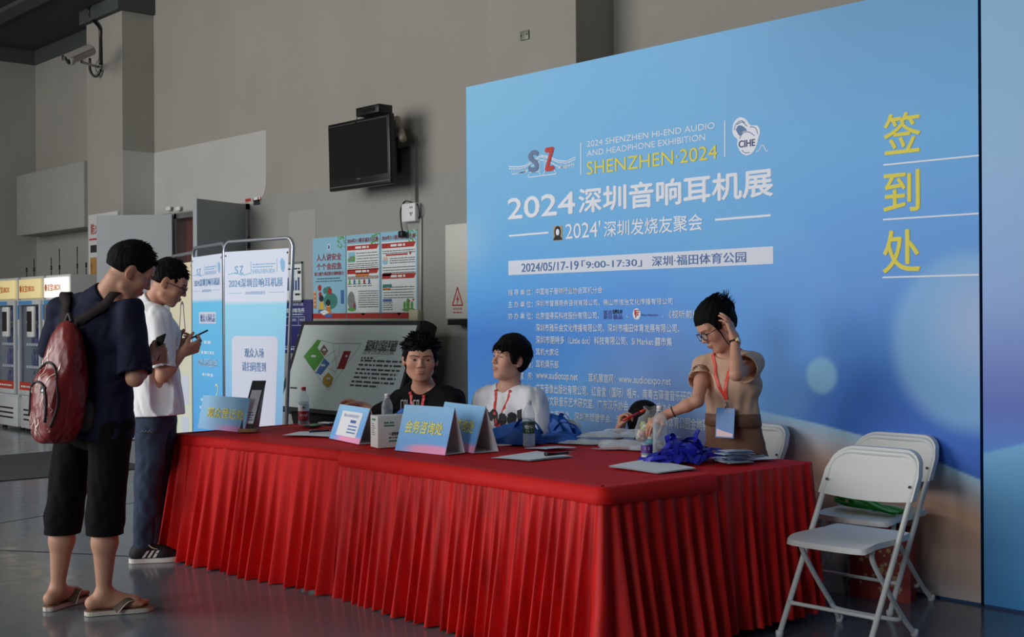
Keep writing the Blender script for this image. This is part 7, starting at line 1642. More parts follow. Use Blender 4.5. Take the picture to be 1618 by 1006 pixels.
def strap_on(f, pts, w_, name, lift=0.012, par=bk, o2=ob, m=M_STRAPB):
    P = spline(pts, 30); T_ = np.gradient(P, axis=0); T_ /= np.linalg.norm(T_, axis=1, keepdims=True); out = []
    eps = 0.004
    for p, tt in zip(P, T_):
        g = np.array([f((p + e_)[None])[0] - f((p - e_)[None])[0] for e_ in np.eye(3) * eps]); g = nrm(g)
        for _ in range(10): p = p - g * np.clip(f(p[None])[0] - lift, -0.012, 0.012)
        s_ = nrm(np.cross(tt, g)); out.append([p - s_ * w_ / 2, p - s_ * w_ / 2 + g * 0.005, p + s_ * w_ / 2 + g * 0.005, p + s_ * w_ / 2])
    G = np.array(out); return MB().grid(G - o2).grid((G[:, ::3] - o2)[::-1]).build(name, m, par)
strap_on(f_sh.base, [J(122, 512, 5.86), J(150, 492, 5.86), J(178, 474, 5.90), J(196, 464, 6.0), J(206, 480, 6.12), J(200, 540, 6.16)], 0.052, 'shoulder_strap')
strap_on(f_sh.base, [J(104, 510, 5.88), J(98, 490, 5.92), J(96, 468, 6.0), J(108, 462, 6.14), J(112, 500, 6.22)], 0.052, 'shoulder_strap')

# ------------------------------------------------------------------ man in a white polo
M_POLO = mat('polo_white', (240, 241, 243), 0.8, bump=0.04, bscale=300)
f_t = nrm(RH * 0.88 + FH * 0.47); S = dict(shod=True, base=(-6.83, 3.33, 0), skin=(196, 144, 118), w=(0.155, 0.150, 0.180), legr=(0.075, 0.06, 0.048, 0.05, 0.034))
S.update(pelvis=J(246, 655, 7.36), waist=J(244, 600, 7.36), chest=J(241, 528, 7.37), neck=J(239, 482, 7.38), shR=J(249, 504, 7.22), shL=J(236, 500, 7.56), elR=J(257, 594, 7.18), elL=J(262, 588, 7.56), wrR=J(289, 556, 7.26), wrL=J(276, 548, 7.50),
         hipR=J(240, 668, 7.29), hipL=J(254, 666, 7.43), knR=J(233, 770, 7.24), knL=J(250, 765, 7.46), anR=J(226, 864, 7.28), anL=J(243, 852, 7.52))
for s in 'LR': foot(S, s, S['an' + s][:2] - f_t[:2] * 0.045 * 0.9 - np.array((0.0, 0.0)), S['an' + s][:2] + nrm(RH * 0.97 + FH * 0.22)[:2] * 0.135, 0.065)
S['head'] = Head(J(266, 447, 7.36), RH * 0.90 + FH * 0.16 - UP * 0.42, UP + RH * 0.3, 1.02)
hdR = nrm(RH * 0.80 + UP * 0.32 + FH * 0.35); S['hands'] = [hand(S['wrR'], hdR, nrm(UP * 0.6 - RH * 0.2 + FH * 0.7), nrm(RH * 0.25 + UP * 0.7 - FH * 0.2), (0.75, 0.85, 0.95, 1.0), (0.4, 0.3)), hand(S['wrL'], nrm(RH * 0.9 + UP * 0.25 - FH * 0.2), nrm(-FH * 0.8 + UP * 0.5), UP, (0.9, 0.9, 1.0, 1.0), (0.4, 0.3))]
S['face'] = dict(eyes='down')
t, off = make_person('person', 'man in a white polo and jeans with glasses, typing on a phone', S)
hem = J(246, 656, 7.36); sh, f_po = tshirt(S, t, off, M_POLO, 'white_polo', 0.018, 0.86, (0.072, 0.086), hem, None, 15, folds=(0.009, 0.003), flare=0.02, ratio=0.74)
collar_band(t, off, S, M_POLO, 0.062, 0.045, f_t)
def jeans_col(p): return np.tile(lin((40, 54, 76)), (len(p), 1))
M_JEANS = mat('denim_blue', (40, 54, 76), 0.85, noise=0.28, nscale=9, bump=0.1, bscale=200)
trousers(S, t, off, M_JEANS, 'jeans', (0.098, 0.072, 0.054), J(246, 646, 7.36), None, 19, folds=(0.009, 0.004), g=-0.009, ratio=0.70)
r_ = np.random.RandomState(3); pk_ = J(231, 683, 7.18); mb = MB()
for k in range(7): mb.tube(spline([pk_ + RH * (-0.03 + 0.01 * k) - off, pk_ + RH * (-0.026 + 0.01 * k) + UP * (0.012 if k % 2 else 0.004) - FH * 0.02 - off, pk_ + RH * (-0.02 + 0.01 * k) - off], 6), 0.002, 5)
mb.build('pocket_stitching', mat('stitch_pale', (130, 138, 148), 0.7), t)
HST2 = dict(thick=0.018, side=0.25, front=0.058, side_z=0.014, nape=-0.018, relief=0.004, lump=0.006, flow=lambda p, n_, r: np.array((r.normal() * 0.4, 0.7, 0.4 * r.normal() - 0.3)), lift=0.08)
hair_mesh(S['head'], t, HST2, 3)[1].location = -off
strands(S['head'], t, 500, HST2, 4, lambda r: (r.uniform(-PI, PI), r.uniform(0.35, 1.5)), (0.014, 0.03)).location = -off
M_GLASSF = mat('glasses_black', (14, 14, 15), 0.3)
def glasses(H, t, off, rx=0.026, rz=0.019, r=0.0022, sq=3.0):
    mb = MB(); a = np.linspace(0, 2 * PI, 30, endpoint=False)
    for x in (-1, 1):
        c = (x * 0.032, 0.108, 0.0); P = [H.P(c[0] + rx * np.sign(math.cos(t_)) * abs(math.cos(t_)) ** (2 / sq), c[1] - 0.006 * abs(math.cos(t_) * x + 0) * (1 if math.cos(t_) * x > 0 else 0), c[2] + rz * np.sign(math.sin(t_)) * abs(math.sin(t_)) ** (2 / sq)) for t_ in a]; mb.tube(P, r, 6, closed=True)
        mb.tube([H.P(x * 0.058, 0.103, 0.006), H.P(x * 0.075, 0.09, 0.007), H.P(x * 0.081, 0.03, 0.006), H.P(x * 0.083, -0.005, 0.004), H.P(x * 0.082, -0.025, -0.02)], r * 0.9, 6)
    mb.tube([H.P(-0.007, 0.108, 0.004), H.P(0, 0.112, 0.007), H.P(0.007, 0.108, 0.004)], r, 6); mb.xform(lambda v: v - off); o = mb.build('glasses', M_GLASSF, t)
    mb = MB()
    for x in (-1, 1): mb.poly([H.P(x * 0.032 + (rx - 0.002) * math.cos(t_), 0.106, (rz - 0.002) * math.sin(t_)) - off for t_ in a])
    mb.build('lens', clear_plastic('lens_clear', (200, 210, 220), 0.05, 0.06), o)
glasses(S['head'], t, off)
def shoe(S, s, t, off, trim=True):
    h_, b_ = S['heel' + s], S['ball' + s]; d = nrm((b_ - h_) * V(1, 1, 0)); q = np.cross(d, UP); c = h_ * V(1, 1, 0) - d * 0.04; an = S['an' + s]
    out = spline([(0, 0), (0.02, 0.033), (0.10, 0.035), (0.19, 0.049), (0.255, 0.042), (0.285, 0.0), (0.255, -0.045), (0.19, -0.049), (0.10, -0.035), (0.02, -0.033), (0, 0)], 44)[:-1]
    P = np.array([c + d * x + q * y for x, y in out]); mb = MB().prism(P + UP * 0.002, UP * 0.026); mb.xform(lambda v: v - off); mb.build('shoe_sole', mat('shoe_sole_white', (214, 210, 202), 0.6), t)
    pr = [cone(c + d * 0.045 + UP * 0.055, c + d * 0.19 + UP * 0.045, 0.040, 0.042, 0.03), cone(c + d * 0.19 + UP * 0.042, c + d * 0.245 + UP * 0.038, 0.042, 0.030, 0.03), cone(c + d * 0.055 + UP * 0.06, c + d * 0.075 + UP * 0.095, 0.040, 0.042, 0.03), cone(c + d * 0.10 + UP * 0.085, c + d * 0.20 + UP * 0.055, 0.030, 0.024, 0.03)]
    f0 = f_union(pr); f = lambda p: smax(smax(f0(p), plane(p, c + UP * 0.026, -UP), 0.004), plane(p, c + d * 0.07 + UP * 0.118, UP), 0.004)
    V_, Fc = surface(f, c + d * 0.13 - V(0.22, 0.22, 0.02), c + d * 0.13 + V(0.22, 0.22, 0.16), 0.0055); up_ = surf_obj('shoe_upper', V_ - off, Fc, mat('shoe_black', (18, 18, 22), 0.7), t)
    mb = MB()
    for i in range(5):
        p = c + d * (0.105 + 0.02 * i) + UP * (0.113 - 0.010 * i); mb.tube(spline([p - q * 0.022 - UP * 0.006, p + UP * 0.006, p + q * 0.022 - UP * 0.006], 8), 0.003, 6)
    for y in (-1, 1): mb.tube(spline([c + d * 0.10 + UP * 0.118, c + d * 0.09 + q * y * 0.03 + UP * 0.125, c + d * 0.13 + q * y * 0.045 + UP * 0.09, c + d * 0.16 + q * y * 0.04 + UP * 0.08], 14), 0.003, 6)
    mb.xform(lambda v: v - off); mb.build('laces', mat('lace_white', (210, 200, 186), 0.7), t)
    mb = MB()
    for i in range(3):
        for y in (-1, 1):
            a0 = c + d * (0.080 + 0.030 * i) + UP * 0.034; a1 = c + d * (0.108 + 0.028 * i) + UP * 0.074; pts = []
            for base_, wd in ((a0, 0.017), (a1, 0.014)):
                for dd in (-wd / 2, wd / 2):
                    p = base_ + d * dd; 
                    for k in range(40):
                        r_k = p + q * y * (0.07 - k * 0.0015)
                        if f(r_k[None])[0] < 0.0045: break
                    pts.append(r_k)
            mb.poly([pts[0], pts[1], pts[3], pts[2]])
    mb.xform(lambda v: v - off); mb.build('shoe_stripe', mat('shoe_stripe_white', (214, 210, 202), 0.6), t)
for s in 'LR': shoe(S, s, t, off)
held_phone('dark phone held out by the man in the white polo', J(309, 531, 7.34), RH * 0.8 + UP * 0.42 + FH * 0.35, UP * 0.8 - RH * 0.4 - FH * 0.1)
lp = fnearest(f_po, S['elR'] * 0.72 + S['shR'] * 0.28 + RH * 0.03, -FH, 90, 0.003, 0.2); MB().prism([lp + RH * a + UP * b - FH * 0.004 - off for a, b in ((-0.02, -0.02), (0.022, -0.018), (0.022, 0.022), (-0.018, 0.022))], -FH * 0.002).build('sleeve_patch', mat('patch_dark', (40, 56, 60), 0.6), t)

# ------------------------------------------------------------------ seated men
def seated(S, ypel, kn_f, spread=0.12):
    """fold the hidden legs under the table: thighs forward, shins down"""
    f_ = kn_f; r_ = nrm(np.cross(f_, UP))
    for s, k in (('R', 1), ('L', -1)):
        S['hip' + s] = S['pelvis'] + r_ * 0.09 * k; S['kn' + s] = S['pelvis'] + r_ * (0.09 + spread * 0.3) * k + f_ * 0.40 + UP * (0.50 - S['pelvis'][2]) * 1.0; S['an' + s] = S['kn' + s] * V(1, 1, 0) - f_ * 0.02 + UP * 0.09
        foot(S, s, S['an' + s][:2] - f_[:2] * 0.05, S['an' + s][:2] + f_[:2] * 0.13, 0.06)
M_BTEE = mat('tee_black', (11, 11, 12), 0.9, spec=0.2); M_WTEE = mat('tee_white', (228, 228, 232), 0.85, bump=0.03, bscale=250); M_PANTS = mat('trousers_charcoal', (40, 42, 48), 0.8)
tf = V(0.0, -1, 0)
# black T-shirt
f_t = nrm(-FH * 0.9 - RH * 0.43); S = dict(base=(-5.85, 4.72, 0), skin=(198, 146, 122), w=(0.20, 0.20, 0.215), armr=(0.056, 0.052, 0.042, 0.042, 0.028))
S.update(pelvis=J(676, 775, 7.52), waist=J(675, 712, 7.46), chest=J(674, 656, 7.36), neck=J(669, 610, 7.30), shR=J(634, 640, 7.42), shL=J(713, 636, 7.20), elR=J(600, 664, 7.66), elL=J(718, 704, 7.02), wrR=J(576, 643, 7.80), wrL=J(668, 712, 6.86))
S['pelvis'] = np.array((S['pelvis'][0], 4.86, 0.53)); seated(S, 0, tf)
S['head'] = Head(J(664, 568, 7.18), -FH * 0.98 + RH * 0.10 - UP * 0.05, UP + RH * 0.03, 1.0, 1.17)
S['hands'] = [hand(S['wrR'], nrm(-RH * 0.95 + UP * 0.30 + FH * 0.1), nrm(-UP * 0.8 - FH * 0.4), nrm(-FH), (0.5, 0.6, 0.7, 0.8), (0.3, 0.2), 1.05), hand(S['wrL'], nrm(-RH * 0.9 - UP * 0.05), -UP, -FH, (0.5, 0.5, 0.5, 0.5))]
S['face'] = dict(eyes='narrow')
S['fd'] = dict(op=0.0046, gaze=-0.003, brow_th=0.0056, lip=(182, 120, 106)); t, off = make_person('person', 'seated man in a black T-shirt with a red lanyard, glancing sideways', S)
sh, f_b = tshirt(S, t, off, M_BTEE, 'black_tee', 0.016, (0.80, 0.85), (0.080, 0.092), S['pelvis'] - UP * 0.02, None, 25, folds=(0.007, 0.003), neck_r=0.068)
trousers(S, t, off, M_PANTS, 'trousers', (0.095, 0.075, 0.06), S['pelvis'] + UP * 0.05, None, 27, h=0.009)
lanyard(t, off, f_b, S['head'], S, J(656, 680, 7.2), f_t, M_LANRED)
HST3 = dict(thick=0.026, side=0.5, front=0.056, side_z=0.004, nape=-0.06, relief=0.005, lump=0.010, burn=0.02, fringe=0.02, flow=lambda p, n_, r: np.array((r.normal() * 0.7, 0.4 + 0.5 * r.normal(), 0.1 + 0.5 * r.normal())), lift=0.2)
hair_mesh(S['head'], t, HST3, 6)[1].location = -off
strands(S['head'], t, 700, HST3, 7, lambda r: (r.uniform(-PI, PI), r.uniform(0.25, 1.5)), (0.016, 0.032), w0=0.0042).location = -off
def inside(poly_, x, y):
    c = False; n = len(poly_)
    for i in range(n):
        (x0, y0), (x1, y1) = poly_[i][:2], poly_[(i + 1) % n][:2]
        if (y0 > y) != (y1 > y) and x < (x1 - x0) * (y - y0) / (y1 - y0) + x0: c = not c
    return c
def chest_print(t, off, f, pts, m, name, step=1.0, D=7.15):
    """ink lying on the cloth, cut from a fine grid that follows the folds"""
    vid = {}; fs = []
    def vert(i, j): return vid.setdefault((i, j), len(vid))
    for poly_ in pts:
        xs = [q_[0] for q_ in poly_]; ys = [q_[1] for q_ in poly_]
        for i in range(int(min(xs) / step) - 1, int(max(xs) / step) + 2):
            for j in range(int(min(ys) / step) - 1, int(max(ys) / step) + 2):
                if inside(poly_, (i + 0.5) * step, (j + 0.5) * step): fs.append((vert(i, j), vert(i, j + 1), vert(i + 1, j + 1), vert(i + 1, j)))
    K_ = np.array(list(vid.keys()), float) * step; P = np.array([J(x, y, D) for x, y in K_]); Dv = -np.array([nrm(ray(x, y)) for x, y in K_]); Q = P - 0.1 * Dv; alive = np.ones(len(P), bool)
    for k in range(120):
        q = P[alive] + Dv[alive] * (0.25 - 0.003 * k); hit = f(q) < 0; idx = np.where(alive)[0]; Q[idx[hit]] = q[hit]; alive[idx[hit]] = False
        if not alive.any(): break
    mb = MB(); mb.add(Q + Dv * 0.0045 - off, list(set(fs)), 0, True); return mb.build(name, m, t)
pr_ = []
for x, kinds in ((633, 'Lt'), (638, 'LR'), (643, 'Lb'), (648, 'M'), (653, 'Lt'), (658, 'LR')):
    pr_.append([(x, 632), (x + 1.1, 631), (x + 1.1, 650), (x, 651)])
    if 't' in kinds or 'R' in kinds: pr_.append([(x, 632), (x + 4, 631), (x + 4.4, 633.2), (x, 633.6)])
    if 'b' in kinds or 'M' in kinds: pr_.append([(x, 647), (x + 4, 646.5), (x + 4.4, 648.6), (x, 649)])
    if 'R' in kinds: pr_ += [[(x + 3.2, 632), (x + 4.2, 632), (x + 4.2, 641), (x + 3.2, 641)], [(x, 640), (x + 4, 639.5), (x + 4, 641.2), (x, 641.6)]]
    if 'M' in kinds: pr_.append([(x + 1, 632), (x + 3.6, 641), (x + 2.8, 643), (x + 0.4, 635)])
chest_print(t, off, f_b, pr_, mat('tee_print_pale', (176, 176, 178), 0.7), 'tee_lettering', 0.5)

# white T-shirt
f_t = nrm(-FH * 0.86 - RH * 0.5); S = dict(base=(-5.36, 4.82, 0), skin=(208, 158, 134), w=(0.165, 0.162, 0.178), armr=(0.048, 0.044, 0.037, 0.038, 0.026))
S.update(pelvis=J(806, 770, 7.2), waist=J(805, 712, 7.2), chest=J(803, 662, 7.18), neck=J(804, 612, 7.18), shR=J(769, 632, 7.28), shL=J(841, 634, 7.06), elR=J(757, 712, 7.1), elL=J(858, 714, 6.96), wrR=J(795, 716, 6.92), wrL=J(822, 718, 6.78))
S['pelvis'] = np.array((S['pelvis'][0], 4.88, 0.53)); seated(S, 0, tf)
S['head'] = Head(J(806, 568, 7.15), -RH * 0.80 - FH * 0.58 + UP * 0.16, UP + RH * 0.1, 1.0)
S['hands'] = [hand(S['wrR'], nrm(RH * 0.7 - FH * 0.6), -UP, -FH, (0.5, 0.5, 0.5, 0.5)), hand(S['wrL'], nrm(-RH * 0.9), -UP, -FH, (0.5, 0.5, 0.5, 0.5))]
S['face'] = dict(eyes='narrow')
S['fd'] = dict(op=0.0046, gaze=0.002, lip=(184, 116, 106)); t, off = make_person('person', 'seated young man in a white T-shirt with black graphic, chin raised', S)
sh, f_w = tshirt(S, t, off, M_WTEE, 'white_tee', 0.018, (0.86, 0.90), (0.078, 0.096), S['pelvis'] - UP * 0.02, None, 35, folds=(0.008, 0.003), neck_r=0.068)
trousers(S, t, off, M_PANTS, 'trousers', (0.09, 0.072, 0.058), S['pelvis'] + UP * 0.05, None, 37, h=0.009)
lanyard(t, off, f_w, S['head'], S, J(795, 680, 7.1), f_t, M_LANRED)
def blobp(cx, cy, rx, ry, n=14): return [(cx + rx * math.cos(a), cy + ry * math.sin(a), 7.1) for a in np.linspace(0, 2 * PI, n, endpoint=False)]
pr_ = [[(764, 643), (768, 644), (773, 652), (778, 646), (783, 647), (786, 653), (787, 673), (781, 673), (780, 660), (776, 666), (772, 660), (771, 670), (767, 668)],
       [(788, 655), (792, 652), (797, 653), (800, 658), (800, 668), (796, 672), (790, 672), (787, 667)], [(802, 654), (807, 651), (813, 652), (816, 656), (815, 668), (810, 673), (803, 671), (801, 664)], [(817, 648), (824, 646), (825, 671), (818, 672)]]
chest_print(t, off, f_w, pr_, mat('tee_print_dark', (44, 44, 48), 0.8), 'tee_graphic')
HST4 = dict(thick=0.026, side=0.85, front=0.037, side_z=-0.012, nape=-0.085, relief=0.0035, lump=0.004, burn=0.012, fringe=0.03, flow=lambda p, n_, r: np.array((0.2 * r.normal() + p[0] * 6, 0.5 if p[1] > 0 else -0.3, -0.8)), lift=0.12)
hair_mesh(S['head'], t, HST4, 9)[1].location = -off
strands(S['head'], t, 700, HST4, 10, lambda r: (r.uniform(-PI, PI), r.uniform(0.12, 1.4)), (0.018, 0.036), w0=0.003).location = -off

# ------------------------------------------------------------------ woman in a beige blouse
M_BLOUSE = mat('blouse_beige', (204, 170, 144), 0.75, bump=0.03, bscale=200); M_BROWN = mat('trousers_brown', (132, 96, 74), 0.8); M_BELT = mat('belt_brown', (116, 82, 62), 0.55)
f_t = nrm(-FH * 0.78 - RH * 0.62); S = dict(base=(-4.06, 5.14, 0), skin=(204, 152, 128), w=(0.158, 0.114, 0.138), armr=(0.040, 0.036, 0.031, 0.031, 0.021), legr=(0.078, 0.06, 0.046, 0.048, 0.033), h=0.005)
S.update(pelvis=J(1162, 716, 6.56), waist=J(1158, 662, 6.52), chest=J(1154, 606, 6.48), neck=J(1150, 562, 6.50), shR=J(1113, 580, 6.54), shL=J(1188, 574, 6.42), elR=J(1102, 633, 6.36), elL=J(1163, 591, 6.16), wrR=J(1051, 656, 6.40), wrL=J(1161, 536, 6.28))
S['hipR'] = J(1140, 726, 6.60); S['hipL'] = J(1184, 724, 6.54); f_h = f_t
for s, dx in (('R', -0.02), ('L', 0.02)):
    S['kn' + s] = S['hip' + s] * V(1, 1, 0) + UP * 0.40; S['an' + s] = S['hip' + s] * V(1, 1, 0) + UP * 0.085; foot(S, s, S['an' + s][:2] - f_h[:2] * 0.045, S['an' + s][:2] + f_h[:2] * 0.12, 0.055)
S['head'] = Head(J(1133, 516, 6.44), -RH * 0.84 - FH * 0.30 - UP * 0.54, UP - RH * 0.30, 0.96, 0.97, True)
S['hands'] = [hand(S['wrL'], nrm(UP * 0.95 - RH * 0.28 + FH * 0.15), nrm(-RH * 0.85 + FH * 0.45), nrm(RH * 0.5 + FH * 0.9), (0.35, 0.3, 0.35, 0.45), (0.2, 0.1), 0.92, 0.14), hand(S['wrR'], nrm(-RH * 0.82 - UP * 0.42 - FH * 0.2), nrm(-UP * 0.75 + RH * 0.4 + FH * 0.3), nrm(-FH * 0.8 + UP * 0.3), (0.45, 0.5, 0.55, 0.6), (0.35, 0.25), 0.92, 0.10)]
S['face'] = dict(eyes='down', lips=(148, 62, 62))
def nails(p, col):
    d_ = np.linalg.norm(p - J(1000, 660, 6.3), axis=1)
S['fd'] = dict(op=0.0035, lip=(156, 66, 64), brow_th=0.0034); t, off = make_person('person', 'standing woman in a beige blouse and glasses, one hand in her hair', S)
M_TOP = S['waist'] - UP * 0.005
def blouse_extra(p, d): 
    ang = np.arctan2((p - S['waist']) @ nrm(np.cross(f_t, UP)), (p - S['waist']) @ f_t); z = p[:, 2] - S['waist'][2]
    return d - 0.005 * np.sin(ang * 15) * np.clip((0.20 - z) / 0.20, 0, 1) * np.clip((z - 0.02) / 0.06, 0.2, 1) * (z > -0.02)
sh, f_bl = tshirt(S, t, off, M_BLOUSE, 'beige_blouse', 0.012, (0.55, 0.42), (0.058, 0.080), S['waist'] + UP * 0.028, -UP, 45, 0.0055, 0.056, (0.005, 0.002), ratio=0.70, extra=blouse_extra, hemflat=False)
S2 = dict(S); S2['w'] = (0.165, 0.125, 0.15)
def pleats(p, d): return d
trousers(S2, t, off, M_BROWN, 'brown_trousers', (0.098, 0.085, 0.085), S['waist'] + UP * 0.035, None, 47, folds=(0.005, 0.003), g=0.006)
# belt
rr_ = nrm(np.cross(f_t, UP)); bz = S['waist'] - UP * 0.002
a = np.linspace(0, 2 * PI, 60); G = np.zeros((60, 4, 3))
for i, t_ in enumerate(a):
    d = f_t * math.cos(t_) * 0.106 + rr_ * math.sin(t_) * 0.148
    for j, (z, k) in enumerate(((-0.03, 1.02), (-0.028, 1.05), (0.03, 1.0), (0.033, 0.97))): G[i, j] = bz + d * k + UP * z
MB().grid(G - off).build('belt', M_BELT, t)
MB().box((-0.012, -0.006, -0.034), (0.012, 0.006, 0.034), bev=0.003).xform(lambda v: v @ np.array([rr_, f_t, UP]) + bz + f_t * 0.109 - rr_ * 0.03 - off).build('belt_keeper', M_BELT, t)
HST5 = dict(thick=0.027, side=0.75, front=0.062, side_z=0.022, nape=-0.055, relief=0.003, lump=0.006, flow=lambda p, n_, r: np.array((0.15 * r.normal(), -0.9, 0.15 - p[1] * 2)), lift=0.05, ear=True, burn=0.03)
hair_mesh(S['head'], t, HST5, 12)[1].location = -off
strands(S['head'], t, 420, HST5, 13, lambda r: (r.uniform(-PI, PI), r.uniform(0.1, 1.4)), (0.03, 0.06), w0=0.0022).location = -off
H = S['head']; mb = MB(); r_ = np.random.RandomState(5)
bc = (0, -0.115, 0.055)
for k in range(60):
    v = nrm(r_.normal(size=3)); w2 = nrm(np.cross(v, r_.normal(size=3))); R0 = 0.034 * np.array((0.9, 0.8, 1.1)); mb.tube([H.P(*(np.array(bc) + R0 * (v * math.cos(a_) + w2 * math.sin(a_)))) - off for a_ in np.linspace(0, 2.4, 9)], 0.0062, 6)
for k in range(9):
    d_ = nrm(np.array((r_.normal() * 0.5, -0.35 + 0.3 * r_.normal(), 1.0))); mb.tube([H.P(*(np.array(bc) + np.array((0.0, 0.0, 0.02)) + d_ * q_ + np.array((0, -0.2, 0)) * q_ * q_ * 4)) - off for q_ in np.linspace(0, 0.075, 6)], np.linspace(0.005, 0.001, 6), 5)
mb.build('hair_bun', M_HAIR, t)
mb = MB()
for x in (1, -1): mb.tube(spline([H.P(x * 0.074, 0.045, 0.03), H.P(x * 0.079, 0.035, -0.02), H.P(x * 0.074, 0.032, -0.07), H.P(x * 0.066, 0.02, -0.115)], 16), np.linspace(0.005, 0.0012, 16), 6)
mb.xform(lambda v: v - off); mb.build('loose_strand', M_HAIR, t)
MB().tube([H.P(0.02, -0.125, 0.065) - off, H.P(0.05, -0.135, 0.075) - off, H.P(0.075, -0.14, 0.06) - off], [0.006, 0.012, 0.006], 8).build('hair_clip', mat('clip_grey', (150, 158, 160), 0.3), t)
glasses(H, t, off, 0.025, 0.020, 0.0024, 2.5)
MB().lathe([(0, -0.005), (0.005, 0), (0, 0.005)], H.P(0.081, -0.008, -0.034) - off, 8).lathe([(0, -0.005), (0.005, 0), (0, 0.005)], H.P(-0.081, -0.008, -0.034) - off, 8).build('earring', mat('gold', (214, 178, 96), 0.25, metal=1.0), t)
wd = nrm(S['wrL'] - S['elL']); wc = S['wrL'] - wd * 0.02; u_ = nrm(np.cross(wd, UP + RH * 0.3)); v_ = np.cross(wd, u_)
wt_ = MB(); G = np.zeros((30, 2, 3))
for i, a_ in enumerate(np.linspace(0, 2 * PI, 30)): 
    for j, z in enumerate((-0.007, 0.007)): G[i, j] = wc + (u_ * math.cos(a_) + v_ * math.sin(a_)) * 0.0275 + wd * z
wt_.grid(G - off); wo = wt_.build('watch', M_BLACKPL, t)
fd = nrm(-FH * 0.9 + RH * 0.3); fd = nrm(fd - wd * np.dot(fd, wd)); MB().lathe([(0.016, 0), (0.016, 0.006), (0.013, 0.008)], wc + fd * 0.025 - off, 20, axis=fd).build('watch_case', mat('gold', (214, 178, 96), 0.25, metal=1.0), wo); MB().lathe([(0.0125, 0.0082), (0.0125, 0.0086)], wc + fd * 0.025 - off, 20, axis=fd).build('watch_dial', M_WHITEPAINT, wo)
wd = nrm(S['wrR'] - S['elR']); wc = S['wrR'] - wd * 0.045; u_ = nrm(np.cross(wd, UP)); v_ = np.cross(wd, u_); MB().tube([wc + (u_ * math.cos(a_) + v_ * math.sin(a_)) * 0.0275 - off for a_ in np.linspace(0, 2 * PI, 24, endpoint=False)], 0.0028, 6, closed=True).build('bracelet', mat('bracelet_brown', (70, 36, 30), 0.5), t)
tip = J(1138, 632, 6.34); ly = lanyard(t, off, f_bl, H, S, fnearest(f_bl, tip, f_t, 110, 0.003, 0.2), f_t, mat('lanyard_scarlet', (222, 66, 58), 0.5), 0.005)
bt = fnearest(f_bl, J(1137, 636, 6.34), f_t, 110, 0.003, 0.2) + f_t * 0.012
bp0 = bt - UP * 0.03; bdir = nrm(-UP + f_t * 0.10); bx_ = nrm(np.cross(bdir, f_t)); bx_ = bx_ if np.dot(bx_, RH) > 0 else -bx_; bn = f_t
mb = MB().prism([bp0 - bx_ * 0.052, bp0 + bx_ * 0.052, bp0 + bx_ * 0.052 + bdir * 0.150, bp0 - bx_ * 0.052 + bdir * 0.150], f_t * 0.003); mb.xform(lambda v: v - off); bo = mb.build('badge', mat('badge_print', (76, 138, 206), 0.35), ly)
q_ = lambda x, y: bp0 + bx_ * x + bdir * y + f_t * 0.0042 - off
MB().poly([q_(-0.046, 0.144), q_(0.046, 0.144), q_(0.046, 0.128), q_(0.0, 0.118), q_(-0.046, 0.105)]).build('badge_picture', mat('badge_pink', (214, 176, 190), 0.2), bo)
a = MB(); text(a, '工作证', q_(-0.002, 0.022) + f_t * 0.0005, bx_, -bdir, 0.036, 0.011); a.build('badge_lettering', M_WHITEINK, bo)
MB().tube([bt - off, bp0 + bdir * 0.004 - off], 0.004, 8).build('badge_clip', M_STEEL, ly)

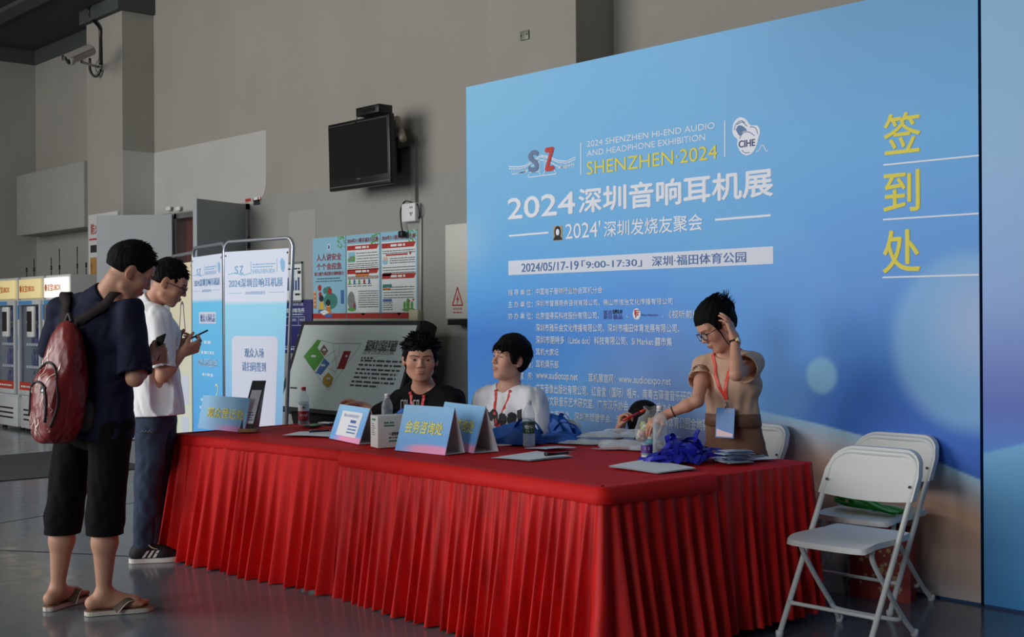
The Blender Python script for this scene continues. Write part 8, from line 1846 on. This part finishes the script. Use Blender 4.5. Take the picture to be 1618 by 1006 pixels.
# ------------------------------------------------------------------ person bent low behind the table, red marker in hand
f_t = nrm(-FH * 0.85 - RH * 0.35); S = dict(base=(-4.66, 5.36, 0), skin=(200, 148, 124), w=(0.15, 0.14, 0.15), armr=(0.040, 0.036, 0.031, 0.031, 0.021))
S.update(pelvis=V(-4.66, 5.46, 0.30), waist=V(-4.67, 5.45, 0.42), chest=J(1030, 742, 7.20), neck=J(1028, 706, 7.16), shR=J(994, 722, 7.22), shL=J(1060, 722, 7.12), elR=J(975, 728, 7.0), elL=J(1062, 780, 6.98), wrR=J(979, 682, 6.92), wrL=J(1035, 770, 6.95))
r2 = nrm(np.cross(f_t, UP))
for s, k in (('R', 1), ('L', -1)):
    S['hip' + s] = S['pelvis'] + r2 * 0.08 * k; S['kn' + s] = S['pelvis'] + r2 * 0.14 * k + V(0.05, -0.26, 0.16); S['an' + s] = S['pelvis'] * V(1, 1, 0) + r2 * 0.12 * k + V(0, -0.16, 0.09); foot(S, s, S['an' + s][:2] + np.array((0, 0.05)), S['an' + s][:2] + np.array((0.0, -0.11)), 0.055)
S['head'] = Head(J(1020, 672, 7.08), -FH * 0.7 + RH * 0.45 - UP * 0.62, UP - FH * 0.7, 0.98, 1, True)
S['hands'] = [hand(S['wrR'], nrm(RH * 0.25 + UP * 0.9), nrm(RH * 0.7 - FH * 0.5), nrm(-FH * 0.5 - RH * 0.7 + UP * 0.1), (0.95, 0.9, 1.0, 1.0), (0.5, 0.35), 0.95), hand(S['wrL'], f_t, -UP, RH, (0.5, 0.5, 0.5, 0.5))]
S['face'] = dict(eyes='down')
t, off = make_person('person', 'person bent low behind the table, only dark hair and a raised hand showing', S)
tshirt(S, t, off, mat('top_dark', (40, 40, 48), 0.8), 'dark_top', 0.014, 0.7, (0.066, 0.076), S['pelvis'] - UP * 0.02, None, 55, 0.009)
trousers(S, t, off, M_PANTS, 'trousers', (0.085, 0.07, 0.055), S['pelvis'] + UP * 0.04, None, 57, h=0.010)
HST6 = dict(thick=0.024, side=0.9, front=0.02, side_z=-0.05, nape=-0.09, relief=0.003, lump=0.003, ear=False, flow=lambda p, n_, r: np.array((0.2 * r.normal(), 0.4, -0.9)), lift=0.05)
hair_mesh(S['head'], t, HST6, 16)[1].location = -off
strands(S['head'], t, 300, HST6, 17, lambda r: (r.uniform(-PI, PI), r.uniform(-0.2, 1.4)), (0.03, 0.07), w0=0.003).location = -off
m0, m1 = J(984, 664, 6.80), J(1022, 646, 6.86); mk = thing('marker_pen', 'red marker pen in the raised hand behind the table', 'pen', m0); d_ = m1 - m0
MB().tube([d_ * 0.0, d_ * 0.72], 0.0075, 12).build('barrel', mat('marker_red', (204, 44, 36), 0.35), mk); MB().tube([d_ * 0.72, d_ * 0.97, d_], [0.0085, 0.008, 0.005], 12).build('cap', mat('marker_cap_red', (214, 60, 44), 0.3), mk)
print('script seconds', time.time() - T0)
